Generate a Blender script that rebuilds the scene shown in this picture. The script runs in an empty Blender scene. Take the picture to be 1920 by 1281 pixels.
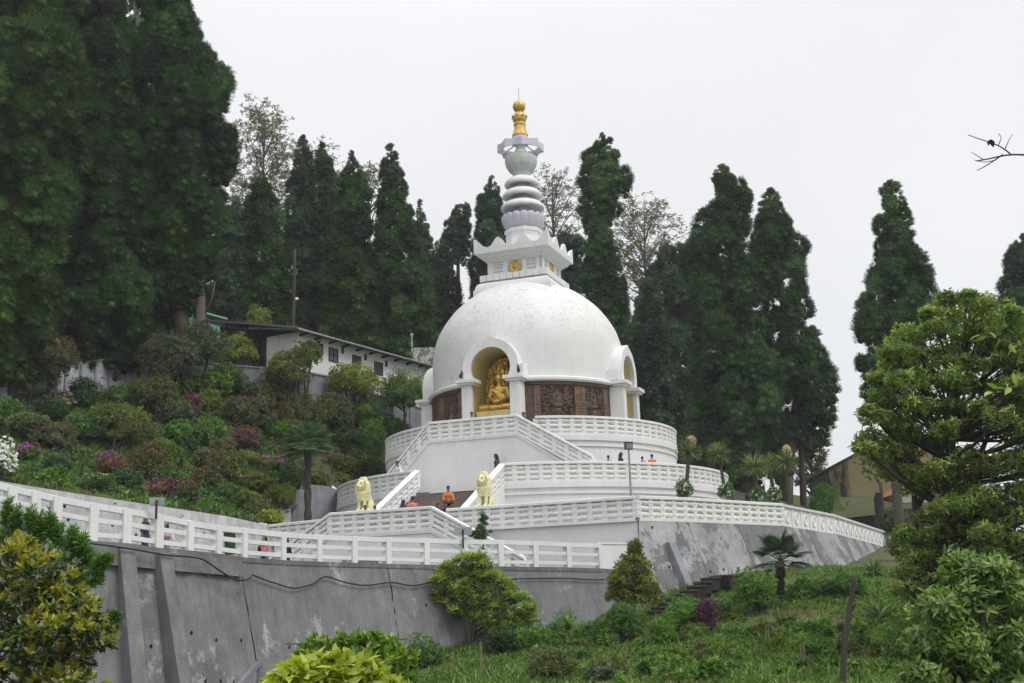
import bpy, math, random
import numpy as np
from mathutils import Matrix, Vector

# ---------------------------------------------------------------- camera
F = 2300.0                      # focal length in pixels of the 1920 px wide photograph
PITCH = math.atan((1160 - 640.5) / F)
ROLL = math.radians(1.82)
scene = bpy.context.scene
_fw = np.array([0, math.cos(PITCH), math.sin(PITCH)])
_r0 = np.array([1.0, 0, 0]); _u0 = np.cross(_r0, _fw)
_R = _r0 * math.cos(ROLL) - _u0 * math.sin(ROLL)
_U = _u0 * math.cos(ROLL) + _r0 * math.sin(ROLL)
cam_d = bpy.data.cameras.new("camera"); cam = bpy.data.objects.new("camera", cam_d)
scene.collection.objects.link(cam); scene.camera = cam
cam_d.sensor_width = 36.0; cam_d.lens = 36.0 * F / 1920
cam_d.clip_start = 0.1; cam_d.clip_end = 5000
m = Matrix.Identity(4)
for i in range(3):
    m[i][0] = _R[i]; m[i][1] = _U[i]; m[i][2] = -_fw[i]
cam.matrix_world = m

# ---------------------------------------------------------------- sky and sun (overcast, bright)
SUN_EL, SUN_AZ = math.radians(52), math.radians(125)      # azimuth clockwise from +Y
world = bpy.data.worlds.new("World"); scene.world = world; world.use_nodes = True
nt = world.node_tree; nt.nodes.clear()
out = nt.nodes.new("ShaderNodeOutputWorld"); bg = nt.nodes.new("ShaderNodeBackground")
sky = nt.nodes.new("ShaderNodeTexSky"); sky.sky_type = 'NISHITA'; sky.sun_disc = False
sky.sun_elevation = SUN_EL; sky.sun_rotation = SUN_AZ; sky.air_density = 1.0; sky.dust_density = 3.0
geo = nt.nodes.new("ShaderNodeNewGeometry"); sep = nt.nodes.new("ShaderNodeSeparateXYZ")
ramp = nt.nodes.new("ShaderNodeValToRGB")                  # overcast: brighter towards the zenith
ramp.color_ramp.elements[0].position = 0.0; ramp.color_ramp.elements[0].color = (0.38, 0.392, 0.405, 1)
ramp.color_ramp.elements[1].position = 1.0; ramp.color_ramp.elements[1].color = (0.93, 0.935, 0.94, 1)
e = ramp.color_ramp.elements.new(0.12); e.color = (0.452, 0.462, 0.474, 1)
e = ramp.color_ramp.elements.new(0.45); e.color = (0.485, 0.490, 0.497, 1)
mul = nt.nodes.new("ShaderNodeVectorMath"); mul.operation = 'SCALE'; mul.inputs[3].default_value = 20.0
mix = nt.nodes.new("ShaderNodeMixRGB"); mix.inputs[0].default_value = 0.94
nt.links.new(geo.outputs["Incoming"], sep.inputs[0])
neg = nt.nodes.new("ShaderNodeMath"); neg.operation = 'MULTIPLY'; neg.inputs[1].default_value = -1
nt.links.new(sep.outputs[2], neg.inputs[0]); nt.links.new(neg.outputs[0], ramp.inputs[0])
cl = nt.nodes.new("ShaderNodeTexNoise"); cl.inputs["Scale"].default_value = 2.2; cl.inputs["Detail"].default_value = 5; nt.links.new(geo.outputs["Incoming"], cl.inputs[0])
clr = nt.nodes.new("ShaderNodeValToRGB"); clr.color_ramp.elements[0].color = (.955, .957, .96, 1); clr.color_ramp.elements[1].color = (1.03, 1.03, 1.03, 1); clr.color_ramp.elements[0].position = .3; clr.color_ramp.elements[1].position = .7
nt.links.new(cl.outputs[0], clr.inputs[0]); cm = nt.nodes.new("ShaderNodeMixRGB"); cm.blend_type = 'MULTIPLY'; cm.inputs[0].default_value = 1.0
nt.links.new(ramp.outputs[0], cm.inputs[1]); nt.links.new(clr.outputs[0], cm.inputs[2]); nt.links.new(cm.outputs[0], mul.inputs[0])
nt.links.new(sky.outputs[0], mix.inputs[1]); nt.links.new(mul.outputs[0], mix.inputs[2])
nt.links.new(mix.outputs[0], bg.inputs[0]); bg.inputs[1].default_value = 0.1
nt.links.new(bg.outputs[0], out.inputs[0])
sl = bpy.data.lights.new("sun", 'SUN'); sl.energy = 1.3; sl.angle = math.radians(22); sl.color = (1.0, 0.96, 0.9)
sun = bpy.data.objects.new("sun", sl); scene.collection.objects.link(sun)
_sd = Vector((math.sin(SUN_AZ) * math.cos(SUN_EL), math.cos(SUN_AZ) * math.cos(SUN_EL), math.sin(SUN_EL)))
sun.rotation_euler = _sd.to_track_quat('Z', 'Y').to_euler()
scene.view_settings.view_transform = 'Standard'; scene.view_settings.look = 'None'
scene.view_settings.exposure = 0.0; scene.view_settings.gamma = 1.0
scene.cycles.max_bounces = 5; scene.cycles.diffuse_bounces = 3; scene.cycles.transparent_max_bounces = 4

# ---------------------------------------------------------------- helpers
rng = np.random.default_rng(11); random.seed(11)
COL = scene.collection

def ray(x, y):
    return _fw + _R * (x - 960) / F - _U * (y - 640.5) / F

def at(x, y, Y):
    """world point at depth Y (metres ahead) seen in direction (x, y) of the photograph"""
    r = ray(x, y); return r * (Y / r[1])

AX, AD, PHI = 0.94, 74.0, math.radians(20.4)            # pagoda axis and the turn of its front
def loc(x, y, z=0.0):
    c, s = math.cos(PHI), math.sin(PHI)
    return np.array([AX + x * c + y * s, AD - x * s + y * c, z])

def locv(V):
    V = np.asarray(V, float); c, s = math.cos(PHI), math.sin(PHI)
    return np.stack([AX + V[:, 0] * c + V[:, 1] * s, AD - V[:, 0] * s + V[:, 1] * c, V[:, 2]], 1)

class MB:
    """collects pieces and links them as one mesh object"""
    def __init__(self): self.v = []; self.f = []; self.n = 0
    def add(self, V, Fs, mi=0):
        V = np.asarray(V, float).reshape(-1, 3)
        if isinstance(Fs, np.ndarray): Fs = [Fs]
        else:
            by = {}
            for q in Fs: by.setdefault(len(q), []).append(q)
            Fs = [np.array(a, int) for a in by.values()]
        for a in Fs:
            if len(a): self.f.append((a + self.n, mi))
        self.v.append(V); self.n += len(V)
        return self
    def tf(self, fn):
        self.v = [fn(v) for v in self.v]; return self
    def mesh(self, name, mats, smooth=False, origin=(0, 0, 0)):
        me = bpy.data.meshes.new(name)
        if not self.v: return me
        V = np.concatenate(self.v) - np.array(origin, float)
        lv = np.concatenate([a.ravel() for a, _ in self.f]); cnt = np.concatenate([np.full(len(a), a.shape[1]) for a, _ in self.f])
        mi = np.concatenate([np.full(len(a), k) for a, k in self.f])
        me.vertices.add(len(V)); me.vertices.foreach_set("co", V.astype(np.float32).ravel())
        me.loops.add(len(lv)); me.loops.foreach_set("vertex_index", lv.astype(np.int32))
        me.polygons.add(len(cnt))
        me.polygons.foreach_set("loop_start", np.concatenate([[0], np.cumsum(cnt)[:-1]]).astype(np.int32))
        me.polygons.foreach_set("loop_total", cnt.astype(np.int32))
        me.polygons.foreach_set("material_index", mi.astype(np.int32))
        me.polygons.foreach_set("use_smooth", np.full(len(cnt), bool(smooth)))
        me.update(calc_edges=True)
        for k in (mats if isinstance(mats, (list, tuple)) else [mats]): me.materials.append(k)
        return me

def wpos(o):
    p = np.zeros(3)
    while o is not None: p = p + np.array(o.location); o = o.parent
    return p

def link(name, me, parent=None, location=(0, 0, 0)):
    o = bpy.data.objects.new(name, me); COL.objects.link(o)
    o.location = location
    if parent is not None: o.parent = parent
    return o

def part(name, mb, mats, parent, smooth=False, label=None):
    """mesh given in world coordinates, hung under its thing"""
    o = link(name, mb.mesh(name, mats, smooth, wpos(parent)), parent)
    if label: o['label'] = label
    return o

def tag(o, label=None, cat=None, group=None, kind=None):
    if label: o['label'] = label
    if cat: o['category'] = cat
    if group: o['group'] = group
    if kind: o['kind'] = kind
    return o

def thing(name, label, cat, base, group=None):
    o = link(name, None, None, tuple(float(c) for c in base)); o.empty_display_size = 0.3
    return tag(o, label, cat, group)

def solo(name, mb, mats, label, cat, base, group=None, smooth=False, kind=None):
    o = link(name, mb.mesh(name, mats, smooth, base), None, tuple(float(c) for c in base))
    return tag(o, label, cat, group, kind)

def structure(name, mb, mats, smooth=False):
    return tag(link(name, mb.mesh(name, mats, smooth)), kind='structure')

# ---- shapes: each returns (verts, faces)
def box(x0, x1, y0, y1, z0, z1):
    V = [(x, y, z) for z in (z0, z1) for y in (y0, y1) for x in (x0, x1)]
    return V, [(0, 2, 3, 1), (4, 5, 7, 6), (0, 1, 5, 4), (2, 6, 7, 3), (0, 4, 6, 2), (1, 3, 7, 5)]

def obox(p, t, n, w, d, z0, z1, dz=0.0):
    """upright box centred on p, width w along t, depth d along n, base and top following slope dz per metre of t"""
    V = []
    for z in (z0, z1):
        for b in (-.5, .5):
            for a in (-.5, .5):
                q = np.array([p[0] + t[0] * a * w + n[0] * b * d, p[1] + t[1] * a * w + n[1] * b * d, p[2] + z + dz * a * w]); V.append(q)
    return V, [(0, 2, 3, 1), (4, 5, 7, 6), (0, 1, 5, 4), (2, 6, 7, 3), (0, 4, 6, 2), (1, 3, 7, 5)]

def prism(poly, axis, a, b):
    """closed 2-D outline pushed from a to b along axis (0 x, 1 y, 2 z)"""
    n = len(poly); V = []
    for t in (a, b):
        for p in poly:
            q = [p[0], p[1]]; q.insert(axis, t); V.append(q)
    Fs = [tuple(range(n))[::-1], tuple(range(n, 2 * n))]
    Fs += [(i, (i + 1) % n, n + (i + 1) % n, n + i) for i in range(n)]
    return V, Fs

def lathe(prof, n=48, a0=0.0, a1=2 * math.pi, cx=0.0, cy=0.0, mod=None):
    full = abs(a1 - a0 - 2 * math.pi) < 1e-6
    k = n if full else n + 1
    th = a0 + (a1 - a0) * np.arange(k) / n
    P = np.array(prof, float); r = P[:, 0][:, None] * np.ones(k)[None, :]
    if mod is not None: r = r * mod(th[None, :], P[:, 1][:, None])
    V = np.stack([cx + r * np.sin(th), cy - r * np.cos(th), np.repeat(P[:, 1][:, None], k, 1)], 2).reshape(-1, 3)
    i, j = np.meshgrid(np.arange(len(P) - 1), np.arange(n), indexing='ij'); j2 = (j + 1) % k
    Fs = np.stack([i * k + j, i * k + j2, (i + 1) * k + j2, (i + 1) * k + j], 2).reshape(-1, 4)
    return V, Fs

def sweep(pts, prof, closed=False, caps=True):
    """profile [(outward, up)] carried along a polyline; outward is the right hand of travel"""
    P = np.array(pts, float); n = len(P); m_ = len(prof)
    d = np.diff(np.vstack([P, P[:1]]) if closed else P, axis=0)[:, :2]
    d = d / np.maximum(np.linalg.norm(d, axis=1), 1e-9)[:, None]
    V = []
    for i in range(n):
        if closed: d0, d1 = d[i - 1], d[i]
        else: d0, d1 = d[max(i - 1, 0)], d[min(i, n - 2)]
        n0 = np.array([d0[1], -d0[0]]); n1 = np.array([d1[1], -d1[0]]); nn = n0 + n1; nn = nn / max(np.linalg.norm(nn), 1e-6)
        k = 1 / max(nn @ n0, .35)
        for o_, u_ in prof: V.append((P[i, 0] + nn[0] * o_ * k, P[i, 1] + nn[1] * o_ * k, P[i, 2] + u_))
    Fs = []
    for i in range(n if closed else n - 1):
        a, b = i * m_, ((i + 1) % n) * m_
        Fs += [(a + j, a + (j + 1) % m_, b + (j + 1) % m_, b + j) for j in range(m_)]
    if caps and not closed: Fs += [tuple(range(m_))[::-1], tuple(range((n - 1) * m_, n * m_))]
    return V, Fs

def tube(pts, rad, k=6):
    P = np.array(pts, float); n = len(P)
    R_ = np.full(n, rad, float) if np.isscalar(rad) else np.array(rad, float)
    T = np.gradient(P, axis=0); T /= np.maximum(np.linalg.norm(T, axis=1), 1e-9)[:, None]
    ref = np.array([0, 0, 1.]) if abs(T[0][2]) < .9 else np.array([1., 0, 0])
    V = []
    for i in range(n):
        s = np.cross(T[i], ref); s /= max(np.linalg.norm(s), 1e-9); u = np.cross(s, T[i])
        a = np.arange(k) * 2 * math.pi / k
        V.append(P[i] + R_[i] * (np.cos(a)[:, None] * s + np.sin(a)[:, None] * u))
    V = np.concatenate(V); Fs = []
    for i in range(n - 1):
        for j in range(k): Fs.append((i * k + j, i * k + (j + 1) % k, (i + 1) * k + (j + 1) % k, (i + 1) * k + j))
    Fs += [tuple(range(k))[::-1], tuple(range((n - 1) * k, n * k))]
    return V, Fs

def ico(sub=1):
    import bmesh
    bm = bmesh.new(); bmesh.ops.create_icosphere(bm, subdivisions=sub, radius=1.0)
    bm.verts.ensure_lookup_table()
    V = np.array([v.co[:] for v in bm.verts]); Fs = np.array([[v.index for v in f.verts] for f in bm.faces]); bm.free()
    return V, Fs
ICO1, ICO2, ICO3 = ico(1), ico(2), ico(3)

def ball(c, r, I=None):
    V, Fs = I or ICO2; return V * np.array(r) + np.array(c), Fs

def capsule(a, b, ra, rb, k=10):
    a, b = np.array(a, float), np.array(b, float); d = b - a; L = np.linalg.norm(d); d = d / max(L, 1e-9)
    ts = [(-.95, .3), (-.7, .72), (0, 1)]
    pts = [a + d * ra * t for t, _ in ts] + [b - d * rb * t for t, _ in ts[::-1]]
    rr = [ra * w for _, w in ts] + [rb * w for _, w in ts[::-1]]
    return tube(pts, rr, k)

def remesh(pieces, voxel, smooth_it=2):
    """fuse closed pieces into one continuous surface; returns (verts, faces)"""
    b = MB()
    for V, Fs in pieces: b.add(V, Fs)
    ob = link("tmp", b.mesh("tmp", [])); md = ob.modifiers.new("r", 'REMESH'); md.mode = 'VOXEL'; md.voxel_size = voxel
    if smooth_it:
        sm = ob.modifiers.new("s", 'SMOOTH'); sm.iterations = smooth_it; sm.factor = .5
    dg = bpy.context.evaluated_depsgraph_get(); me = bpy.data.meshes.new_from_object(ob.evaluated_get(dg))
    V = np.zeros(len(me.vertices) * 3, np.float32); me.vertices.foreach_get("co", V); V = V.reshape(-1, 3).astype(float)
    Fs = [tuple(p.vertices) for p in me.polygons]
    old = ob.data; bpy.data.objects.remove(ob); bpy.data.meshes.remove(old); bpy.data.meshes.remove(me)
    return V, Fs

def unit(v):
    v = np.asarray(v, float); return v / np.maximum(np.linalg.norm(v, axis=-1, keepdims=True), 1e-9)

def rotz(V, a):
    c, s = math.cos(a), math.sin(a); V = np.asarray(V, float)
    return np.stack([V[..., 0] * c - V[..., 1] * s, V[..., 0] * s + V[..., 1] * c, V[..., 2]], -1)

# ---------------------------------------------------------------- materials
FGAIN = 1.38        # leaf reflectance level common to all plants
def nodes(name):
    mt = bpy.data.materials.new(name); mt.use_nodes = True; t = mt.node_tree
    return mt, t, t.nodes["Principled BSDF"]

def nz(t, scale, detail=4, rough=.6, stretch=None, obj=False):
    tc = t.nodes.new("ShaderNodeTexCoord") if obj else t.nodes.new("ShaderNodeNewGeometry")
    mp = t.nodes.new("ShaderNodeMapping"); n = t.nodes.new("ShaderNodeTexNoise")
    n.inputs["Scale"].default_value = scale; n.inputs["Detail"].default_value = detail; n.inputs["Roughness"].default_value = rough
    if stretch: mp.inputs["Scale"].default_value = stretch
    t.links.new(tc.outputs["Object" if obj else "Position"], mp.inputs[0]); t.links.new(mp.outputs[0], n.inputs[0])
    return n.outputs[0]

def rmp(t, src, stops):
    r = t.nodes.new("ShaderNodeValToRGB"); el = r.color_ramp.elements
    for i, (p, c) in enumerate(stops):
        e_ = el[i] if i < 2 else el.new(p)
        e_.position = p; e_.color = (*(c if not np.isscalar(c) else (c, c, c)), 1)
    t.links.new(src, r.inputs[0]); return r.outputs[0]

def mixc(t, a, b, fac, mode='MIX'):
    x = t.nodes.new("ShaderNodeMixRGB"); x.blend_type = mode
    for s, k in ((fac, 0), (a, 1), (b, 2)):
        if hasattr(s, "links"): t.links.new(s, x.inputs[k])
        else: x.inputs[k].default_value = s if k == 0 else ((*s, 1) if len(s) == 3 else s)
    return x.outputs[0]

def bump(t, p, src, strength, dist=.02):
    b = t.nodes.new("ShaderNodeBump"); b.inputs["Strength"].default_value = strength; b.inputs["Distance"].default_value = dist
    t.links.new(src, b.inputs["Height"]); t.links.new(b.outputs[0], p.inputs["Normal"])

def plain(name, c, rough=.6, metal=0.0, var=.12, scale=3.0, bmp=0.0, spec=.3):
    mt, t, p = nodes(name); n = nz(t, scale)
    lo = tuple(x * (1 - var) for x in c); hi = tuple(min(1, x * (1 + var)) for x in c)
    t.links.new(rmp(t, n, [(.3, lo), (.7, hi)]), p.inputs["Base Color"])
    p.inputs["Roughness"].default_value = rough; p.inputs["Metallic"].default_value = metal; p.inputs["Specular IOR Level"].default_value = spec
    if bmp: bump(t, p, nz(t, scale * 6), bmp)
    return mt

def painted(name, c, dirt=(.42, .42, .40), amount=.5, streak=True, scale=1.0):
    """weathered paint: clouded tone, run-off streaks, algae patches and specks"""
    mt, t, p = nodes(name)
    base = rmp(t, nz(t, .6 * scale, 8, .68), [(.25, tuple(x * .86 for x in c)), (.62, c)])
    if streak:
        s = rmp(t, nz(t, 4 * scale, 8, .78, (1, 1, .09)), [(.48, 0.0), (.80, 1.0)])
        base = mixc(t, base, dirt, mixc(t, (0, 0, 0), (amount, amount, amount), s))
    al = rmp(t, nz(t, 1.7 * scale, 10, .78), [(.58, 0.0), (.72, 1.0)])
    base = mixc(t, base, tuple(x * y for x, y in zip(dirt, (1.1, 1.1, 1.0))), mixc(t, (0, 0, 0), (amount * .7,) * 3, al))
    sp = rmp(t, nz(t, 7 * scale, 5, .85), [(.60, 0.0), (.70, 1.0)])
    base = mixc(t, base, dirt, mixc(t, (0, 0, 0), (amount * .8,) * 3, sp))
    t.links.new(base, p.inputs["Base Color"]); p.inputs["Roughness"].default_value = .65; p.inputs["Specular IOR Level"].default_value = .25
    bump(t, p, nz(t, 12 * scale, 6), .2, .01)
    return mt

def plaster(name, dark, light, thr=.55, soft=.05, scale=.8, brk=.38):
    """cement render: clouded tone, worn paler flakes, run-off streaks, pores"""
    mt, t, p = nodes(name)
    a = rmp(t, nz(t, 1.3, 9, .72), [(.22, tuple(x * .66 for x in dark)), (.5, dark), (.8, tuple(x * 1.30 for x in dark))])
    cl = rmp(t, nz(t, .28, 5, .6), [(.3, .82), (.7, 1.18)]); a = mixc(t, a, cl, 1.0, 'MULTIPLY')
    m1 = rmp(t, nz(t, scale, 10, .74, (1, 1, .8)), [(thr, 0.0), (thr + soft, 1.0)])
    m2 = rmp(t, nz(t, scale * 5, 6, .75), [(brk, 0.0), (brk + .12, 1.0)])
    msk = mixc(t, (0, 0, 0), m1, m2)
    base = mixc(t, a, light, msk)
    s = rmp(t, nz(t, 2.6, 8, .75, (1, 1, .08)), [(.42, 1.06), (.72, .66)])
    base = mixc(t, base, s, 1.0, 'MULTIPLY')
    gr = rmp(t, nz(t, 22, 5, .8), [(.3, .74), (.7, 1.22)])
    base = mixc(t, base, gr, 1.0, 'MULTIPLY')
    t.links.new(base, p.inputs["Base Color"]); p.inputs["Roughness"].default_value = .85; p.inputs["Specular IOR Level"].default_value = .2
    bump(t, p, nz(t, 12, 8, .7), .5, .03)
    return mt

def foliage(name, dark, mid, light, trans=.25, rough=.55, spec=.3, patch=.6, tip=None):
    mt, t, p = nodes(name)
    dark, mid, light = [tuple(min(.8, x * FGAIN) for x in c) for c in (dark, mid, light)]
    g = t.nodes.new("ShaderNodeNewGeometry")
    col = rmp(t, g.outputs["Random Per Island"], [(0.0, dark), (1.0, light), (.5, mid)])
    n = rmp(t, nz(t, patch, 3), [(.3, .72), (.7, 1.25)])
    col = mixc(t, col, n, 1.0, 'MULTIPLY')
    t.links.new(col, p.inputs["Base Color"]); p.inputs["Roughness"].default_value = rough; p.inputs["Specular IOR Level"].default_value = spec
    if trans:
        tr = t.nodes.new("ShaderNodeBsdfTranslucent"); ms = t.nodes.new("ShaderNodeMixShader"); ms.inputs[0].default_value = trans
        t.links.new(mixc(t, col, (1.25, 1.3, .8), 1.0, 'MULTIPLY'), tr.inputs[0])
        t.links.new(p.outputs[0], ms.inputs[1]); t.links.new(tr.outputs[0], ms.inputs[2])
        t.links.new(ms.outputs[0], t.nodes["Material Output"].inputs[0])
    return mt

def bark(name, a, b, scale=4):
    mt, t, p = nodes(name)
    t.links.new(rmp(t, nz(t, scale, 6, .7, (1, 1, .2)), [(.3, a), (.7, b)]), p.inputs["Base Color"])
    p.inputs["Roughness"].default_value = .9; bump(t, p, nz(t, scale * 3, 5, .7, (1, 1, .2)), .6, .04)
    return mt

M = {}
M['white'] = painted('white_paint', (.81, .81, .815), (.44, .44, .42), .38)
M['white_wall'] = painted('white_wall_paint', (.775, .775, .785), (.48, .48, .46), .40)
M['rail_white'] = painted('rail_paint', (.83, .83, .83), (.42, .42, .41), .36)
M['rosette'] = plain('yellow_rosette', (.78, .755, .64), .6, var=.1)
M['lilac'] = painted('lilac_paint', (.60, .585, .69), (.42, .42, .45), .25)
M['celadon'] = painted('pale_grey_green_paint', (.60, .635, .62), (.35, .37, .36), .3)
M['gold'] = plain('gold_paint', (.62, .42, .11), .42, 0.35, .2, 6, .1, .5)
M['statue_gold'] = plain('gilded', (.62, .40, .085), .34, 0.7, .25, 5, .1, .5)
M['niche_yellow'] = painted('ochre_paint', (.82, .67, .28), (.45, .33, .12), .25)
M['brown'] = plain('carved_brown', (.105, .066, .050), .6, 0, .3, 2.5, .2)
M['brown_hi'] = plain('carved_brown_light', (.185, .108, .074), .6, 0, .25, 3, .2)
M['lion'] = plain('pale_yellow_paint', (.74, .71, .42), .6, 0, .14, 5, .2)
M['wall_dark'] = plaster('cement_wall', (.20, .202, .207), (.42, .422, .428), .56, .06, .7)
M['wall_light'] = plaster('cement_wall_light', (.335, .338, .343), (.175, .177, .182), .50, .015, .5, .28)
M['wall_road'] = plaster('cement_wall_pale', (.46, .46, .475), (.24, .245, .26), .62, .04, .9)
M['wall_grey'] = plaster('grey_wall', (.24, .25, .275), (.33, .34, .36), .62, .1, .8)
M['wall_hill'] = plaster('hill_wall', (.36, .37, .41), (.22, .23, .25), .62, .1, .8)
M['black'] = plain('black_metal', (.02, .02, .022), .5)
M['dark_hole'] = plain('drain_hole', (.012, .012, .012), .9)
M['grey_metal'] = plain('grey_metal', (.30, .31, .32), .45, .5, .1)
M['rust'] = plain('brown_post', (.10, .05, .04), .8)
M['cable'] = plain('cable', (.03, .03, .03), .7)
M['steps'] = plaster('brick_steps', (.20, .165, .15), (.30, .26, .24), .55, .1, 3)
M['dark_steps'] = plaster('mossy_steps', (.05, .045, .042), (.10, .095, .085), .6, .1, 2)
M['road'] = plain('road_asphalt', (.09, .09, .09), .9, 0, .2, 2, .2)
# ================================================================ the pagoda
ZT1, ZT2, ZT3 = 9.55, 6.72, 3.90          # floors of the three terraces

def rot90(V, k):
    V = np.asarray(V, float); x, y = V[:, 0].copy(), V[:, 1].copy()
    for _ in range(k): x, y = -y, x
    return np.stack([x, y, V[:, 2]], 1)

pag = thing('pagoda', 'large white domed pagoda with stacked rings and a golden finial', 'pagoda', loc(0, 0, ZT1))
def ppart(name, mb, mats, smooth=False, parent=None, label=None):
    return part(name, mb.tf(locv), mats, parent or pag, smooth, label)

def sinterp(pts, n):
    P = np.array(pts, float); d = np.concatenate([[0], np.cumsum(np.linalg.norm(np.diff(P, axis=0), axis=1))])
    s = np.linspace(0, d[-1], n)
    Q = np.stack([np.interp(s, d, P[:, i]) for i in range(P.shape[1])], 1)
    for _ in range(3): Q[1:-1] = (Q[:-2] + 2 * Q[1:-1] + Q[2:]) / 4
    return Q

# dome with four openings for the niches
prof = sinterp([(5.80, 13.28), (5.86, 14.6), (5.85, 15.4), (5.76, 16.15), (5.50, 16.95), (5.10, 17.65), (4.52, 18.42), (3.9, 18.98), (3.2, 19.5), (1.8, 20.1), (.02, 20.3)], 70)
V, Fs = lathe([tuple(p) for p in prof], 360)
Fs = np.asarray(Fs); C = V[Fs].mean(1)
keep = np.ones(len(Fs), bool)
for k in range(4):
    q = rot90(C, (4 - k) % 4)
    keep &= ~((q[:, 1] < -3) & ((q[:, 0] ** 2 + (q[:, 2] - 13.9) ** 2 < 1.45 ** 2) | ((abs(q[:, 0]) < 1.35) & (q[:, 2] < 13.9))))
def dome_paint():
    mt, t, p = nodes('dome_paint')
    base = rmp(t, nz(t, .5, 5), [(.25, (.69, .69, .68)), (.7, (.77, .77, .77))])
    g = t.nodes.new("ShaderNodeNewGeometry"); s = t.nodes.new("ShaderNodeSeparateXYZ"); t.links.new(g.outputs["Position"], s.inputs[0])
    hi = t.nodes.new("ShaderNodeMapRange"); hi.inputs[1].default_value = 14.6; hi.inputs[2].default_value = 17.6; hi.clamp = True
    t.links.new(s.outputs[2], hi.inputs[0])
    sp = rmp(t, nz(t, 5.0, 5, .85), [(.515, 0.0), (.63, .9)])           # specks of black mould, more of them on the upper dome
    big = rmp(t, nz(t, .8, 4), [(.42, 0.10), (.57, 1.0)])
    f = mixc(t, (0, 0, 0), sp, hi.outputs[0]); f = mixc(t, (0, 0, 0), f, big)
    base = mixc(t, base, (.33, .32, .29), f)
    pt = rmp(t, nz(t, .55, 6, .6), [(.655, 0.0), (.665, .9)])            # flaked plaster
    base = mixc(t, base, (.60, .61, .61), pt)
    yl = rmp(t, nz(t, 1.4, 5), [(.5, 0.0), (.75, .35)]); yl = mixc(t, (0, 0, 0), yl, hi.outputs[0])
    base = mixc(t, base, (.62, .60, .52), yl)
    st_ = rmp(t, nz(t, 3.2, 8, .78, (1, 1, .08)), [(.5, 0.0), (.8, .30)]); base = mixc(t, base, (.50, .50, .47), st_)
    t.links.new(base, p.inputs["Base Color"]); p.inputs["Roughness"].default_value = .7
    bump(t, p, nz(t, 10, 5), .2, .015); return mt
b = MB(); b.add(V, Fs[keep]); ppart('dome', b, dome_paint(), True)

# cornice between the niches, in four lengths
cprof = [(-.3, 13.06), (.20, 13.06), (.24, 13.12), (.30, 13.14), (.30, 13.27), (.12, 13.36), (-.3, 13.36)]
for k in range(4):
    th = np.radians(np.linspace(17, 73, 40)) + k * math.pi / 2; b = MB()
    b.add(*sweep([(5.85 * math.sin(a), -5.85 * math.cos(a), 0) for a in th], cprof)); ppart('cornice', b, M['white'])

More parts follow.
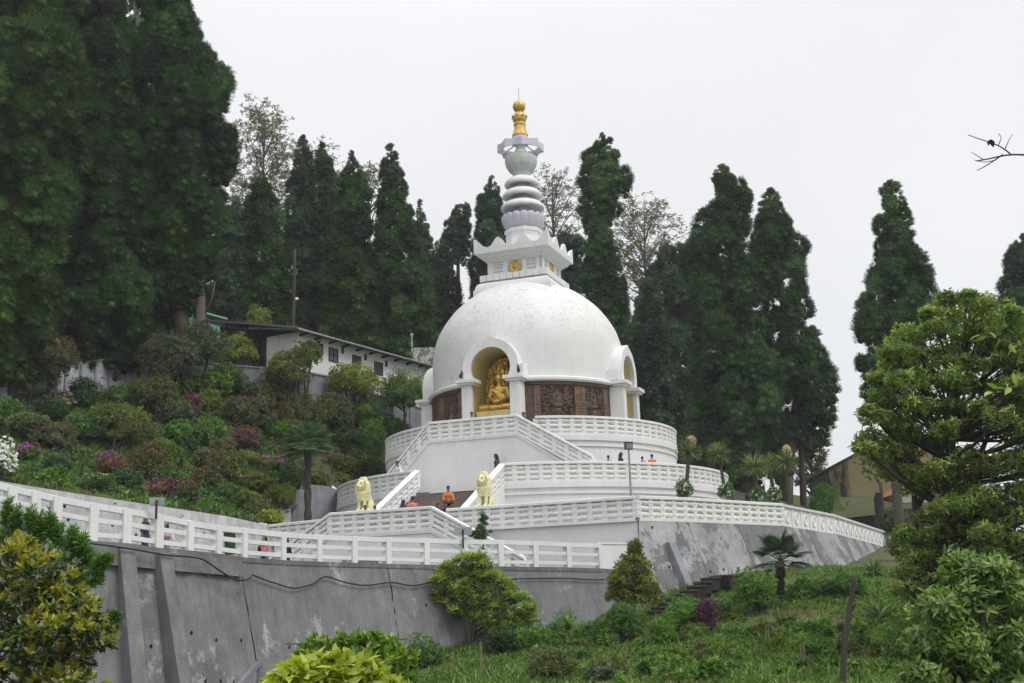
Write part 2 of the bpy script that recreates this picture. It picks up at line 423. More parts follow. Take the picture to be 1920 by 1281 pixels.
# carved panels: a relief surface per quarter
def relief(k):
    na, nh = 300, 130
    a0, a1 = 16.5, 73.5
    u = np.linspace(0, 1, na); v = np.linspace(0, 1, nh); U_, V_ = np.meshgrid(u, v, indexing='ij')
    W = math.radians(a1 - a0) * 5.9; X = U_ * W; Z = ZT1 + V_ * (13.06 - ZT1)
    H = np.zeros_like(X); lite = np.zeros_like(X)
    r2 = np.random.default_rng(40 + k)
    def bumps(x0, x1, z0, z1, n, s0, s1, amp, ang=None):
        """overlapping curled strokes: carved cloud, leaf and wave forms"""
        h = np.zeros_like(X)
        for _ in range(n):
            cx, cz = r2.uniform(x0, x1), r2.uniform(z0, z1); s = r2.uniform(s0, s1); a = r2.uniform(0, math.pi) if ang is None else ang + r2.normal(0, .35)
            dx, dz = X - cx, Z - cz; p = dx * math.cos(a) + dz * math.sin(a); q = -dx * math.sin(a) + dz * math.cos(a) + .6 * p * p / s
            h = np.maximum(h, amp * np.clip(1.25 - (p / (s * 1.9)) ** 2 - (q / (s * .55)) ** 2, 0, 1) ** .5)
        return h * ((X > x0) & (X < x1) & (Z > z0) & (Z < z1))
    zb, zt = 10.55, 12.78
    panels = ((1.02, 2.95, 0), (3.72, 5.05, 1))
    frame = np.ones_like(X)
    for x0, x1, kind in panels:
        ins = (X > x0) & (X < x1) & (Z > zb) & (Z < zt); frame[ins] = 0
        cx = (x0 + x1) / 2
        H = np.maximum(H, np.where(ins, bumps(x0, x1, zb, zt, 190, .05, .12, .10, None if kind == 0 else -.7), 0))
        fig = np.zeros_like(X)                                        # seated figure in a clear oval with halo and stepped seat
        ov = ((X - cx) / (.34 if kind == 0 else .27)) ** 2 + ((Z - 12.0) / .62) ** 2
        H = np.where(ins & (ov < 1), .025, H)
        for ex, ez, rx, rz, hh in ((0, 12.28, .085, .115, .13), (0, 11.93, .17, .24, .12), (0, 11.68, .30, .12, .12), (0, 11.35, .24, .16, .09), (0, 11.05, .15, .2, .08)):
            e_ = ((X - cx - ex) / rx) ** 2 + ((Z - ez) / rz) ** 2
            fig = np.maximum(fig, np.where(e_ < 1, hh * np.sqrt(np.clip(1 - e_ * .8, 0, 1)), 0))
        H = np.where(ins, np.maximum(H, fig), H)
    H = np.where(frame > 0, .07, H)
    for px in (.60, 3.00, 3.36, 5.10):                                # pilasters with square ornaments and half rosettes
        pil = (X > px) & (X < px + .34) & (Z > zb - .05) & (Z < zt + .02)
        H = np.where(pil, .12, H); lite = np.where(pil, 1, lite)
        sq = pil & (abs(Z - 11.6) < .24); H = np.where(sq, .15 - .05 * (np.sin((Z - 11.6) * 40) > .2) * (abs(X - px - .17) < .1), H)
        for zz in (zb, zt):
            rr = np.hypot(X - px - .17, Z - zz); H = np.where(pil & (rr < .16), .14 - .03 * (np.sin(rr * 60) > 0), H)
        H = np.where(pil & (abs(abs(X - px - .17) - .06) < .02) & (abs(Z - 11.6) > .3) & (abs(Z - 11.6) < .8), .09, H)
    fr = (Z > 9.75) & (Z < 10.42)                                     # frieze of long slots and rosettes below
    ph = (X % .62) / .62
    slot = fr & (ph > .12) & (ph < .9) & ((abs(Z - 10.30) < .05) | (abs(Z - 9.9) < .07))
    H = np.where(fr, .10, H); H = np.where(slot, .02, H)
    ros = fr & (np.hypot((ph - .5) * .62, Z - 10.08) < .12); H = np.where(ros, .13, H)
    mid = fr & (X > 2.95) & (X < 3.75); H = np.where(mid, .05 + bumps(2.95, 3.75, 9.75, 10.42, 40, .04, .08, .08), H)
    H = np.where((Z > 10.42) & (Z < 10.52), .13, H); H = np.where(Z > 12.85, .16, H); H = np.where((X < .22) | (X > W - .22), .06, H)
    ang = np.radians(a0 + (a1 - a0) * U_) + k * math.pi / 2; R = 5.82 + H
    V = np.stack([R * np.sin(ang), -R * np.cos(ang), Z], 2).reshape(-1, 3)
    i, j = np.meshgrid(np.arange(na - 1), np.arange(nh - 1), indexing='ij')
    Q = np.stack([i * nh + j, (i + 1) * nh + j, (i + 1) * nh + j + 1, i * nh + j + 1], 2).reshape(-1, 4)
    L = lite.reshape(-1)[Q].mean(1) > .5
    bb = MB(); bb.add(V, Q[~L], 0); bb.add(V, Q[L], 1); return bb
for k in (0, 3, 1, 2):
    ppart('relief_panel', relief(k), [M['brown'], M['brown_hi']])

# niches
def horseshoe(r, z0, n=40, zc=13.9):
    a0 = math.asin((zc - z0) / r)
    return [(r * math.cos(t), zc + r * math.sin(t)) for t in np.linspace(-a0, math.pi + a0, n)]
for k in range(4):
    R_ = lambda mb: mb.tf(lambda v: rot90(v, k))
    inn = horseshoe(1.20, 13.32); outr = horseshoe(1.70, 13.32, 61)
    outr = [(x, z + .16 * max(0, 1 - abs(x) / .42) ** 1.6) for x, z in outr]
    b = MB()                                                           # arch band: front face, soffit, outer face
    n = len(inn); o2 = [outr[int(round(i * (len(outr) - 1) / (n - 1)))] for i in range(n)]
    o2[n // 2] = (0, 15.77); o2[(n - 1) // 2] = (0, 15.77) if n % 2 else o2[(n - 1) // 2]
    Vv = []
    for (x, z), (X, Z) in zip(inn, o2): Vv += [(x, -6.38, z), (X, -6.38, Z), (X, -5.0, Z), (x * 1.03, -6.10, z)]
    Ff = []
    for i in range(n - 1):
        a = 4 * i
        for j in range(4): Ff.append((a + j, a + 4 + j, a + 4 + (j + 1) % 4, a + (j + 1) % 4))
    Ff += [(0, 1, 2, 3), tuple(4 * (n - 1) + j for j in (3, 2, 1, 0))]
    b.add(Vv, Ff)
    for s in (-1, 1):
        b.add(*box(min(s * 1.56, s * 1.93), max(s * 1.56, s * 1.93), -6.25, -5.3, 13.362, 13.98))
    arch = ppart('arch', R_(b), M['white'])
    for s in (-1, 1):
        c = MB(); xa, xb = sorted((s * 1.16, s * 1.76))
        c.add(*box(xa, xb, -6.45, -6.20, ZT1, 13.0)); xa, xb = sorted((s * 1.285, s * 1.755)); c.add(*box(xa, xb, -6.199, -5.45, ZT1, 12.999))
        col_ = ppart('column', R_(c), M['white'])
        c = MB(); xa, xb = sorted((s * .96, s * 1.90)); c.add(*box(xa, xb, -6.62, -5.82, 13.0, 13.12))
        xa, xb = sorted((s * .84, s * 2.02)); c.add(*box(xa, xb, -6.74, -5.72, 13.122, 13.318))
        ppart('capital', R_(c), M['white'], parent=col_)
    al = MB(); o = [(1.27, ZT1 + .02)] + horseshoe(1.27, 13.88, 30) + [(-1.27, ZT1 + .02)]
    Vv = []; m_ = len(o); ys = [-6.06, -5.3, -4.6, -4.0, -3.6]; ws = [1, 1, 1, .93, .75]
    for y, w in zip(ys, ws): Vv += [(x * w, y, z if z < 13.9 else 13.9 + (z - 13.9) * w) for x, z in o]
    Ff = [tuple(r_ * m_ + c for r_, c in ((i, j), (i + 1, j), (i + 1, j + 1), (i, j + 1))) for i in range(len(ys) - 1) for j in range(m_ - 1)]
    Ff.append(tuple(range((len(ys) - 1) * m_, len(ys) * m_)))
    al.add(Vv, Ff); ppart('alcove', R_(al), M['niche_yellow'], True)

# square plinth, box tower and battlement
def sq_ring(prof):
    V = []; n = len(prof)
    for h, z in prof: V += [(-h, -h, z), (h, -h, z), (h, h, z), (-h, h, z)]
    Fs = [(4 * i + j, 4 * i + (j + 1) % 4, 4 * i + 4 + (j + 1) % 4, 4 * i + 4 + j) for i in range(n - 1) for j in range(4)]
    return V, Fs + [(3, 2, 1, 0), tuple(4 * (n - 1) + j for j in range(4))]
b = MB(); b.add(*sq_ring([(2.50, 18.2), (2.50, 19.64), (2.42, 19.66), (2.40, 19.8), (2.33, 19.98), (2.2, 20.1), (2.02, 20.17), (1.7, 20.18)]))
ppart('plinth', b, M['white'])
b = MB(); b.add(*sq_ring([(2.02, 20.18), (2.02, 20.30), (2.12, 20.31), (2.12, 20.56), (1.5, 20.565)]))
for s in range(4):
    for i in range(10):
        x = -2.17 + 4.34 * i / 10
        V, Fs = box(x + .02, x + .414, -2.19, -2.1, 20.235, 20.60); b.add(rot90(V, s), Fs)
ppart('dentil_band', b, M['white'])
b = MB(); b.add(*sq_ring([(1.64, 20.57), (1.64, 21.5)]))
for s in range(4):
    for x0, x1 in ((-1.79, -1.38), (-.78, -.46), (.46, .78), (1.38, 1.79)):
        V, Fs = box(x0, x1 - (.001 if x1 > 1.7 else 0), -1.79, -1.62, 20.6, 21.5); b.add(rot90(V, s), Fs)
    for x0, x1 in ((-1.38, -.78), (-.46, .46), (.78, 1.38)):
        for z in (20.73, 20.97, 21.21, 21.40):
            V, Fs = tube([(x0, -1.64, z), (x1, -1.64, z)], .10, 8); b.add(rot90(V, s), Fs)
tower = ppart('box_tower', b, M['white'])
for s in range(4):
    b = MB(); V, Fs = lathe([(0, .10), (.12, .12), (.13, .06), (.26, .05), (.29, .10), (.38, .09), (.40, 0)], 24)
    V = np.stack([V[:, 0], -1.72 - V[:, 2], V[:, 1] + 21.06], 1); b.add(rot90(V, s), Fs)
    ppart('medallion', b, M['gold'], True, tower)
b = MB(); b.add(*sq_ring([(1.84, 21.47), (1.86, 21.58), (1.98, 21.60), (2.0, 21.70), (2.12, 21.72), (2.22, 21.86), (2.26, 21.93), (2.42, 21.96), (2.44, 22.30), (2.3, 22.32)]))
def ogee(w, h):
    t = np.linspace(-1, 1, 25); return [(w * x, h * (.5 + .5 * math.cos(math.pi * min(1, abs(x) * 1.12))) ** .8) for x in t]
for s in range(4):
    for cx in (-.86, .86, 0) if False else (-.82, .82):
        poly = [(cx - .62, 22.30)] + [(cx + x, 22.36 + z) for x, z in ogee(.60, .52)] + [(cx + .62, 22.30)]
        V, Fs = prism(poly, 1, -2.43, -2.25); b.add(rot90(V, s), Fs)
    for sg in (-1, 1):                                                 # half leaves meeting at the corners
        xs = np.linspace(0, 1, 12); poly = [(sg * 2.43, 22.30)] + [(sg * (2.43 - .72 * x), 22.36 + .54 * (.5 + .5 * math.cos(math.pi * x)) ** .8) for x in xs] + [(sg * 1.70, 22.30)]
        V, Fs = prism(poly, 1, -2.431 + .002 * (sg > 0), -2.25); b.add(rot90(V, s), Fs)
ppart('battlement', b, M['white'])

def octo(prof, concave=0.0):
    V = []; n = len(prof); a = np.radians(22.5 + 45 * np.arange(8))
    for r, z in prof: V += [(r * math.sin(t), -r * math.cos(t), z) for t in a]
    Fs = [(8 * i + j, 8 * i + (j + 1) % 8, 8 * i + 8 + (j + 1) % 8, 8 * i + 8 + j) for i in range(n - 1) for j in range(8)]
    return V, Fs + [tuple(range(8))[::-1], tuple(range(8 * (n - 1), 8 * n))]
b = MB(); b.add(*octo([(1.12, 22.2), (1.10, 23.52), (1.12, 23.54), (1.20, 23.62), (1.20, 23.82), (1.0, 23.84)]))
for i in range(8):
    t = math.radians(45 * i); n_ = np.array([math.sin(t), -math.cos(t), 0]); s_ = np.array([math.cos(t), math.sin(t), 0])
    for q in (-.36, .36): b.add(*obox(n_ * 1.02 + s_ * q, s_, n_, .05, .04, 22.4, 23.45))
    b.add(*obox(n_ * 1.02, s_, n_, .72, .04, 23.40, 23.45))
ppart('octagonal_pedestal', b, M['white'])
petal = lambda th, z: 1 + .045 * np.abs(np.cos(th * 8)) ** .6 * np.clip((z - 23.85) / .4, 0, 1)
b = MB(); lp = sinterp([(.95, 23.84), (1.12, 23.98), (1.24, 24.25), (1.32, 24.55), (1.30, 24.74), (1.20, 24.76), (1.05, 24.6), (.5, 24.55)], 40)
V, Fs = lathe([tuple(p) for p in lp], 160, mod=petal)
th = np.arctan2(V[:, 0], -V[:, 1]); V[:, 2] += np.where(V[:, 2] > 24.5, .13 * np.abs(np.cos(th * 8)) ** .6 - .07, 0)
b.add(V, Fs); lotus = ppart('lotus_cup', b, M['lilac'], True)
b = MB(); b.add(*lathe([(.50, 24.5), (.50, 27.6)], 32)); ppart('spire_shaft', b, M['celadon'], True)
for r, z in ((1.40, 25.26), (1.27, 26.06), (1.12, 26.85)):
    b = MB(); p_ = sinterp([(.45, z + .56), (.62, z + .55), (r * .78, z + .42), (r * .96, z + .2), (r, z + .04), (r * .97, z - .06), (r * .86, z - .04), (.45, z + .12)], 50)
    b.add(*lathe([tuple(q) for q in p_], 64)); ppart('ring', b, M['white'], True)
flute = lambda th, z: 1 - .035 * (1 - np.abs(np.cos(th * 6)) ** .5) * np.clip((28.7 - z) / .3, 0, 1)
b = MB(); p_ = sinterp([(.48, 27.45), (.58, 27.5), (.56, 27.62), (.80, 27.85), (.98, 28.15), (1.05, 28.48), (1.0, 28.74), (.9, 28.80), (.42, 28.84)], 50)
b.add(*lathe([tuple(q) for q in p_], 144, mod=flute)); ppart('bowl', b, M['celadon'], True)
b = MB(); b.add(*lathe([(.3, 28.8), (.44, 28.84), (.48, 29.0), (.44, 29.16), (.32, 29.2), (.32, 30.0)], 32)); ppart('neck', b, M['celadon'], True)
# umbrella: an open eight-cornered band on ribs
b = MB(); n8 = 64; rr = []
for i in range(n8 + 1):
    a = 2 * math.pi * i / n8; ph = ((math.degrees(a) + 22.5) % 45) / 45; rr.append((a, 1.50 * (1 - .13 * math.sin(math.pi * ph))))
prof_ = [(.0, 29.10), (-.02, 29.66), (-.09, 29.66), (-.07, 29.10)]
Vv = []; Ff = []
for a, r in rr[:-1]:
    for o_, z in prof_:
        ph = ((math.degrees(a) + 22.5) % 45) / 45
        zz = z + (.07 * math.sin(math.pi * ph) if z < 29.3 else -.05 * math.sin(math.pi * ph)); Vv.append(((r + o_) * math.sin(a), -(r + o_) * math.cos(a), zz))
for i in range(n8):
    A_, B_ = 4 * i, 4 * ((i + 1) % n8); Ff += [(A_ + j, B_ + j, B_ + (j + 1) % 4, A_ + (j + 1) % 4) for j in range(4)]
b.add(Vv, Ff); umb = ppart('umbrella', b, M['lilac'])
b = MB(); b.add(*lathe([(.3, 29.62), (.62, 29.72), (.60, 29.92), (.52, 29.98), (.50, 30.16), (.1, 30.18)], 32)); ppart('hub', b, M['lilac'], False, umb)
for i in range(8):
    a = math.radians(22.5 + 45 * i); b = MB()
    b.add(*tube([(.5 * math.sin(a), -.5 * math.cos(a), 29.72), (1.1 * math.sin(a), -1.1 * math.cos(a), 29.58), (1.44 * math.sin(a), -1.44 * math.cos(a), 29.32)], .05, 5))
    ppart('rib', b, M['lilac'], False, umb)
b = MB(); b.add(*lathe([tuple(q) for q in sinterp([(.5, 30.17), (.54, 30.2), (.50, 30.30), (.40, 30.6), (.36, 30.9), (.41, 30.95), (.41, 31.03), (.33, 31.08), (.44, 31.3), (.46, 31.5), (.36, 31.75), (.24, 31.85), (.2, 31.9)], 60)], 48, mod=lambda th, z: 1 + .04 * np.cos(th * 8) * (z < 31)))
for i in range(8):
    a = math.radians(45 * i); b.add(*ball((.46 * math.sin(a), -.46 * math.cos(a), 31.52), .09))
fin = ppart('finial', b, M['gold'], True)
b = MB(); b.add(*ball((0, 0, 32.26), .42, ICO3)); ppart('ball', b, M['gold'], True, fin)
b = MB(); b.add(*tube([(0, 0, 32.6), (0, 0, 33.5)], .018, 5)); b.add(*ball((0, 0, 33.42), .04)); ppart('lightning_rod', b, M['grey_metal'], parent=fin)

# statue, pedestal, niche fence
def W(x, y, z): return loc(x, y, z)
def statue(k):
    base = rot90(np.array([[0.12, -5.3, 11.5]]), k)[0]
    t = thing('seated_statue', 'golden seated meditating statue before an ornate golden halo in the front niche', 'statue', loc(*base))
    P = []
    P.append(ball((0, 0, .95), (.40, .27, .55))); P.append(ball((0, .02, 1.28), (.52, .25, .27))); P.append(ball((0, 0, .5), (.42, .32, .3)))
    for s in (-1, 1):
        P.append(capsule((s * .48, 0, 1.30), (s * .62, -.06, .82), .17, .15)); P.append(capsule((s * .62, -.06, .82), (s * .10, -.52, .55), .15, .10))
        P.append(capsule((s * .22, 0, .25), (s * .95, -.42, .22), .27, .22)); P.append(capsule((s * .95, -.42, .22), (-s * .30, -.66, .16), .20, .14))
        P.append(ball((s * .12, -.58, .50), (.16, .13, .07)))
        P.append(ball((s * .26, -.02, 1.92), (.045, .07, .15)))
        for q in range(4): P.append(capsule((s * .05, -.66, .47 + .03 * q), (-s * .12, -.68, .48 + .03 * q), .032, .025))
    P.append(capsule((0, 0, 1.4), (0, -.03, 1.68), .16, .15)); P.append(ball((0, -.04, 1.93), (.25, .27, .31))); P.append(ball((0, -.29, 1.90), (.045, .06, .07)))
    P.append(ball((0, -.24, 1.78), (.10, .05, .035))); P.append(ball((0, 0, 2.12), (.24, .24, .14))); P.append(ball((0, 0, 2.27), (.13, .13, .13)))
    for q in range(7): P.append(capsule((-.45 + .05 * q, -.24, 1.35 - .02 * q), (.12 + .05 * q, -.32, .72 + .03 * q), .035, .03))   # robe folds
    V, Fs = remesh(P, .032, 2); b = MB(); b.add(rot90(V + np.array([.12, -5.3, 11.5]), k), Fs); ppart('body', b, M['statue_gold'], True, t)
    # halo: leaf-shaped carved screen
    na, nr = 120, 60; r2 = np.random.default_rng(3)
    ta = np.linspace(-1.0, 1.0, na); tz = np.linspace(0, 1, nr); X, Z = np.meshgrid(ta, tz, indexing='ij')
    half = 1.12 * np.sqrt(np.clip(1 - np.clip((Z - .45) / .56, 0, 1) ** 2.0, 0, 1)) * (1 - .12 * np.clip((.3 - Z) / .3, 0, 1))
    X = X * half; Z = Z * 3.15
    H = np.zeros_like(X)
    for _ in range(420):
        cx, cz, s, a = r2.uniform(-1.1, 1.1), r2.uniform(0, 3.1), r2.uniform(.05, .12), r2.uniform(0, 3.1)
        p = (X - cx) * math.cos(a) + (Z - cz) * math.sin(a); q = -(X - cx) * math.sin(a) + (Z - cz) * math.cos(a)
        H = np.maximum(H, .14 * np.sqrt(np.clip(1 - (p / (s * 1.5)) ** 2 - (q / (s * .7)) ** 2, 0, 1)))
    nim = np.hypot(X / .52, (Z - 2.0) / .55); H = np.where(nim < 1, .05, H); H = np.where(abs(nim - 1) < .06, .13, H)
    V = np.stack([X + .12, -4.55 - H, Z + 11.6], 2).reshape(-1, 3); i, j = np.meshgrid(np.arange(na - 1), np.arange(nr - 1), indexing='ij')
    Q = np.stack([i * nr + j, (i + 1) * nr + j, (i + 1) * nr + j + 1, i * nr + j + 1], 2).reshape(-1, 4)
    V2 = V + np.array([0, .1, 0]); b = MB(); b.add(rot90(V, k), Q); b.add(rot90(V2, k), Q[:, ::-1]); halo = ppart('halo', b, M['statue_gold'], False, t)
    b = MB()                                                            # dark hanging garlands
    for cx, z0, z1, w in ((.55, 12.9, 14.55, .075), (.25, 13.3, 14.1, .045), (.95, 12.8, 13.9, .05), (-.35, 13.2, 13.9, .04)):
        for z in np.arange(z0, z1, .06):
            b.add(*ball((cx + r2.normal(0, .03), -4.78 + r2.normal(0, .02), z), (w * r2.uniform(.6, 1.3), .03, .045), ICO1))
    b.tf(lambda v: rot90(v, k)); ppart('garland', b, M['black'], False, halo)
    p0 = loc(*rot90(np.array([[0.1, -5.3, ZT1]]), k)[0])
    pd = thing('statue_pedestal', 'pale gold stepped pedestal under the golden statue', 'pedestal', p0)
    b = MB(); b.add(*box(-1.0, 1.15, -5.95, -4.4, ZT1, 11.20)); b.add(*box(-1.06, 1.22, -6.0, -4.35, 11.20, 11.50)); b.tf(lambda v: rot90(v, k)); ppart('block', b, M['statue_gold2'], False, pd)
    fn = thing('niche_fence', 'low white and gold spindle fence in front of the golden statue', 'fence', loc(*rot90(np.array([[0, -6.2, ZT1]]), k)[0]))
    b = MB()
    for z in (9.75, 10.98): b.add(*box(-1.12, 1.12, -6.12, -6.06, z, z + .06))
    b.tf(lambda v: rot90(v, k)); ppart('rail', b, M['gold'], False, fn)
    b = MB()
    for x in np.linspace(-1.08, 1.08, 24):
        b.add(*tube([(x, -6.09, ZT1), (x, -6.09, 11.1)], .022, 5)); b.add(*ball((x, -6.09, 11.14), (.03, .03, .06), ICO1))
    b.tf(lambda v: rot90(v, k)); ppart('spindles', b, M['white'], False, fn)
M['statue_gold2'] = plain('pale_gold_paint', (.66, .52, .22), .5, .2, .1)
statue(0)
# railing of the right-hand niche
fn = thing('niche_fence', 'low white spindle fence in the right hand niche opening', 'fence', loc(6.2, 0, ZT1))
b = MB()
for z in (9.75, 10.6): b.add(*box(-1.12, 1.12, -6.12, -6.06, z, z + .05))
for x in np.linspace(-1.08, 1.08, 20): b.add(*tube([(x, -6.09, ZT1), (x, -6.09, 10.75)], .022, 5))
ppart('spindles', b.tf(lambda v: rot90(v, 1)), M['white'], False, fn)
# spotlights on the arch shoulders
for k, s, lab in ((0, -1, 'small black spotlight beside the front arch, on its left shoulder'), (0, 1, 'small black spotlight beside the front arch, on its right shoulder')):
    p = loc(s * 1.72, -6.5, 13.32); t = thing('spotlight', lab, 'spotlight', p, 'spotlights on the front arch')
    b = MB(); b.add(*tube([(s * 1.72, -6.5, 13.32), (s * 1.72, -6.5, 13.52)], .03, 6)); ppart('bracket', b, M['black'], False, t)
    b = MB(); b.add(*tube([(s * 1.72 + .05 * s, -6.55, 13.48), (s * 1.72, -6.45, 13.72), (s * 1.72 - .04, -6.4, 13.9)], [.09, .075, .03], 8)); ppart('lamp_head', b, M['black'], True, t)
# ================================================================ terraces and their parapets
R1, R2 = 8.72, 11.58
def arc(r, a0, a1, z, n=90):
    return [(r * math.sin(a), -r * math.cos(a), z) for a in np.radians(np.linspace(a0, a1, n))]

def ring_terrace(name, label, r, z0, z1, a0=0, a1=360):
    t = thing(name, label, 'terrace', loc(0, 0, z0))
    b = MB(); b.add(*lathe([(r - .02, z0), (r - .02, z1 - .02)], 200)); part('wall', b.tf(locv), M['white_wall'], t, True)
    b = MB(); b.add(*lathe([(r - .04, z1 - .62), (r + .06, z1 - .60), (r + .06, z1 - .50), (r + .0, z1 - .48)], 200))
    b.add(*lathe([(r - .04, z1 - .30), (r + .09, z1 - .27), (r + .09, z1 + .0), (r - .7, z1 + .004)], 200)); part('moulding', b.tf(locv), M['white_wall'], t)
    b = MB(); b.add(*lathe([(r - .5, z1), (.1, z1)], 100)); part('floor', b.tf(locv), M['floor'], t)
    return t
M['floor'] = plain('terrace_floor', (.30, .30, .29), .8, 0, .15, 2)
ring_terrace('round_terrace', 'upper round white terrace carrying the domed pagoda', R1, ZT2, ZT1)
ring_terrace('round_terrace', 'lower round white terrace with a wide brick stair in front', R2, ZT3, ZT2)

def resample(pts, sp, n=None):
    P = np.array(pts, float); d = np.concatenate([[0], np.cumsum(np.linalg.norm(np.diff(P[:, :2], axis=0), axis=1))])
    k = n or max(1, int(round(d[-1] / sp)))
    s = np.linspace(0, d[-1], k + 1)
    return np.stack([np.interp(s, d, P[:, i]) for i in range(3)], 1)

DISC = lathe([(0, .022), (.045, .026), (.05, .012), (.075, .010), (.08, 0)], 10)
def rosette(b, p, n, t, r=1.0, mi=1):
    V = DISC[0]; u = np.array([0, 0, 1.0]); n = np.array([n[0], n[1], 0]); t = np.array([t[0], t[1], 0])
    b.add(np.array(p) + r * (V[:, :1] * t + V[:, 1:2] * u) + V[:, 2:3] * n, DISC[1], mi)

def parapet(label, runs, sp=.66, group='white parapets of the pagoda terraces', h=1.05, mats=None, dado=0.0, name='parapet', endpost=(True, True)):
    """runs: polylines at floor level going left to right as seen from outside (world coordinates)"""
    mats = mats or [M['white'], M['rosette']]
    allp = [np.array(runs[0][0])]
    for r in runs: allp += [np.array(q) for q in r[1:]]
    c = np.mean(allp, axis=0); c[2] = min(q[2] for q in allp)
    t = thing(name, label, 'parapet', c, group)
    top = [(-.17, h - .15), (.17, h - .15), (.19, h - .12), (.19, h - .02), (.15, h), (-.15, h), (-.19, h - .02), (-.19, h - .12)]
    b = MB(); b.add(*sweep(allp, top)); part('top_rail', b, mats, t)
    b = MB(); b.add(*sweep(allp, [(-.15, -.02 - dado), (.16, -.02 - dado), (.16, .13), (-.15, .13)])); part('base', b, mats, t)
    first = True
    for r in runs:
        Q = resample(r, sp)
        for i in range(len(Q)):
            d = Q[min(i + 1, len(Q) - 1)] - Q[max(i - 1, 0)]; L = math.hypot(d[0], d[1]); tt = d[:2] / L; n = np.array([tt[1], -tt[0]])
            if not (i == 0 and not first):
                b = MB(); b.add(*obox(Q[i], tt, n, .235, .27, .13, h - .15, 0))
                for z in (.25, .51, .77):
                    rosette(b, (Q[i][0] + n[0] * .137, Q[i][1] + n[1] * .137, Q[i][2] + z), n, tt, .8)
                part('post', b, mats, t)
            if i + 1 < len(Q):
                e_ = Q[i + 1] - Q[i]; L = math.hypot(e_[0], e_[1]); tt = e_[:2] / L; n = np.array([tt[1], -tt[0]])
                a = Q[i] + e_ * (.118 / L); bb = Q[i + 1] - e_ * (.118 / L); b = MB()
                k = 10; an = np.arange(k) * 2 * math.pi / k
                for z in (.255, .515, .775):
                    V = []
                    for p in (a, bb):
                        for x in an: V.append((p[0] + n[0] * .135 * math.cos(x), p[1] + n[1] * .135 * math.cos(x), p[2] + z + .124 * math.sin(x)))
                    b.add(V, [(j, (j + 1) % k, k + (j + 1) % k, k + j) for j in range(k)])
                    m_ = (a + bb) / 2; rosette(b, (m_[0] + n[0] * .133, m_[1] + n[1] * .133, m_[2] + z), n, tt, .95)
                part('crossbars', b, mats, t)
        first = False
    return t

def LW(P): return [loc(*p) for p in P]

# upper terrace: stair block in front with two side flights
SL = .611
def stair_block(label, yf, yb, xl, xr, zt, zb, sl_l, sl_r, steps_mat):
    """block seen from the front: flat in the middle, a flight going down on either side"""
    t = thing('stair_block', label, 'staircase', loc(0, yf, zb))
    dl, dr = (zt - zb) / sl_l, (zt - zb) / sl_r
    b = MB(); b.add(*prism([(xl - dl, zb), (xr + dr, zb), (xr, zt), (xl, zt)], 1, yf, yf + .3))
    b.add(*prism([(xl - dl, zb), (xr + dr, zb), (xr, zt), (xl, zt)], 1, yb - .25, yb))
    part('side_wall', b.tf(locv), M['white_wall'], t)
    b = MB()
    # fascia line under the parapet
    pts = [(xl - dl, yf - .03, zb - .0), (xl, yf - .03, zt), (xr, yf - .03, zt), (xr + dr, yf - .03, zb)]
    for p, q in zip(pts[:-1], pts[1:]):
        b.add([(p[0], yf - .05, p[2] - .12), (q[0], yf - .05, q[2] - .12), (q[0], yf - .05, q[2] - .02), (p[0], yf - .05, p[2] - .02),
               (p[0], yf + .02, p[2] - .12), (q[0], yf + .02, q[2] - .12), (q[0], yf + .02, q[2] - .02), (p[0], yf + .02, p[2] - .02)],
              [(0, 1, 2, 3), (7, 6, 5, 4), (0, 4, 5, 1), (3, 2, 6, 7), (0, 3, 7, 4), (1, 5, 6, 2)])
    part('fascia', b.tf(locv), M['white_wall'], t)
    b = MB(); n = 17; hh = (zt - zb) / n
    for i in range(n):
        z = zt - hh * (i + 1)
        b.add(*box(xr + dr * i / n, xr + dr * (i + 1) / n, yf + .3, yb - .25, zb - .05, z + .001 * i)); b.add(*box(xl - dl * (i + 1) / n, xl - dl * i / n, yf + .3, yb - .25, zb - .05, z + .001 * i))
    part('steps', b.tf(locv), steps_mat, t)
    b = MB(); b.add(*box(xl, xr, yf + .3, yb + 1.2, zt - .3, zt - .004)); part('landing', b.tf(locv), M['floor'], t)
    return t
stair_block('white block with two side flights below the front niche', -9.25, -7.6, -2.56, 2.56, ZT1, ZT2, 1.03, .66, M['steps'])
parapet('parapet over the front stair block of the upper terrace, sloping down both ends',
        [LW([(-2.56 - 2.55 / 1.03, -9.15, ZT1 - 2.55), (-2.56, -9.15, ZT1)]), LW([(-2.56, -9.15, ZT1), (2.56, -9.15, ZT1)]), LW([(2.56, -9.15, ZT1), (6.66, -9.15, ZT1 - 4.1 * SL)])], .64)
a1 = math.degrees(math.asin(3.2 / R1))
parapet('curved parapet of the upper terrace, right of its stair block', [LW(arc(R1 - .1, a1, 175, ZT1))], .66)
parapet('curved parapet of the upper terrace, left of its stair block', [LW(arc(R1 - .1, -130, -a1, ZT1))], .66)
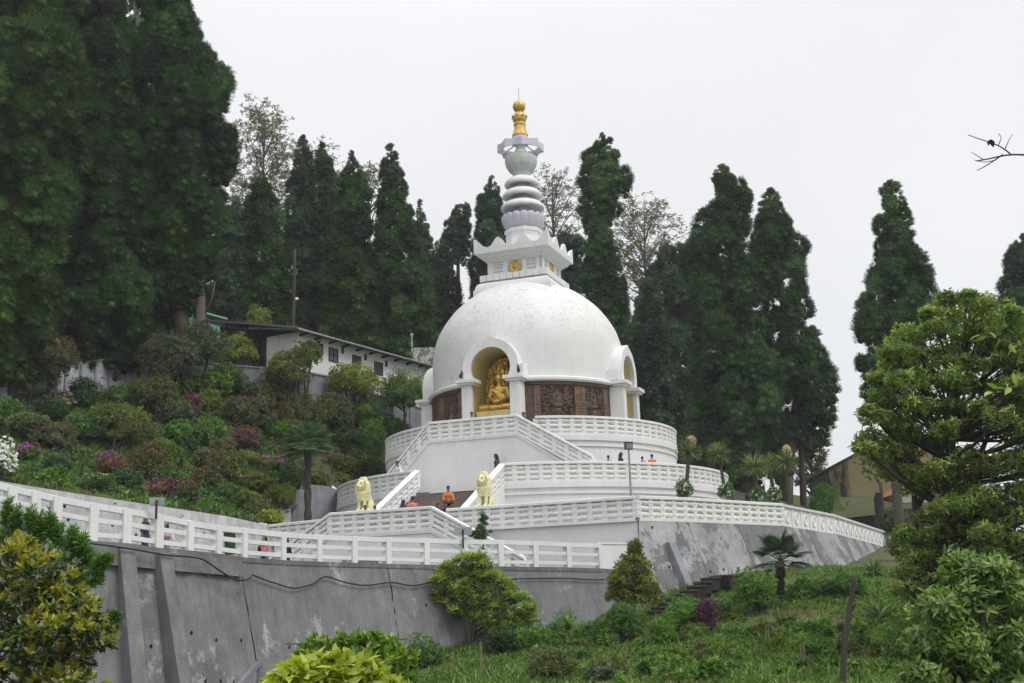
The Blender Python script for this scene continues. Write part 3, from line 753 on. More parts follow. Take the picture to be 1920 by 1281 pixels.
# lower round terrace
a2 = math.degrees(math.asin(2.42 / R2))
parapet('curved parapet of the lower round terrace, right of the brick stair', [LW(arc(R2 - .1, a2, 170, ZT2))], .66)
parapet('curved parapet of the lower round terrace, left of the brick stair', [LW(arc(R2 - .1, -120, -a2, ZT2))], .66)
yt = -math.sqrt((R2 - .1) ** 2 - 2.42 ** 2); yb_ = yt - 2.82 / .5
parapet('parapet sloping down the right side of the brick stair, behind a yellow lion', [LW([(2.42, yb_, ZT3), (2.42, yt, ZT2)])], .66)
parapet('parapet sloping down the left side of the brick stair', [LW([(-2.42, yt, ZT2), (-2.42, yb_, ZT3)])], .66)
st = thing('staircase', 'wide brown brick staircase between the two lions', 'staircase', loc(0, -14, ZT3)); b = MB(); n = 15
for i in range(n):
    z = ZT2 - (ZT2 - ZT3) * (i + 1) / n; y1 = yt + .5 - (yt - yb_ + .5) * i / n; y0 = yt + .5 - (yt - yb_ + .5) * (i + 1) / n
    b.add(*box(-2.3, 2.3, y0 - .03, -10.6, z - .2, z + (ZT2 - ZT3) / n - .004))
part('steps', b.tf(locv), M['steps'], st)
for s in (-1, 1):
    b = MB(); b.add(*prism([(yb_ - .1, ZT3), (yt + .6, ZT3), (yt + .6, ZT2), (yt, ZT2), (yb_ - .1, ZT3 + .02)], 0, s * 2.42 - .14, s * 2.42 + .14)); part('side_wall', b.tf(locv), M['white_wall'], st)

# ---- third terrace: polygon with a stair block of its own
ZR = 1.95                                                     # plaza below it
C3 = (11.35, -18.62); SIDE = [(11.35, -18.62), (12.87, -16.4), (16.15, -10.2)]
far1, far2 = at(1560, 970, 66.5), at(1670, 1008, 86)
t3 = thing('lower_terrace', 'lowest white walled terrace with the two lions on it', 'terrace', loc(4, -18.5, ZR))
b = MB(); zt = ZT3
front = LW([(-30, -6.0, 0), (-9.4, -15.8, 0), (-4.8, -17.2, 0), (-2.5, -18.35, 0), (11.35, -18.62, 0)])
b.add(*sweep([(p[0], p[1], 0) for p in front], [(-.3, 1.0), (0, 1.0), (0, zt), (-.3, zt)])); part('wall', b, M['white_wall'], t3)
b = MB(); fl = front + LW([(12.87, -16.4, 0), (16.15, -10.2, 0)]) + [far1, far2, np.array([18, 92., 0]), np.array([-12, 92., 0])]
b.add([(p[0], p[1], zt - .01) for p in fl], [tuple(range(len(fl)))]); part('floor', b, M['floor'], t3)
YB3 = -20.05
sb = stair_block('white block with two side flights below the lions, a grey plaque on it', YB3 - .1, -18.3, -2.6, 2.45, ZT3, ZR - .6, .60, .56, M['steps'])
b = MB(); p0 = (-2.2, 2.05); b.add(*box(-1.95, -.15, YB3 - .13, YB3 - .08, 2.0, 2.85)); part('plaque', b.tf(locv), M['wall_grey'], sb)
b = MB()
for i in range(7): b.add(*box(-1.85, -.25, YB3 - .142, YB3 - .13, 2.08 + .1 * i, 2.13 + .1 * i))
part('plaque_text_lines', b.tf(locv), M['grey_metal'], sb)
parapet('parapet over the front stair block of the lowest terrace, sloping down both ends',
        [LW([(-2.6 - 2.4 / .60, YB3, ZT3 - 2.4), (-2.6, YB3, ZT3)]), LW([(-2.6, YB3, ZT3), (2.45, YB3, ZT3)]), LW([(2.45, YB3, ZT3), (2.45 + 2.4 / .56, YB3, ZT3 - 2.4)])], .66)
parapet('straight parapet along the lowest terrace, from the stair block to the right corner', [LW([(2.5, -18.45, ZT3), (11.3, -18.60, ZT3)])], .66)
parapet('parapet along the lowest terrace, left of the stair block', [LW([(-14.5, -13.4, ZT3), (-9.4, -15.8, ZT3)]), LW([(-9.4, -15.8, ZT3), (-4.8, -17.2, ZT3)]), LW([(-4.8, -17.2, ZT3), (-2.5, -18.35, ZT3)])], .70)
parapet('parapet on top of the grey sloping wall, right of the terrace corner', [LW([(11.36, -18.58, ZT3), (12.87, -16.4, ZT3)]), LW([(12.87, -16.4, ZT3), (16.15, -10.2, ZT3)])], .62, mats=[M['rail_white'], M['worn_rosette']] if 'worn_rosette' in M else [M['rail_white'], M['rosette']])
# plain panelled balustrade that runs on to the right
bal = [np.array([*loc(16.15, -10.2)[:2], ZT3])] + [np.array([p[0], p[1], ZT3]) for p in (far1, far2)]
t = thing('balustrade', 'white panelled balustrade with round emblems running behind the big tree', 'balustrade', bal[1])
b = MB(); b.add(*sweep(bal, [(-.17, .90), (.17, .90), (.19, 1.02), (0, 1.06), (-.19, 1.02)])); part('top_rail', b, M['rail_white'], t)
b = MB(); b.add(*sweep(bal, [(-.04, -.05), (.06, -.05), (.06, .9), (-.04, .9)])); part('panel_wall', b, M['rail_white'], t)
for q0, q1 in zip(bal[:-1], bal[1:]):
    Q = resample([q0, q1], 1.55); d = q1 - q0; tt = d[:2] / np.linalg.norm(d[:2]); n = np.array([tt[1], -tt[0]])
    for i in range(len(Q) - 1):
        b = MB(); b.add(*obox(Q[i], tt, n, .2, .22, -.03, .9)); part('pier', b, M['rail_white'], t)
        m_ = (Q[i] + Q[i + 1]) / 2; b = MB(); V = lathe([(.0, .02), (.16, .02), (.17, .05), (.24, .05), (.26, 0)], 20)
        P = V[0]; b.add(np.array([m_[0] + n[0] * .06, m_[1] + n[1] * .06, m_[2] + .45]) + P[:, :1] * np.array([tt[0], tt[1], 0]) * 1.2 + P[:, 1:2] * np.array([0, 0, 1.2]) + P[:, 2:3] * np.array([n[0], n[1], 0]), V[1])
        part('emblem', b, M['rail_white'], t)

# ---- road, its railing and the tall retaining walls
dpx = [-250, 0, 137, 330, 480, 600, 800, 980, 1124, 1195]; dY = [29, 31.5, 33, 35, 38.8, 42, 45.8, 48.2, 50.9, 52.4]
def rdepth(x): return float(np.interp(x, dpx, dY))
posts = [(-96, 876, 938), (-60, 888, 950), (-24, 900, 962), (17, 911, 975), (61, 920, 986), (102, 930, 1000), (171, 943, 1013), (234, 953, 1017), (294, 964, 1026), (351, 976, 1031), (404, 985, 1037),
         (453, 990, 1044), (526, 998, 1049), (594, 1003, 1052), (661, 1006, 1054), (725, 1008, 1056), (797, 1010, 1058), (869, 1012, 1060), (937, 1013, 1061), (1002, 1015, 1062), (1064, 1018, 1063), (1124, 1020, 1065)]
rp = [(at(x, y0, rdepth(x)), at(x, y1, rdepth(x))) for x, y0, y1 in posts]
base_line = [p[1] for p in rp]; top_line = [p[0] for p in rp]
end_pt = at(1197, 1068, 52.3)
rl = thing('railing', 'long white concrete railing of posts and three rails along the road', 'railing', base_line[8])
b = MB(); b.add(*sweep(top_line, [(-.10, -.17), (.12, -.17), (.12, 0), (-.10, 0)])); part('top_rail', b, M['rail_white'], rl)
for f_ in (.46, .85):
    ln = [p0 * (1 - f_) + p1 * f_ for p0, p1 in rp]
    b = MB(); b.add(*sweep(ln, [(-.06, -.065), (.075, -.065), (.075, .065), (-.06, .065)])); part('rail', b, M['rail_white'], rl)
for i, (p0, p1) in enumerate(rp):
    d = base_line[min(i + 1, len(rp) - 1)] - base_line[max(i - 1, 0)]; tt = d[:2] / np.linalg.norm(d[:2]); n = np.array([tt[1], -tt[0]])
    w = .235
    b = MB(); b.add(*obox(p1, tt, n, w, .30, -.05, p0[2] - p1[2] - .02)); part('post', b, M['rail_white'], rl)
# solid end of the railing
b = MB(); e0 = at(1124, 1020, rdepth(1126)); tz = e0[2]
ends = [np.array([*rp[-1][1][:2], 0]), np.array([end_pt[0], end_pt[1], 0])]
b.add(*sweep(ends, [(-.12, .6), (.14, .6), (.14, tz - .02), (-.12, tz - .02)])); b.add(*sweep(ends, [(-.15, tz - .018), (.17, tz - .018), (.17, tz + .06), (-.15, tz + .06)]))
solo('parapet_wall', b, M['rail_white'], 'solid white wall closing the right end of the road railing', 'wall', ends[1] + np.array([0, 0, 1.0]))

# retaining wall below the railing: leaning face
wl = base_line + [end_pt + np.array([.05, .02, -.05])]
ext = [at(1232, 1080, 52.0)]
def leaning(b, line, depth_f, lean, thick=.6, zoff=-.03, mi=0, rows=7, ztop=None):
    P = np.array(line, float); n = len(P); d = np.diff(P, axis=0)[:, :2]; d = d / np.linalg.norm(d, axis=1)[:, None]
    V = []
    for i in range(n):
        nn = d[max(i - 1, 0)] + d[min(i, n - 2)]; nn = nn / np.linalg.norm(nn); o = np.array([nn[1], -nn[0]]); D_ = depth_f(i)
        for r in range(rows):
            q = D_ * r / (rows - 1); V.append((P[i, 0] + o[0] * (lean * q + .10), P[i, 1] + o[1] * (lean * q + .10), P[i, 2] + zoff - q))
        V.append((P[i, 0] - o[0] * thick, P[i, 1] - o[1] * thick, P[i, 2] + zoff))
    k = rows + 1; Fs = []
    for i in range(n - 1):
        for r in range(rows - 1): Fs.append((i * k + r, i * k + r + 1, (i + 1) * k + r + 1, (i + 1) * k + r))
        Fs.append((i * k, (i + 1) * k, (i + 1) * k + rows, i * k + rows))
    b.add(V, Fs, mi)
rw = thing('retaining_wall', 'tall leaning grey cement retaining wall under the white railing', 'wall', (base_line[10][0], base_line[10][1], -2))
b = MB(); leaning(b, wl, lambda i: 5.6, .22); part('wall_face', b, M['wall_dark'], rw)
b = MB(); cop = [p + np.array([0, 0, -.02]) for p in wl[:]]
b.add(*sweep(cop, [(.06, -.16), (.16, -.16), (.17, -.01), (-.5, .0), (-.5, -.16)])); part('coping', b, M['wall_dark2'] if 'wall_dark2' in M else M['wall_dark'], rw)
def along(pts, x_px):
    """point of the railing line seen at pixel column x_px"""
    xs = [p[0] for p in posts]; return np.array([np.interp(x_px, xs, [q[i] for q in base_line]) for i in range(3)])
for x0, x1, wd in ((224, 290, .5),):
    pass
for xp, wd in ((226, .42), (292, .42)):
    p = along(base_line, xp); q = along(base_line, xp + 12); d = (q - p)[:2]; tt = d / np.linalg.norm(d); n = np.array([tt[1], -tt[0]])
    b = MB(); V = []
    for z, o1 in ((-.17, .44), (-5.5, 2.0)):
        for a in (-.5, .5):
            for o_ in (.0, o1): V.append((p[0] + tt[0] * a * wd + n[0] * o_, p[1] + tt[1] * a * wd + n[1] * o_, p[2] + z))
    b.add(V, [(0, 2, 3, 1), (4, 5, 7, 6), (0, 1, 5, 4), (2, 6, 7, 3), (0, 4, 6, 2), (1, 3, 7, 5)]); part('buttress', b, M['wall_dark'], rw)
# beam under the railing between and beside the buttresses
lx = [along(base_line, x) for x in (150, 200, 260, 330, 400, 436)]
b = MB(); b.add(*sweep(lx, [(.1, -.66), (.40, -.66), (.34, -.17), (.1, -.17)])); part('beam', b, M['wall_dark'], rw)
# expansion joints and drain holes in the wall face
def wall_pt(xp, q, out_=.02):
    p = along(base_line, xp); r = along(base_line, xp + 10); d = (r - p)[:2] if xp < 1110 else (p - along(base_line, xp - 10))[:2]; tt = d / np.linalg.norm(d); n = np.array([tt[1], -tt[0]])
    return np.array([p[0] + n[0] * (.22 * q + .10 + out_), p[1] + n[1] * (.22 * q + .10 + out_), p[2] - .03 - q]), tt, n
b = MB()
for xp, wob in ((442, .02), (722, .05)):
    pts = [wall_pt(xp, q, .0)[0] + np.array([random.gauss(0, wob * .5), 0, 0]) for q in np.linspace(.15, 4.6, 22)]
    b.add(*tube(pts, .02, 5))
pts = [wall_pt(x, 2.62 + .02 * math.sin(x), .0)[0] for x in np.linspace(500, 735, 14)]; b.add(*tube(pts, .012, 4))
part('joints', b, M['dark_hole'], rw)
b = MB()
for xp, q in [(205, 2.1), (268, 2.7), (262, 3.9), (285, 4.0), (335, 2.3), (372, 2.5), (420, 2.5), (345, 3.6), (368, 3.62), (392, 3.65), (416, 3.68), (436, 3.7), (338, 4.9), (362, 4.85), (386, 4.85), (409, 4.8), (430, 4.75),
              (508, 2.72), (552, 2.68), (588, 2.62), (620, 2.6), (662, 2.55), (705, 2.55), (508, 4.1), (782, 1.45), (905, 2.35), (940, 2.3), (980, 2.3), (1000, 2.3), (1030, 2.35), (890, 1.2)]:
    c, tt, n = wall_pt(xp, q); a = np.arange(8) * math.pi / 4; s = np.array([tt[0], tt[1], 0]); u = np.array([0, 0, 1.])
    b.add(np.concatenate([c + .045 * np.cos(a)[:, None] * s + .06 * np.sin(a)[:, None] * u]), [tuple(range(8))])
part('drain_holes', b, M['dark_hole'], rw)
# cable drooping along the top of the wall
cp = []
for x, q in [(150, -.02), (235, .05), (290, .10), (330, .08), (350, .10), (370, .35), (400, .62), (420, .66), (440, .5), (453, .36), (480, .55), (530, .78), (570, .62), (595, .30), (630, .55), (670, .66), (720, .50), (760, .66), (790, .50), (850, .42), (930, .36), (1000, .30), (1060, .30), (1110, .34), (1124, .3)]:
    cp.append(wall_pt(x, max(q, .0) + .14, .42 if x < 445 else .13)[0])
b = MB(); b.add(*tube(sinterp(cp, 140), .027, 5)); solo('cable', b, M['cable'], 'thin black cable drooping along the grey wall under the railing', 'cable', cp[10])

# battered wall right of the corner
top = [np.array([*loc(11.36, -18.66)[:2], ZT3]), np.array([*loc(12.92, -16.42)[:2], ZT3]), np.array([*loc(16.2, -10.2)[:2], ZT3]), np.array([far1[0] + .06, far1[1], ZT3]), np.array([far2[0], far2[1], ZT3])]
bwt = thing('retaining_wall', 'pale grey sloping retaining wall with worn patches below the right parapet', 'wall', top[1] - np.array([0, 0, 3]))
P = []
for p, q in zip(top[:-1], top[1:]):
    k = 6; P += [p + (q - p) * i / k for i in range(k)]
P.append(top[-1])
b = MB(); leaning(b, P, lambda i: 5.2, .42, .3, -.02, rows=8); 
B1 = b.v[0][:8].copy(); B0 = at(1190, 1190, 49.6); Vv = []
for j in range(7):
    E_ = B1[-2] if len(B1) > 8 else B1[7]
    foot = E_ + (B0 - E_) * j / 6
    for r in range(8): Vv.append(B1[0] + (foot - B1[0]) * r / 7 + np.array([0, .0, 0]))
b.add(Vv, [(j * 8 + r, (j + 1) * 8 + r, (j + 1) * 8 + r + 1, j * 8 + r + 1) for j in range(6) for r in range(7)])
part('wall_face', b, M['wall_light'], bwt)
b = MB()
def bpt(s, q, o_=.02):
    dd = np.concatenate([[0], np.cumsum([np.linalg.norm((y - x)[:2]) for x, y in zip(top[:-1], top[1:])])]); p = np.array([np.interp(s, dd, [x[i] for x in top]) for i in range(3)])
    p2 = np.array([np.interp(s + .2, dd, [x[i] for x in top]) for i in range(3)]); d = (p2 - p)[:2]; tt = d / np.linalg.norm(d); n = np.array([tt[1], -tt[0]])
    return np.array([p[0] + n[0] * (.42 * q + .1 + o_), p[1] + n[1] * (.42 * q + .1 + o_), p[2] - q]), tt, n
for s in (2.72, 6.2, 9.9, 13.2): b.add(*tube([bpt(s, q, -.01)[0] for q in np.linspace(.02, 5, 8)], .011, 5))
part('joints', b, M['dark_hole'], bwt)
b = MB()
for s, q in [(.8, 2.0), (2.95, 2.2), (3.9, 2.1), (4.9, 2.1), (6.7, 2.0), (8, 1.9), (3.1, 3.0), (3.9, 3.0), (4.7, 2.95), (5.6, 2.9), (.6, .3), (10.5, 1.8), (12, 1.7)]:
    c, tt, n = bpt(s, q); a = np.arange(8) * math.pi / 4; b.add(c + .06 * np.cos(a)[:, None] * np.array([tt[0], tt[1], 0]) + .07 * np.sin(a)[:, None] * np.array([0, 0, 1.]), [tuple(range(8))])
part('drain_holes', b, M['dark_hole'], bwt)
b = MB(); V = []
for q, o_ in ((.95, .26), (3.9, .50)):
    for s in (1.05, 1.42):
        c, tt, n = bpt(s, q, -.2); V.append(c); V.append(bpt(s, q, o_)[0])
b.add(V, [(0, 2, 3, 1), (4, 5, 7, 6), (0, 1, 5, 4), (2, 6, 7, 3), (0, 4, 6, 2), (1, 3, 7, 5)]); part('buttress', b, M['wall_grey'], bwt)

# road slab and plaza
b = MB(); rd = [np.array([p[0], p[1], p[2] - .05]) for p in wl]
back = [at(-300, 985, 42), at(140, 985, 47), at(300, 1005, 51), at(500, 1020, 60), at(600, 1030, 64), np.array([*loc(2, -17)[:2], 1.9]), np.array([*loc(11.3, -18.7)[:2], 1.9])]
back[4] = np.array([*loc(-9, -15.0)[:2], 1.95]); back[3] = np.array([*loc(-13, -13.)[:2], 2.0])
n = len(rd); k = np.linspace(0, n - 1, len(back)).round().astype(int)
V = rd + [np.array([p[0], p[1], rd[k[i]][2]]) for i, p in enumerate(back)]
Fs = []
for i in range(len(back) - 1): Fs.append(tuple(range(k[i], k[i + 1] + 1)) + (n + i + 1, n + i))
b.add(V, Fs); structure('road', b, M['road'])
# road back wall (left)
bw = [at(-330, 870, 44), at(-60, 893, 46.5), at(140, 926, 49), at(300, 950, 53), at(420, 968, 57.5), at(500, 985, 61.5), at(540, 985, 63)]
rbw = thing('retaining_wall', 'pale stained retaining wall behind the road, below the shrub slope', 'wall', bw[3] - np.array([0, 0, 2]))
b = MB(); leaning(b, bw, lambda i: 4.2, .18, 1.0, 0, rows=5); part('wall_face', b, M['wall_road'], rbw)
b = MB()
bwx = [-330, -60, 140, 300, 420, 500, 540]; bwy = [870, 893, 926, 950, 968, 985, 985]
for x, y in [(100, 948), (118, 950), (125, 975), (188, 955), (206, 955), (200, 985), (243, 1003), (330, 972), (305, 970), (372, 1000), (384, 985), (262, 975), (345, 1000)]:
    p = np.array([np.interp(x, bwx, [w[i] for w in bw]) for i in range(3)]); r = np.array([np.interp(x + 10, bwx, [w[i] for w in bw]) for i in range(3)])
    q = max(.1, (y - np.interp(x, bwx, bwy)) / F * p[1]); d = (r - p)[:2]; tt = d / np.linalg.norm(d); n = np.array([tt[1], -tt[0]])
    c = np.array([p[0] + n[0] * (.18 * q + .12), p[1] + n[1] * (.18 * q + .12), p[2] - q]); a = np.arange(8) * math.pi / 4
    b.add(c + .06 * np.cos(a)[:, None] * np.array([tt[0], tt[1], 0]) + .07 * np.sin(a)[:, None] * np.array([0, 0, 1.]), [tuple(range(8))])
part('drain_holes', b, M['dark_hole'], rbw)
# grey wall behind the palm, left of the terraces
gw = [at(541, 984, 63), at(542, 948, 66.5), at(540, 905, 70), at(612, 912, 72), at(648, 925, 74), at(672, 940, 76.5)]
b = MB(); leaning(b, gw, lambda i: 4.5, .1, .4, 0, rows=4); solo('wall', b, M['wall_grey'], 'short grey wall behind the fan palm at the foot of the shrub slope', 'wall', gw[3] - np.array([0, 0, 3]))
# ================================================================ ground
def tps(pts):
    P = np.array(pts, float); n = len(P)
    def U(r2): return np.where(r2 > 0, r2 * np.log(np.maximum(r2, 1e-12)), 0)
    K = U(((P[:, None, :2] - P[None, :, :2]) ** 2).sum(2)) + np.eye(n) * 20
    A = np.zeros((n + 3, n + 3)); A[:n, :n] = K; A[:n, n] = 1; A[:n, n + 1:] = P[:, :2]; A[n, :n] = 1; A[n + 1:, :n] = P[:, :2].T
    w = np.linalg.solve(A, np.concatenate([P[:, 2], [0, 0, 0]]))
    def f(X, Y):
        X, Y = np.asarray(X, float), np.asarray(Y, float); s = X.shape; q = np.stack([X.ravel(), Y.ravel()], 1); o = []
        for c in np.array_split(q, max(1, len(q) // 4000)):
            o.append(U(((c[:, None] - P[None, :, :2]) ** 2).sum(2)) @ w[:n] + w[n] + c @ w[n + 1:])
        return np.concatenate(o).reshape(s)
    return f
def inside(poly, X, Y):
    r = np.zeros(np.shape(X), bool); n = len(poly)
    for i in range(n):
        x0, y0 = poly[i][:2]; x1, y1 = poly[(i + 1) % n][:2]
        c = ((y0 > Y) != (y1 > Y)); r ^= c & (X < (x1 - x0) * (Y - y0) / ((y1 - y0) if y1 != y0 else 1e-9) + x0)
    return r
M['blade'] = None
hill = tps([at(-330, 868, 45.5), at(-60, 890, 48), at(140, 922, 50.5), at(300, 946, 54.5), at(420, 964, 59), at(500, 980, 63), at(575, 967, 66), at(545, 902, 71), at(612, 908, 73), at(650, 920, 75.5),
            at(690, 896, 78), at(735, 832, 82), at(765, 803, 85.5), at(0, 778, 64), at(-300, 765, 58), at(130, 752, 68), at(270, 740, 73), at(420, 708, 78), at(620, 754, 79.2), at(700, 785, 82.5),
            (-40, 100, 19), (-20, 105, 18), (-60, 90, 22), (0, 100, 12), (15, 97, 9), (30, 100, 8.5), (45, 110, 8), (0, 140, 12), (40, 140, 9), (-60, 140, 25), (-70, 60, 22), (22, 88, 5), (30, 85, 6)])
bank = tps([at(1040, 1182, 49), at(800, 1200, 47.5), at(660, 1235, 45), at(480, 1275, 41), at(250, 1330, 37), at(0, 1350, 33), at(1215, 1152, 50), at(1335, 1088, 50), at(1500, 1076, 53.5), at(1640, 1066, 60), at(1760, 1045, 70),
            at(1900, 1020, 80), at(960, 1281, 33), at(1500, 1281, 29), at(1900, 1281, 26), at(1500, 1185, 40), at(1700, 1155, 42), at(1250, 1215, 42), at(2300, 1150, 45), at(2300, 1020, 80), (0, 10, -1.75), (-10, 15, -2.3), (10, 15, -1.6), (0, 22, -1.8), (-14, 24, -2.4)])
def ngrid(t, x0, x1, y0, y1, step, f, drop=None, rough=.0):
    xs = np.arange(x0, x1 + step, step); ys = np.arange(y0, y1 + step, step); X, Y = np.meshgrid(xs, ys, indexing='ij')
    Z = f(X, Y) + (rng.normal(0, rough, X.shape) if rough else 0)
    i, j = np.meshgrid(np.arange(len(xs) - 1), np.arange(len(ys) - 1), indexing='ij'); k = len(ys)
    Q = np.stack([i * k + j, (i + 1) * k + j, (i + 1) * k + j + 1, i * k + j + 1], 2).reshape(-1, 4)
    V = np.stack([X, Y, Z], 2).reshape(-1, 3)
    if drop is not None:
        C = V[Q].mean(1); Q = Q[~drop(C[:, 0], C[:, 1])]
    t.add(V, Q)
circ = [tuple(loc(11.2 * math.sin(a), -11.2 * math.cos(a))[:2]) for a in np.radians(np.linspace(-58, -150, 14))]
low = [p[:2] for p in rd] + [tuple(p[:2]) for p in top[1:]] + [(34, 92), (12, 92)] + circ[::-1] + [(p[0] - .1, p[1] + .7) for p in gw[:0:-1]] + [(p[0] - .15, p[1] + .55) for p in bw[::-1]]
front_of = [p[:2] for p in wl] + [tuple(p[:2]) for p in top[1:]] + [(60, 110), (60, 160), (-80, 160), (-80, 30)]
def soil(name, a, b, c):
    mt, t, p = nodes(name)
    g = rmp(t, nz(t, .35, 6, .65), [(.35, a), (.52, b), (.7, c)]); g = mixc(t, g, rmp(t, nz(t, 8, 4, .7), [(.3, .6), (.7, 1.25)]), 1.0, 'MULTIPLY')
    t.links.new(g, p.inputs["Base Color"]); p.inputs["Roughness"].default_value = .95; bump(t, p, nz(t, 7, 6, .7), .8, .08); return mt
M['soil'] = soil('mossy_soil', (.085, .062, .032), (.075, .088, .024), (.06, .10, .022))
M['turf'] = soil('turf', (.075, .065, .028), (.075, .11, .026), (.09, .145, .032))
b = MB(); ngrid(b, -75, 50, 38, 150, .9, hill, lambda X, Y: inside(low, X, Y) | ((X - AX) ** 2 + (Y - AD) ** 2 < 11.2 ** 2) | (inside(front_of, X, Y) == False), .05)
structure('hillside', b, M['soil'], True)
b = MB(); ngrid(b, -30, 62, 4, 100, .8, bank, lambda X, Y: inside(front_of, X, Y), .04)
structure('garden_slope', b, M['turf'], True)
b = MB(); n = 48; a = np.arange(n) * 2 * math.pi / n
V = [(0, 60, -6.0)]; Fs = []
for r, z in ((60, -6.0), (200, -6.0), (800, -8.0), (3000, -20.0)): V += [(r * math.cos(t), 60 + r * math.sin(t), z) for t in a]
Fs += [(0, 1 + i, 1 + (i + 1) % n) for i in range(n)]
for k in range(3): Fs += [(1 + k * n + i, 1 + (k + 1) * n + i, 1 + (k + 1) * n + (i + 1) % n, 1 + k * n + (i + 1) % n) for i in range(n)]
b.add(V, Fs); structure('ground', b, M['turf'])
def hit(f, x, y, Y0=30, Y1=120):
    """where the ray through (x, y) of the photograph meets the surface z = f"""
    r = ray(x, y); Ys = np.arange(Y0, Y1, .25); P = r[None] * (Ys / r[1])[:, None]
    d = P[:, 2] - f(P[:, 0], P[:, 1]); k = np.where(d < 0)[0]
    q = P[k[0]] if len(k) else P[-1]
    return np.array([q[0], q[1], float(f(q[0], q[1]))])

# stone steps on the garden slope, along the walls
def step_run(label, pts, w, d, drop):
    t = thing('garden_steps', label, 'steps', pts[0]); b = MB(); b2 = MB()
    for i, p in enumerate(pts):
        q = pts[min(i + 1, len(pts) - 1)]; o = pts[max(i - 1, 0)]; dd = (q - o)[:2]; tt = dd / np.linalg.norm(dd); n = np.array([tt[1], -tt[0]]); c = p + np.array([n[0] * d * .3, n[1] * d * .3, .002 * i])
        b.add(*obox(c, tt, n, w, d, -drop, -.06)); b2.add(*obox(c, tt, n, w + .05, d + .08, -.058, 0.0))
    part('risers', b, M['dark_steps'], t); part('treads', b2, M['tread'], t)
M['tread'] = plaster('worn_tread', (.10, .095, .085), (.17, .165, .15), .55, .1, 2)
step_run('dark stone steps climbing along the foot of the pale sloping wall', [at(1218 + 13.5 * i, 1145 - 7.6 * i, 48.6 + .06 * i) for i in range(9)] + [at(1346 + 22 * i, 1080 - .4 * i, 49.2 + .5 * i) for i in range(4)], .34, 1.1, .5)
step_run('short flight of dark stone steps near the right palm', [at(1478 + 15 * i, 1090 - 4.5 * i, 51.5 + .4 * i) for i in range(5)], .5, 1.2, .7)
step_run('dark stone steps at the foot of the grey wall, behind the bright broad-leaved bush', [at(745 + 13 * i, 1204 - 6.5 * i, 46.2 + .05 * i) for i in range(5)], .6, 1.2, .8)
# concrete handrail at the bottom edge
hp = [at(432, 1300, 33.6), at(489, 1233, 34.4)]
t = thing('handrail', 'grey concrete handrail of the steps at the bottom edge of the picture', 'handrail', hp[1] - np.array([0, 0, 1.2]))
b = MB(); b.add(*sweep([hp[0], hp[1]], [(-.08, -.16), (.08, -.16), (.08, 0), (-.08, 0)])); part('rail', b, M['wall_grey'], t)
b = MB(); lo = [p + np.array([0, .0, -.55]) for p in hp]; b.add(*sweep(lo, [(-.06, -.14), (.06, -.14), (.06, 0), (-.06, 0)])); part('rail', b, M['wall_grey'], t)
b = MB(); p = hp[1]; b.add(*box(p[0] - .09, p[0] + .09, p[1] - .09, p[1] + .09, p[2] - 1.7, p[2] - .02)); part('post', b, M['wall_grey'], t)
# ================================================================ buildings and walls round the site
M['bwall'] = painted('building_white', (.82, .82, .82), (.42, .42, .40), .3)
M['roof_metal'] = plain('roof_sheet', (.15, .155, .165), .5, .4, .15, 1.0)
M['dark_wood'] = plain('dark_wood', (.045, .035, .03), .8)
M['glass'] = plain('window_glass', (.10, .12, .14), .12, 0, .2, 1, 0, .6)
M['frame'] = plain('window_frame', (.055, .04, .035), .6)
M['mint'] = painted('mint_paint', (.22, .52, .36), (.3, .35, .3), .3)
def stained(name, c, s):
    mt, t, p = nodes(name)
    g = t.nodes.new("ShaderNodeNewGeometry"); sp = t.nodes.new("ShaderNodeSeparateXYZ"); t.links.new(g.outputs["Position"], sp.inputs[0])
    n = nz(t, .55, 6, .7, (1, 1, .25)); ad = t.nodes.new("ShaderNodeMath"); ad.operation = 'MULTIPLY_ADD'; ad.inputs[1].default_value = -.15; ad.inputs[2].default_value = 4.64
    t.links.new(sp.outputs[0], ad.inputs[0]); sm = t.nodes.new("ShaderNodeMath"); sm.operation = 'ADD'; t.links.new(ad.outputs[0], sm.inputs[0]); t.links.new(n, sm.inputs[1])
    m_ = rmp(t, sm.outputs[0], [(.86, 0.0), (.98, 1.0)])
    base = mixc(t, rmp(t, nz(t, .8, 5), [(.3, tuple(x * .8 for x in c)), (.7, c)]), s, m_)
    t.links.new(base, p.inputs["Base Color"]); p.inputs["Roughness"].default_value = .9; return mt
M['ochre_wall'] = stained('stained_ochre_wall', (.47, .40, .215), (.055, .05, .045))
M['old_white'] = plaster('weathered_white', (.16, .16, .15), (.60, .60, .58), .48, .04, 2.2)

def wallframe(A, B):
    d = (B - A)[:2]; L = np.linalg.norm(d); tt = d / L; n = np.array([tt[1], -tt[0]]); return tt, n, L
def wallhit(A, B, px, py):
    tt, n, L = wallframe(A, B); r = ray(px, py); k = (n @ A[:2]) / (n @ r[:2]); p = r * k
    return (p[:2] - A[:2]) @ tt, p[2]
A = at(558, 622, 79); zE = A[2]
B = min((at(797, 687, Y) for Y in np.arange(80, 110, .05)), key=lambda p: abs(p[2] - zE)); tt, n, L = wallframe(A, B)
def bp(s, o, z): return np.array([A[0] + tt[0] * s + n[0] * o, A[1] + tt[1] * s + n[1] * o, z])
def bbox(mb, s0, s1, o0, o1, z0, z1):
    V = [bp(s, o, z) for z in (z0, z1) for o in (o0, o1) for s in (s0, s1)]; mb.add(V, [(0, 2, 3, 1), (4, 5, 7, 6), (0, 1, 5, 4), (2, 6, 7, 3), (0, 4, 6, 2), (1, 3, 7, 5)])
bt = thing('building', 'long white single storey building with a grey sheet roof above the shrub slope', 'building', bp(L / 2, 0, 15))
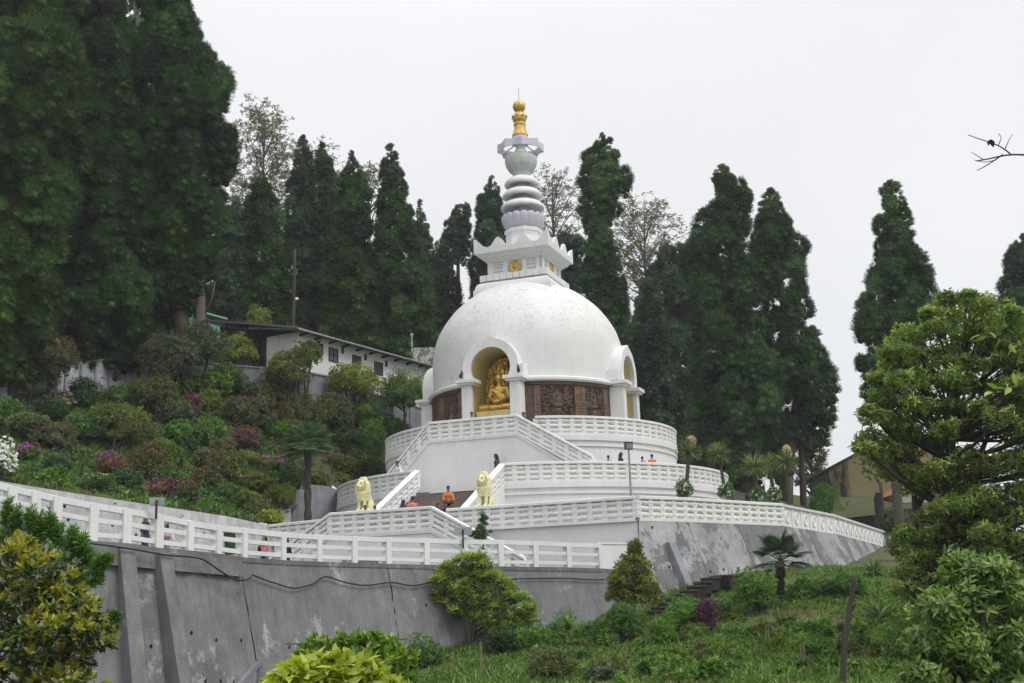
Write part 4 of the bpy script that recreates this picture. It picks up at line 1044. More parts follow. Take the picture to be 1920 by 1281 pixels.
b = MB(); bbox(b, 0, L, -2.7, 0, 14.2, zE); part('wall', b, M['bwall'], bt)
b = MB(); V = [bp(s, o, z + dz) for dz in (0, .10) for o, z in ((.75, zE - .12), (-3.6, zE + .55)) for s in (-.9, L + .5)]
b.add(V, [(0, 2, 3, 1), (4, 5, 7, 6), (0, 1, 5, 4), (2, 6, 7, 3), (0, 4, 6, 2), (1, 3, 7, 5)]); rf = part('roof', b, M['roof_metal'], bt)
b = MB(); b.add(*tube([bp(-.9, .82, zE - .1), bp(L + .5, .82, zE - .1)], .07, 6)); part('gutter', b, M['grey_metal'], rf)
for s in np.arange(.2, L, 1.5):
    V = [bp(s + a, o, z) for z0 in (0, 1) for a in (0, .08) for o, z in ((0, zE - .28 + .16 * z0), (.7, zE - .22 + .1 * z0))]; b = MB(); b.add(V, [(0, 1, 3, 2), (4, 6, 7, 5), (0, 4, 5, 1), (2, 3, 7, 6), (0, 2, 6, 4), (1, 5, 7, 3)]); part('rafter', b, M['dark_wood'], rf)
def window(x0, y0, x1, y1, cols, rows, open_=False):
    s0, z1 = wallhit(A, B, x0, y0); s1, z0 = wallhit(A, B, x1, y1)
    h = wallhit(A, B, x0, y1 - (y1 - y0) * .12)[1]; z0 = h
    b = MB(); bbox(b, s0, s1, .01, .06, z0 - .07, z0); bbox(b, s0, s1, .01, .06, z1, z1 + .07); bbox(b, s0 - .06, s0, .01, .07, z0 - .07, z1 + .07); bbox(b, s1, s1 + .06, .01, .07, z0 - .07, z1 + .07)
    for i in range(1, cols): s = s0 + (s1 - s0) * i / cols; bbox(b, s - .025, s + .025, .012, .058, z0, z1)
    for i in range(1, rows): z = z0 + (z1 - z0) * i / rows; bbox(b, s0, s1, .014, .05, z - .02, z + .02)
    w = part('window', b, M['frame'], bt); b = MB(); bbox(b, s0, s1, .004, .012, z0, z1); part('pane', b, M['glass'], w)
    if open_:
        b = MB(); c = bp(s1, .03, 0); V = [np.array([c[0] + n[0] * o * .7 + tt[0] * o * .25, c[1] + n[1] * o * .7 + tt[1] * o * .25, z]) for z in (z0, z1) for o in (0, .6)] 
        V += [v + np.array([tt[0] * .04, tt[1] * .04, 0]) for v in V]; b.add(V, [(0, 1, 3, 2), (4, 6, 7, 5), (0, 4, 5, 1), (2, 3, 7, 6), (0, 2, 6, 4), (1, 5, 7, 3)]); part('casement', b, M['frame'], w)
for a in ((575, 641, 593, 666, 3, 3, True), (617, 653, 632, 678, 2, 2), (661, 667, 675, 690, 3, 2), (702, 679, 716, 703, 3, 3)): window(*a)
for x, y in ((597, 645), (642, 657), (685, 670), (724, 682)):
    s, z = wallhit(A, B, x, y); b = MB(); bbox(b, s - .14, s + .14, .004, .03, z - .22, z + .22); part('vent', b, M['frame'], bt)
# open shelter left of the building
q0, q1 = at(384, 603, 82), at(552, 616, 80.5)
sh = thing('shelter', 'dark open shelter with a grey sheet roof left of the white building', 'shelter', (q0 + q1) / 2 - np.array([0, 0, 3]))
d = (q1 - q0)[:2]; t2 = d / np.linalg.norm(d); n2 = np.array([t2[1], -t2[0]]); L2 = np.linalg.norm(d)
def sp_(s, o, z): return np.array([q0[0] + t2[0] * s + n2[0] * o, q0[1] + t2[1] * s + n2[1] * o, z])
def sbox(mb, s0, s1, o0, o1, za, zb, dz=0):
    V = [sp_(s, o, z + (q1[2] - q0[2]) * s / L2 - dz * o) for z in (za, zb) for o in (o0, o1) for s in (s0, s1)]; mb.add(V, [(0, 2, 3, 1), (4, 5, 7, 6), (0, 1, 5, 4), (2, 6, 7, 3), (0, 4, 6, 2), (1, 3, 7, 5)])
b = MB(); sbox(b, -.3, L2 + .3, -4, .4, q0[2], q0[2] + .14, .10); part('roof', b, M['roof_metal'], sh)
b = MB(); sbox(b, 0, L2 - .9, -3.6, -3.4, q0[2] - 3.2, q0[2] + .2); part('back_wall', b, M['wall_grey'], sh)
for s in (.1, 1.6, 3.2, 4.6): b = MB(); sbox(b, s, s + .1, 0, .1, q0[2] - 3.4, q0[2] - .03); part('post', b, M['dark_wood'], sh)
# mint green house behind the conifers
g0, g1 = at(282, 592, 84), at(346, 600, 83)
gh = thing('house', 'small mint green house half hidden behind the dark conifers', 'house', (g0 + g1) / 2 - np.array([0, 0, 3]))
t2, n2, L2 = wallframe(g0, g1); q0, q1 = g0, g0 + np.array([t2[0] * L2, t2[1] * L2, 0])
b = MB(); sbox(b, -1, L2 + .2, -4, 0, g0[2] - 4, g0[2] - .02); part('wall', b, M['mint'], gh)
b = MB(); sbox(b, -1.4, L2 + .6, -4.4, .5, g0[2], g0[2] + .12, .06); part('roof', b, M['mint'], gh)
b = MB(); sbox(b, 1.0, 1.7, .01, .05, g0[2] - 1.7, g0[2] - .7); w = part('window', b, M['frame'], gh)
b = MB(); sbox(b, 1.06, 1.64, .05, .06, g0[2] - 1.64, g0[2] - .76); part('pane', b, M['glass'], w)
# perimeter walls
def panel_wall(label, pts, hgt, mat, step=1.1, pil=True, name='wall', emblems=()):
    c = np.mean(pts, axis=0) - np.array([0, 0, hgt]); t = thing(name, label, 'wall', c)
    b = MB(); b.add(*sweep(pts, [(-.12, -hgt), (.05, -hgt), (.05, -.08), (-.12, -.08)])); part('wall_face', b, mat, t)
    b = MB(); b.add(*sweep(pts, [(-.18, -.10), (.12, -.10), (.12, 0), (-.18, 0)])); part('coping', b, M['wall_grey'], t)
    if pil:
        for p, q in zip(pts[:-1], pts[1:]):
            Q = resample([p, q], step); d = (q - p)[:2]; u = d / np.linalg.norm(d); m_ = np.array([u[1], -u[0]])
            for i in range(len(Q) - 1):
                b = MB(); b.add(*obox(Q[i], u, m_, .16, .28, -hgt, -.105)); part('pilaster', b, M['wall_grey'], t)
                if i in emblems:
                    c_ = (Q[i] + Q[i + 1]) / 2; V = lathe([(.18, .02), (.22, .06), (.30, .06), (.34, .02)], 20)[0]; b = MB()
                    b.add(c_ + np.array([m_[0] * .05, m_[1] * .05, -1.3]) + V[:, :1] * np.array([u[0], u[1], 0]) + V[:, 1:2] * np.array([0, 0, 1.]) + V[:, 2:3] * np.array([m_[0], m_[1], 0]), lathe([(1, 0), (1, 1), (1, 2), (1, 3)], 20)[1]); part('emblem', b, M['wall_hill'], t)
    return t
panel_wall('pale grey panelled boundary wall below the dark conifers at left', [at(-200, 715, 60), at(0, 697, 65), at(205, 672, 72), at(262, 667, 74), at(345, 672, 77)], 3.2, M['wall_hill'], 1.15, emblems=(4, 6, 10))
panel_wall('grey retaining wall in front of the white building', [at(345, 673, 76.5), at(420, 683, 77.3), at(560, 694, 77.6), at(620, 706, 79.9), at(700, 738, 83.5), at(800, 768, 88), at(860, 785, 91)], 4.2, M['wall_grey'], 2.2, name='retaining_wall', emblems=(3,))
for lab, x, y0, y1, w, Y in (('weathered white water tank behind the roof of the long building', 710, 641, 668, 1.1, 96), ('weathered white tank tower at the right end of the long building', 797, 656, 735, 1.6, 93)):
    c = at(x, y1, Y); h = at(x, y0, Y)[2] - c[2]; t = thing('water_tank', lab, 'tank', c - np.array([0, 0, 2]))
    b = MB(); b.add(*box(c[0] - w / 2, c[0] + w / 2, c[1] - w / 2, c[1] + w / 2, c[2] - 3, c[2] + h)); b.add(*box(c[0] - w / 2 - .06, c[0] + w / 2 + .06, c[1] - w / 2 - .06, c[1] + w / 2 + .06, c[2] + h * .55, c[2] + h * .6)); part('tank', b, M['old_white'], t)
    b = MB(); q = c + np.array([-w / 2 - .1, -w / 2 - .1, 0]); b.add(*tube([q + np.array([0, 0, -2]), q + np.array([0, 0, h + .9])], .07, 6)); b.add(*ball(q + np.array([0, 0, h + 1.0]), .14)); part('pipe', b, M['old_white'], t)
c = at(812, 660, 97); b = MB(); b.add(*box(c[0] - 1.2, c[0] + 1.2, c[1], c[1] + 2, c[2] - 6, c[2] + .5)); solo('hut', b, M['teal'] if 'teal' in M else plain('teal_sheet', (.03, .09, .08), .6), 'small dark teal hut behind the left edge of the dome', 'hut', c - np.array([0, 0, 6]))
# right side: ochre building, walls, pole
y0, y1 = at(1528, 975, 108), at(1800, 985, 100)
t2, n2, L2 = wallframe(y0, y1); yb = thing('building', 'old ochre gabled building with black mould stains behind the right hand trees', 'building', (y0 + y1) / 2)
za = at(1530, 898, 108)[2]; zb = at(1620, 851, 105.5)[2]; s_b = ((at(1620, 851, 105.5) - y0)[:2]) @ t2; sl = (zb - za) / s_b
pk = L2 * .62; ol = [(0, 4), (L2, 4), (L2, za + sl * pk - sl * (L2 - pk)), (pk, za + sl * pk), (0, za)]
def yp(s, o, z): return np.array([y0[0] + t2[0] * s + n2[0] * o, y0[1] + t2[1] * s + n2[1] * o, z])
b = MB(); V = [yp(s, o, z) for o in (0, -7) for s, z in ol]; b.add(V, [tuple(range(5)), tuple(range(5, 10))[::-1]] + [(i, i + 5, (i + 1) % 5 + 5, (i + 1) % 5) for i in range(5)]); part('wall', b, M['ochre_wall'], yb)
b = MB()
for s0, s1 in ((-.5, pk), (L2 + .5, pk)):
    V = [yp(s, o, za + sl * pk - sl * abs(pk - s) + dz) for dz in (.03, .20) for o in (.12, -7.3) for s in (s0, s1)]; b.add(V, [(0, 2, 3, 1), (4, 5, 7, 6), (0, 1, 5, 4), (2, 6, 7, 3), (0, 4, 6, 2), (1, 3, 7, 5)])
part('roof', b, plain('old_roof_sheet', (.10, .075, .065), .8), yb)
r0, r1 = at(1690, 925, 96), at(1800, 925, 96); b = MB(); b.add(*box(r0[0], r1[0], r0[1], r0[1] + 5, 3, r0[2])); t = thing('house', 'white house with an orange roof seen through the big right hand tree', 'house', (r0 + r1) / 2 - np.array([0, 0, 5])); part('wall', b, M['bwall'], t)
b = MB(); V = [(r0[0] - .4, r0[1] - .4, r0[2]), (r1[0] + .4, r0[1] - .4, r0[2]), (r1[0] + .4, r0[1] + 5.4, r0[2]), (r0[0] - .4, r0[1] + 5.4, r0[2]), (r0[0] + 1, r0[1] + 2.5, r0[2] + 1.3), (r1[0] - 1, r0[1] + 2.5, r0[2] + 1.3)]
b.add(V, [(3, 2, 1, 0), (0, 1, 5, 4), (1, 2, 5), (2, 3, 4, 5), (3, 0, 4)]); part('roof', b, plain('orange_roof', (.40, .17, .07), .7), t)
panel_wall('grey blue wall in front of the ochre building', [at(1540, 962, 97), at(1600, 963, 96), at(1664, 965, 95), at(1740, 968, 94)], 3.0, M['wall_grey'], 2.6)
panel_wall('low grey wall behind the yuccas', [at(1340, 912, 88), at(1420, 930, 87.5), at(1500, 948, 87), at(1560, 962, 88)], 2.4, M['wall_grey'], 4, pil=False)
c = at(1660, 1000, 84); t = thing('pole', 'rusty brown pole with a dark box behind the right balustrade', 'pole', c - np.array([0, 0, 1])); hz = at(1660, 905, 84)[2] - c[2]
b = MB(); b.add(*tube([c - np.array([0, 0, 1]), c + np.array([0, 0, hz])], .12, 8)); part('shaft', b, plain('rusty_brown', (.13, .06, .04), .8, 0, .3, 4), t)
b = MB(); b.add(*box(c[0] - .5, c[0] - .13, c[1] - .2, c[1] + .2, c[2] + hz * .38, c[2] + hz * .72)); b.add(*box(c[0] - .42, c[0] - .13, c[1] - .15, c[1] + .15, c[2] + hz * .72, c[2] + hz * .8)); part('box', b, M['black'], t)
# lamp post on the lowest terrace
c = at(1184, 945, 54.6); c[2] = ZT3; tp = at(1181.5, 843, 54.6); t = thing('lamp_post', 'slim grey lamp post with a square floodlight behind the terrace corner', 'lamp post', c)
b = MB(); b.add(*tube([c, np.array([c[0], c[1], tp[2] + .05])], [.055, .04], 8)); part('pole', b, M['grey_metal'], t)
b = MB(); z = tp[2]; V, Fs = box(-.17, .17, -.11, .11, 0, .30); b.add(rotz(V, .3) + np.array([c[0], c[1], z]), Fs); V, Fs = box(-.19, .19, -.15, .13, .302, .34); b.add(rotz(V, .3) + np.array([c[0], c[1], z]), Fs); hd = part('floodlight', b, plain('lamp_housing', (.11, .11, .115), .5, .3), t)
b = MB(); V, Fs = box(-.14, .14, -.118, -.112, .04, .27); b.add(rotz(V, .3) + np.array([c[0], c[1], z]), Fs); part('lens', b, plain('lamp_lens', (.22, .22, .23), .2), hd)
# two notice boards seen from behind, fixed to the railing
for lab, x, y, w, Y in (('grey board on a brown post fixed to the left part of the road railing', 294, 945, .21, 34.2), ('grey board on a brown post fixed to the railing near the small conifer', 868, 1000, .33, 46.5)):
    c = at(x, y, Y); t = thing('notice_board', lab, 'sign', c - np.array([0, 0, .5])); k = Y / 34.2
    b = MB(); b.add(*box(c[0] - w, c[0] + w, c[1], c[1] + .03, c[2] - .05 * k, c[2] + .13 * k + .05)); part('board', b, plain('board_back', (.30, .335, .36), .6), t)
    b = MB(); b.add(*box(c[0] - .03, c[0] + .03, c[1] - .05, c[1] - .003, c[2] - .42 * k, c[2] + .1 * k)); part('post', b, M['rust'] if x < 500 else M['black'], t)
c = at(431, 1040, 50); t = thing('bin', 'dark green bin with a domed lid behind the road railing', 'bin', c); g = plain('green_plastic', (.01, .07, .025), .5)
b = MB(); V, Fs = lathe([(.02, 0), (.20, .0), (.245, .76), (.26, .78), (.26, .82), (.02, .82)], 20); b.add(V + c, Fs); part('body', b, g, t, False)
b = MB(); V, Fs = lathe([(.265, .83), (.27, .88), (.2, .97), (.08, 1.01), (.01, 1.01)], 20); b.add(V + c, Fs); part('lid', b, g, t, True)
# ================================================================ lions and people
LK = np.array([.74, .80, .84])
def lion(c, yaw, label):
    t = thing('lion_statue', label, 'statue', c, 'seated lion statues'); r2 = np.random.default_rng(5)
    P = [ball((0, .46, .42), (.36, .46, .42)), capsule((0, .50, .55), (0, .05, .98), .33, .30), ball((0, -.06, .98), (.30, .22, .34))]
    for s in (-1, 1):
        P += [ball((s * .30, .28, .30), (.16, .36, .30)), capsule((s * .30, .1, .08), (s * .31, -.10, .08), .09, .09)]
        P += [capsule((s * .19, -.18, .98), (s * .20, -.30, .12), .135, .085), ball((s * .20, -.37, .08), (.11, .16, .075))]
        for q in (-1, 0, 1): P.append(ball((s * .20 + q * .06, -.50, .06), (.032, .06, .05)))
        P += [ball((s * .20, -.26, 1.74), (.065, .05, .09)), capsule((s * .05, -.56, 1.60), (s * .17, -.52, 1.62), .045, .035), ball((s * .09, -.60, 1.33), (.08, .10, .07))]
    P += [ball((0, -.10, 1.34), (.34, .28, .46)), ball((0, -.38, 1.50), (.20, .24, .26)), ball((0, -.62, 1.36), (.13, .17, .10)), ball((0, -.56, 1.22), (.10, .13, .055)),
          capsule((0, -.54, 1.60), (0, -.76, 1.43), .06, .055), ball((0, -.79, 1.42), (.062, .04, .04))]
    for z in np.arange(.66, 1.92, .118):                              # mane locks in rows
        rad = .40 if z < 1.5 else .40 - (z - 1.5) * .70
        if z < 1.0: rad = .30 + (z - .66) * .28
        for a in np.arange(0, 2 * math.pi, .40):
            aa = a + z * 7; x, y = rad * math.sin(aa), -rad * math.cos(aa) * .92 - .10
            if y < -.30 and z > 1.10 and abs(x) < .25: continue
            P.append(ball((x * 1.02, y, z + r2.normal(0, .015)), (.075, .07, .095))); P.append(ball((x * 1.16, y * 1.06, z - .07), (.045, .04, .055)))
    P.append(capsule((0, .88, .12), (.35, .80, .10), .06, .06)); P.append(ball((.40, .74, .12), (.09, .09, .09)))
    V, Fs = remesh(P, .021, 0); V = rotz(V * LK, yaw) + c; b = MB(); b.add(V, Fs); part('body', b, M['lion'], t, True)
    for s in (-1, 1):
        b = MB(); V, Fs = ball((s * .10, -.585, 1.535), .032, ICO1); b.add(rotz(V * LK, yaw) + c, Fs); part('eye', b, M['black'], t)
    pd = c - np.array([0, 0, c[2] - ZT3]); p = thing('statue_plinth', label.split(',')[0].replace('pale yellow seated lion statue', 'white plinth under the pale yellow lion'), 'plinth', pd)
    b = MB(); V, Fs = box(-.5, .5, -.62, .95, 0, c[2] - ZT3 - .1); b.add(rotz(V, yaw) + pd, Fs); part('block', b, M['white'], p)
    b = MB(); V, Fs = box(-.56, .56, -.68, 1.0, c[2] - ZT3 - .1, c[2] - ZT3); b.add(rotz(V, yaw) + pd, Fs); part('cap', b, M['white'], p)
lion(at(910, 951, 56.6), -PHI - .05, 'pale yellow seated lion statue right of the brick stair, in front of its white parapet')
lion(at(683, 959, 58.6), -PHI - .05, 'pale yellow seated lion statue left of the brick stair, farther from the small conifer')

M['skin'] = plain('skin', (.22, .115, .075), .6); M['skin_l'] = plain('skin_light', (.42, .25, .18), .6); M['hair'] = plain('black_hair', (.012, .010, .010), .45)
def cloth(c): return plain('cloth', c, .85, 0, .15, 6, .1)
def person(px, py, Y, floor, yaw, label, top, low=(.03, .03, .04), hair='short', skin='skin', pose='stand', hmax=1.72, hmin=1.5, extra=None, group=None):
    p = at(px, py, Y); base = np.array([p[0], p[1], floor]); h = p[2] - floor
    if pose == 'stand': h = min(max(h, hmin), hmax); k = h / 1.70
    else: k = 1.0
    t = thing('person', label, 'person', base, group); r2 = random.Random(int(px))
    S = []; T = []; B = []
    if pose == 'sit': hip = .46; kn = [(s * .16, -.46, .50) for s in (-1, 1)]; ft = [(s * .16, -.50, .06) for s in (-1, 1)]; lean = -.10
    else: hip = .88; kn = [(s * .10, -.03, .48) for s in (-1, 1)]; ft = [(s * .11, .0 + .06 * s, .06) for s in (-1, 1)]; lean = -.02 if pose != 'lean' else -.28
    sh = np.array([0, lean, hip + .52]); hd = sh + np.array([0, -.03 + lean * .3, .222])
    P = [ball((0, 0, hip + .02), (.16, .12, .13)), ball((0, lean * .5, hip + .27), (.15, .105, .20)), ball((0, lean * .9, hip + .42), (.185, .115, .15)), capsule(sh, hd - np.array([0, 0, .06]), .06, .055),
         ball(hd, (.078, .098, .118)), ball(hd + np.array([0, -.10, -.01]), (.018, .026, .024)), ball(hd + np.array([0, -.05, -.075]), (.05, .05, .04))]
    for s in (-1, 1): P.append(ball(hd + np.array([s * .08, .0, 0]), (.015, .025, .032)))
    hands = []
    for i, s in enumerate((-1, 1)):
        a = sh + np.array([s * .185, 0, -.04])
        if pose == 'phone' and s == -1: e = a + np.array([s * .08, -.20, -.18]); w = e + np.array([.10, -.16, .22])
        elif pose in ('lean', 'sit'): e = a + np.array([s * .07, -.05, -.27]); w = e + np.array([-s * .10, -.22, -.03])
        else: e = a + np.array([s * .06, .03, -.28]); w = e + np.array([0, -.06 - .05 * (s > 0), -.24])
        P += [capsule(a, e, .052, .042), capsule(e, w, .042, .030)]
        S += [capsule(a, a + (e - a) * .95, .068, .056)]
        if hair != 'bare': S += [capsule(e, e + (w - e) * (.85 if extra == 'long' else .1), .053, .042)]
        u = unit(w - e); P.append(ball(w + u * .05, (.032, .028, .04))); hands.append((w, u, s))
        P += [capsule((s * .09, 0, hip), kn[i], .085, .058), capsule(kn[i], ft[i], .055, .04), ball(np.array(ft[i]) + np.array([0, -.06, -.02]), (.042, .12, .04))]
        T += [capsule((s * .09, 0, hip + .02), kn[i], .100, .075), capsule(kn[i], np.array(ft[i]) + np.array([0, 0, .03]), .072, .06)]
    S += [ball((0, lean * .5, hip + .22), (.178, .135, .26)), ball((0, lean * .9, hip + .42), (.21, .14, .165))]
    T += [ball((0, 0, hip + .03), (.178, .14, .14))]
    def put(pieces, vox, nm, mt, it=2, extra_v=None):
        V, Fs = remesh(pieces, vox, it); b = MB(); b.add(rotz(V * k, yaw) + base, Fs)
        for V2, F2 in (extra_v or []): b.add(rotz(np.asarray(V2) * k, yaw) + base, F2)
        return part(nm, b, mt, t, True)
    fg = []
    for w, u, s in hands:
        sd = unit(np.cross(u, np.array([0, 1., 0]) if abs(u[1]) < .8 else np.array([1., 0, 0])))
        for q, ln in ((-1.5, .07), (-.5, .085), (.5, .08), (1.5, .062)):
            o = w + u * .07 + sd * q * .017; fg.append(tube([o, o + u * ln * .6 + np.array([0, -.01, 0]), o + u * ln + np.array([0, -.025, 0])], [.009, .0085, .006], 5))
        o = w + u * .03 + sd * .03; fg.append(tube([o, o + sd * .025 + u * .02, o + sd * .03 + u * .055], [.011, .010, .007], 5))
    put(P, .022, 'body', M[skin], 2, fg); put(S, .026, 'shirt', cloth(top)); put(T, .026, 'trousers', cloth(low))
    H = [ball(hd + np.array([0, .020, .042]), (.092, .108, .096)), ball(hd + np.array([0, -.03, .085]), (.075, .075, .045))]
    if hair == 'long': H += [capsule(hd + np.array([0, .05, .02]), sh + np.array([0, .10, -.18]), .095, .10), capsule(hd + np.array([-.07, 0, .02]), sh + np.array([-.10, .02, -.10]), .035, .04), capsule(hd + np.array([.07, 0, .02]), sh + np.array([.10, .02, -.10]), .035, .04)]
    if hair == 'scarf': H = [ball(hd + np.array([0, .02, .02]), (.105, .115, .135)), capsule(hd + np.array([0, .02, -.05]), sh + np.array([0, .03, -.12]), .11, .19)]
    put(H, .02, 'hair' if hair != 'scarf' else 'head_scarf', M['hair'])
    b = MB()
    for s in (-1, 1): V, Fs = ball(hd + np.array([s * .032, -.088, .012]), .011, ICO1); b.add(rotz(V * k, yaw) + base, Fs)
    part('eyes', b, M['black'], t)
    return t, base, k
O, ORG = (.58, .21, .05), (.62, .20, .045)
person(884, 765, 67.6, ZT1, .2, 'person in a pale pink top leaning by the left column of the front niche', (.52, .30, .26), skin='skin')
person(844, 772, 67.8, ZT1, 1.2, 'person showing only dark hair over the upper parapet, before the left carved panel', (.05, .05, .06))
person(992, 772, 65.0, ZT1 - .55, -.9, 'person in a dark blue shirt leaning on the right flight below the niche', (.03, .035, .09), pose='lean')
person(1238, 788, 74.5, ZT1, -2.3, 'person with bare arms leaning on the far right of the upper parapet', (.42, .26, .20), pose='lean')
person(931, 849, 64.3, ZT2, -1.2, 'woman with long black hair standing at the top right of the brick stair', (.10, .06, .05), hair='long', extra=None)
person(756, 875, 66.0, ZT2, -.9, 'man in a white shirt leaning over the parapet left of the brick stair', (.78, .78, .80), pose='lean')
person(1140, 855, 63.8, ZT2, 2.8, 'brown headed person behind the parapet, leftmost of the row by the lamp post', (.2, .12, .10), hmax=1.5, hmin=1.2)
person(1163, 850, 63.9, ZT2, 1.0, 'woman with long dark hair seen just left of the lamp post', (.03, .03, .05), hair='long', hmin=1.45)
person(1204, 857, 64.4, ZT2, 3.0, 'person showing a black haired head just left of the man in orange', (.04, .04, .04), hmax=1.5, hmin=1.1)
person(1222, 853, 64.6, ZT2, 3.0, 'man in a bright orange shirt behind the parapet, right of the lamp post', ORG, hmin=1.4)
person(755, 932, 57.2, ZT3, 2.6, 'woman in a black headscarf below the left stair parapet', (.02, .02, .02), hair='scarf', hmax=1.6, hmin=1.3, skin='skin_l')
person(773, 923, 56.6, ZT3, 3.1, 'heavy man in a salmon pink shirt at the foot of the brick stair', (.62, .20, .17), pose='phone', hmin=1.6)
c_ = loc(.86, -15.6); s_ = thing  # seated on the lower steps
person(840, 911, 58.4, 4.92, .1, 'man in an orange shirt sitting on the brick stair', O, low=(.02, .02, .025), pose='sit', extra='long')
person(834, 937, 57.2, ZT3 + .15, .2, 'person in black sitting low in front of the man in orange', (.03, .03, .035), pose='sit', skin='skin')
person(850, 938, 57.0, ZT3 + .1, -.3, 'child in dark clothes crouching at the right knee of the man in orange', (.035, .03, .03), pose='sit')
person(820, 943, 56.6, ZT3, .5, 'person with only black hair showing over the sloping parapet below the brick stair', (.05, .05, .05), hmax=1.35, hmin=1.0)
person(684, 948, 57.0, ZT3, .3, 'person whose black hair shows over the parapet in front of the left lion', (.05, .04, .05), hmax=1.4, hmin=1.0)
person(702, 945, 57.4, ZT3, .6, 'person whose black hair shows just right of the left lion', (.05, .05, .05), hmax=1.4, hmin=1.0)
person(272, 990, 38.5, 2.05, 1.4, 'person in dark navy clothes half hidden by a post of the road railing', (.025, .035, .06), low=(.03, .04, .07), hmax=1.65)
person(311, 994, 38.0, 1.55, .2, 'woman in a pale pink and white jacket looking down behind the road railing', (.72, .55, .60), low=(.5, .45, .5), hair='long', skin='skin_l', pose='lean', hmax=1.5)
t, base, k = person(497, 1004, 43.8, 1.75, -.6, 'woman in a pink jumper with a black backpack behind the road railing', (.60, .27, .23), hair='long', skin='skin_l', extra='long', hmax=1.6, hmin=1.3)
b = MB(); V, Fs = remesh([ball((-.22, .18, 1.12), (.15, .13, .24)), ball((-.22, .24, 1.0), (.13, .12, .15))], .03); b.add(V * k + base, Fs); solo('backpack', b, M['black'], 'black backpack worn by the woman in pink', 'backpack', base + np.array([-.22, .2, 1.0]), smooth=True)
person(537, 1006, 44.8, 1.75, .9, 'person in a long black coat behind the road railing, right of the woman in pink', (.02, .02, .022), hair='long', extra='long', hmax=1.6, hmin=1.3)
# ================================================================ plants
def leaves(mb, P, D, L, W, N=None, fold=.15, droop=.0, mi=0, hi=False):
    """one folded leaf per point: P base, D direction, L length, W width"""
    n = len(P); D = unit(D); L = np.broadcast_to(L, n)[:, None]; W = np.broadcast_to(W, n)[:, None]
    if N is None: N = rng.normal(size=(n, 3)) * .5 + np.array([0, 0, 1.])
    S = unit(np.cross(D, N)); N = np.cross(S, D)
    if not hi:
        V = np.stack([P, P + D * L * .45 + S * W * .5 + N * W * fold, P + D * L - N * L * droop, P + D * L * .45 - S * W * .5 + N * W * fold], 1)
        mb.add(V.reshape(-1, 3), np.arange(4 * n).reshape(n, 4), mi)
    else:
        c = lambda a, s, k: P + D * L * a + S * W * s + N * (W * fold * abs(s) * 2 - L * droop * a * a) 
        V = np.stack([c(0, 0, 0), c(.3, .42, 0), c(.3, 0, 0), c(.3, -.42, 0), c(.65, .44, 0), c(.65, 0, 0), c(.65, -.44, 0), c(1, 0, 0)], 1)
        o = 8 * np.arange(n)[:, None]
        T = np.array([[0, 1, 2], [0, 2, 3], [4, 7, 5], [5, 7, 6]]); Q = np.array([[1, 4, 5, 2], [2, 5, 6, 3]])
        mb.add(V.reshape(-1, 3), [tuple()] if False else (o[:, :, None] + T[None]).reshape(-1, 3), mi); 
        mb.n -= 8 * n; mb.add(np.zeros((0, 3)), (o[:, :, None] + Q[None]).reshape(-1, 4), mi); mb.n += 8 * n

def sphere_dirs(n, g=None):
    g = g or rng
    return unit(g.normal(size=(n, 3)))

# ---- puffs of fine foliage (conifers): unit templates reused many times
def puff_template(n, L, W, seed, up=.25):
    g = np.random.default_rng(seed); b = MB()
    V, Fs = ICO1; V = V * (.50 + .10 * g.random((len(V), 1))); b.add(V, np.asarray(Fs))
    d = sphere_dirs(n, g); d[:, 2] = np.where(d[:, 2] < -.5, -d[:, 2], d[:, 2])
    P = d * (.36 + .44 * g.random((n, 1))); dr = unit(d + np.array([0, 0, up]) + g.normal(size=(n, 3)) * .35)
    leaves(b, P, dr, L * (.6 + .8 * g.random(n)), W * (.7 + .6 * g.random(n)), N=g.normal(size=(n, 3)), fold=.1)
    V = np.concatenate(b.v); T3 = np.concatenate([a for a, _ in b.f if a.shape[1] == 3]); T4 = np.concatenate([a for a, _ in b.f if a.shape[1] == 4])
    return V, T3, T4
TPL = {'fine': [puff_template(230, .46, .060, 60 + i) for i in range(6)], 'mid': [puff_template(120, .50, .085, 70 + i) for i in range(6)], 'far': [puff_template(62, .58, .13, 80 + i) for i in range(5)]}
def put_puffs(mb, C, Rr, kind, squash=.95, g=None, mi=None):
    g = g or rng; C = np.asarray(C); Rr = np.asarray(Rr); ts = TPL[kind]; pick = g.integers(0, len(ts), len(C)); ang = g.uniform(0, 6.28, len(C))
    mi = np.zeros(len(C), int) if mi is None else np.asarray(mi)
    for k, (V, T3, T4) in enumerate(ts):
        for q in np.unique(mi):
            s = np.where((pick == k) & (mi == q))[0]
            if not len(s): continue
            c, sn = np.cos(ang[s])[:, None], np.sin(ang[s])[:, None]
            X = np.stack([V[:, 0] * c - V[:, 1] * sn, V[:, 0] * sn + V[:, 1] * c, np.broadcast_to(V[:, 2] * squash, (len(s), len(V)))], 2) * Rr[s][:, None, None] + C[s][:, None, :]
            o = np.arange(len(s))[:, None, None] * len(V)
            base = mb.n; mb.add(X.reshape(-1, 3), (T3[None] + o).reshape(-1, 3), int(q)); mb.n = base
            mb.add(np.zeros((0, 3)), (T4[None] + o).reshape(-1, 4), int(q)); mb.n = base + len(s) * len(V)

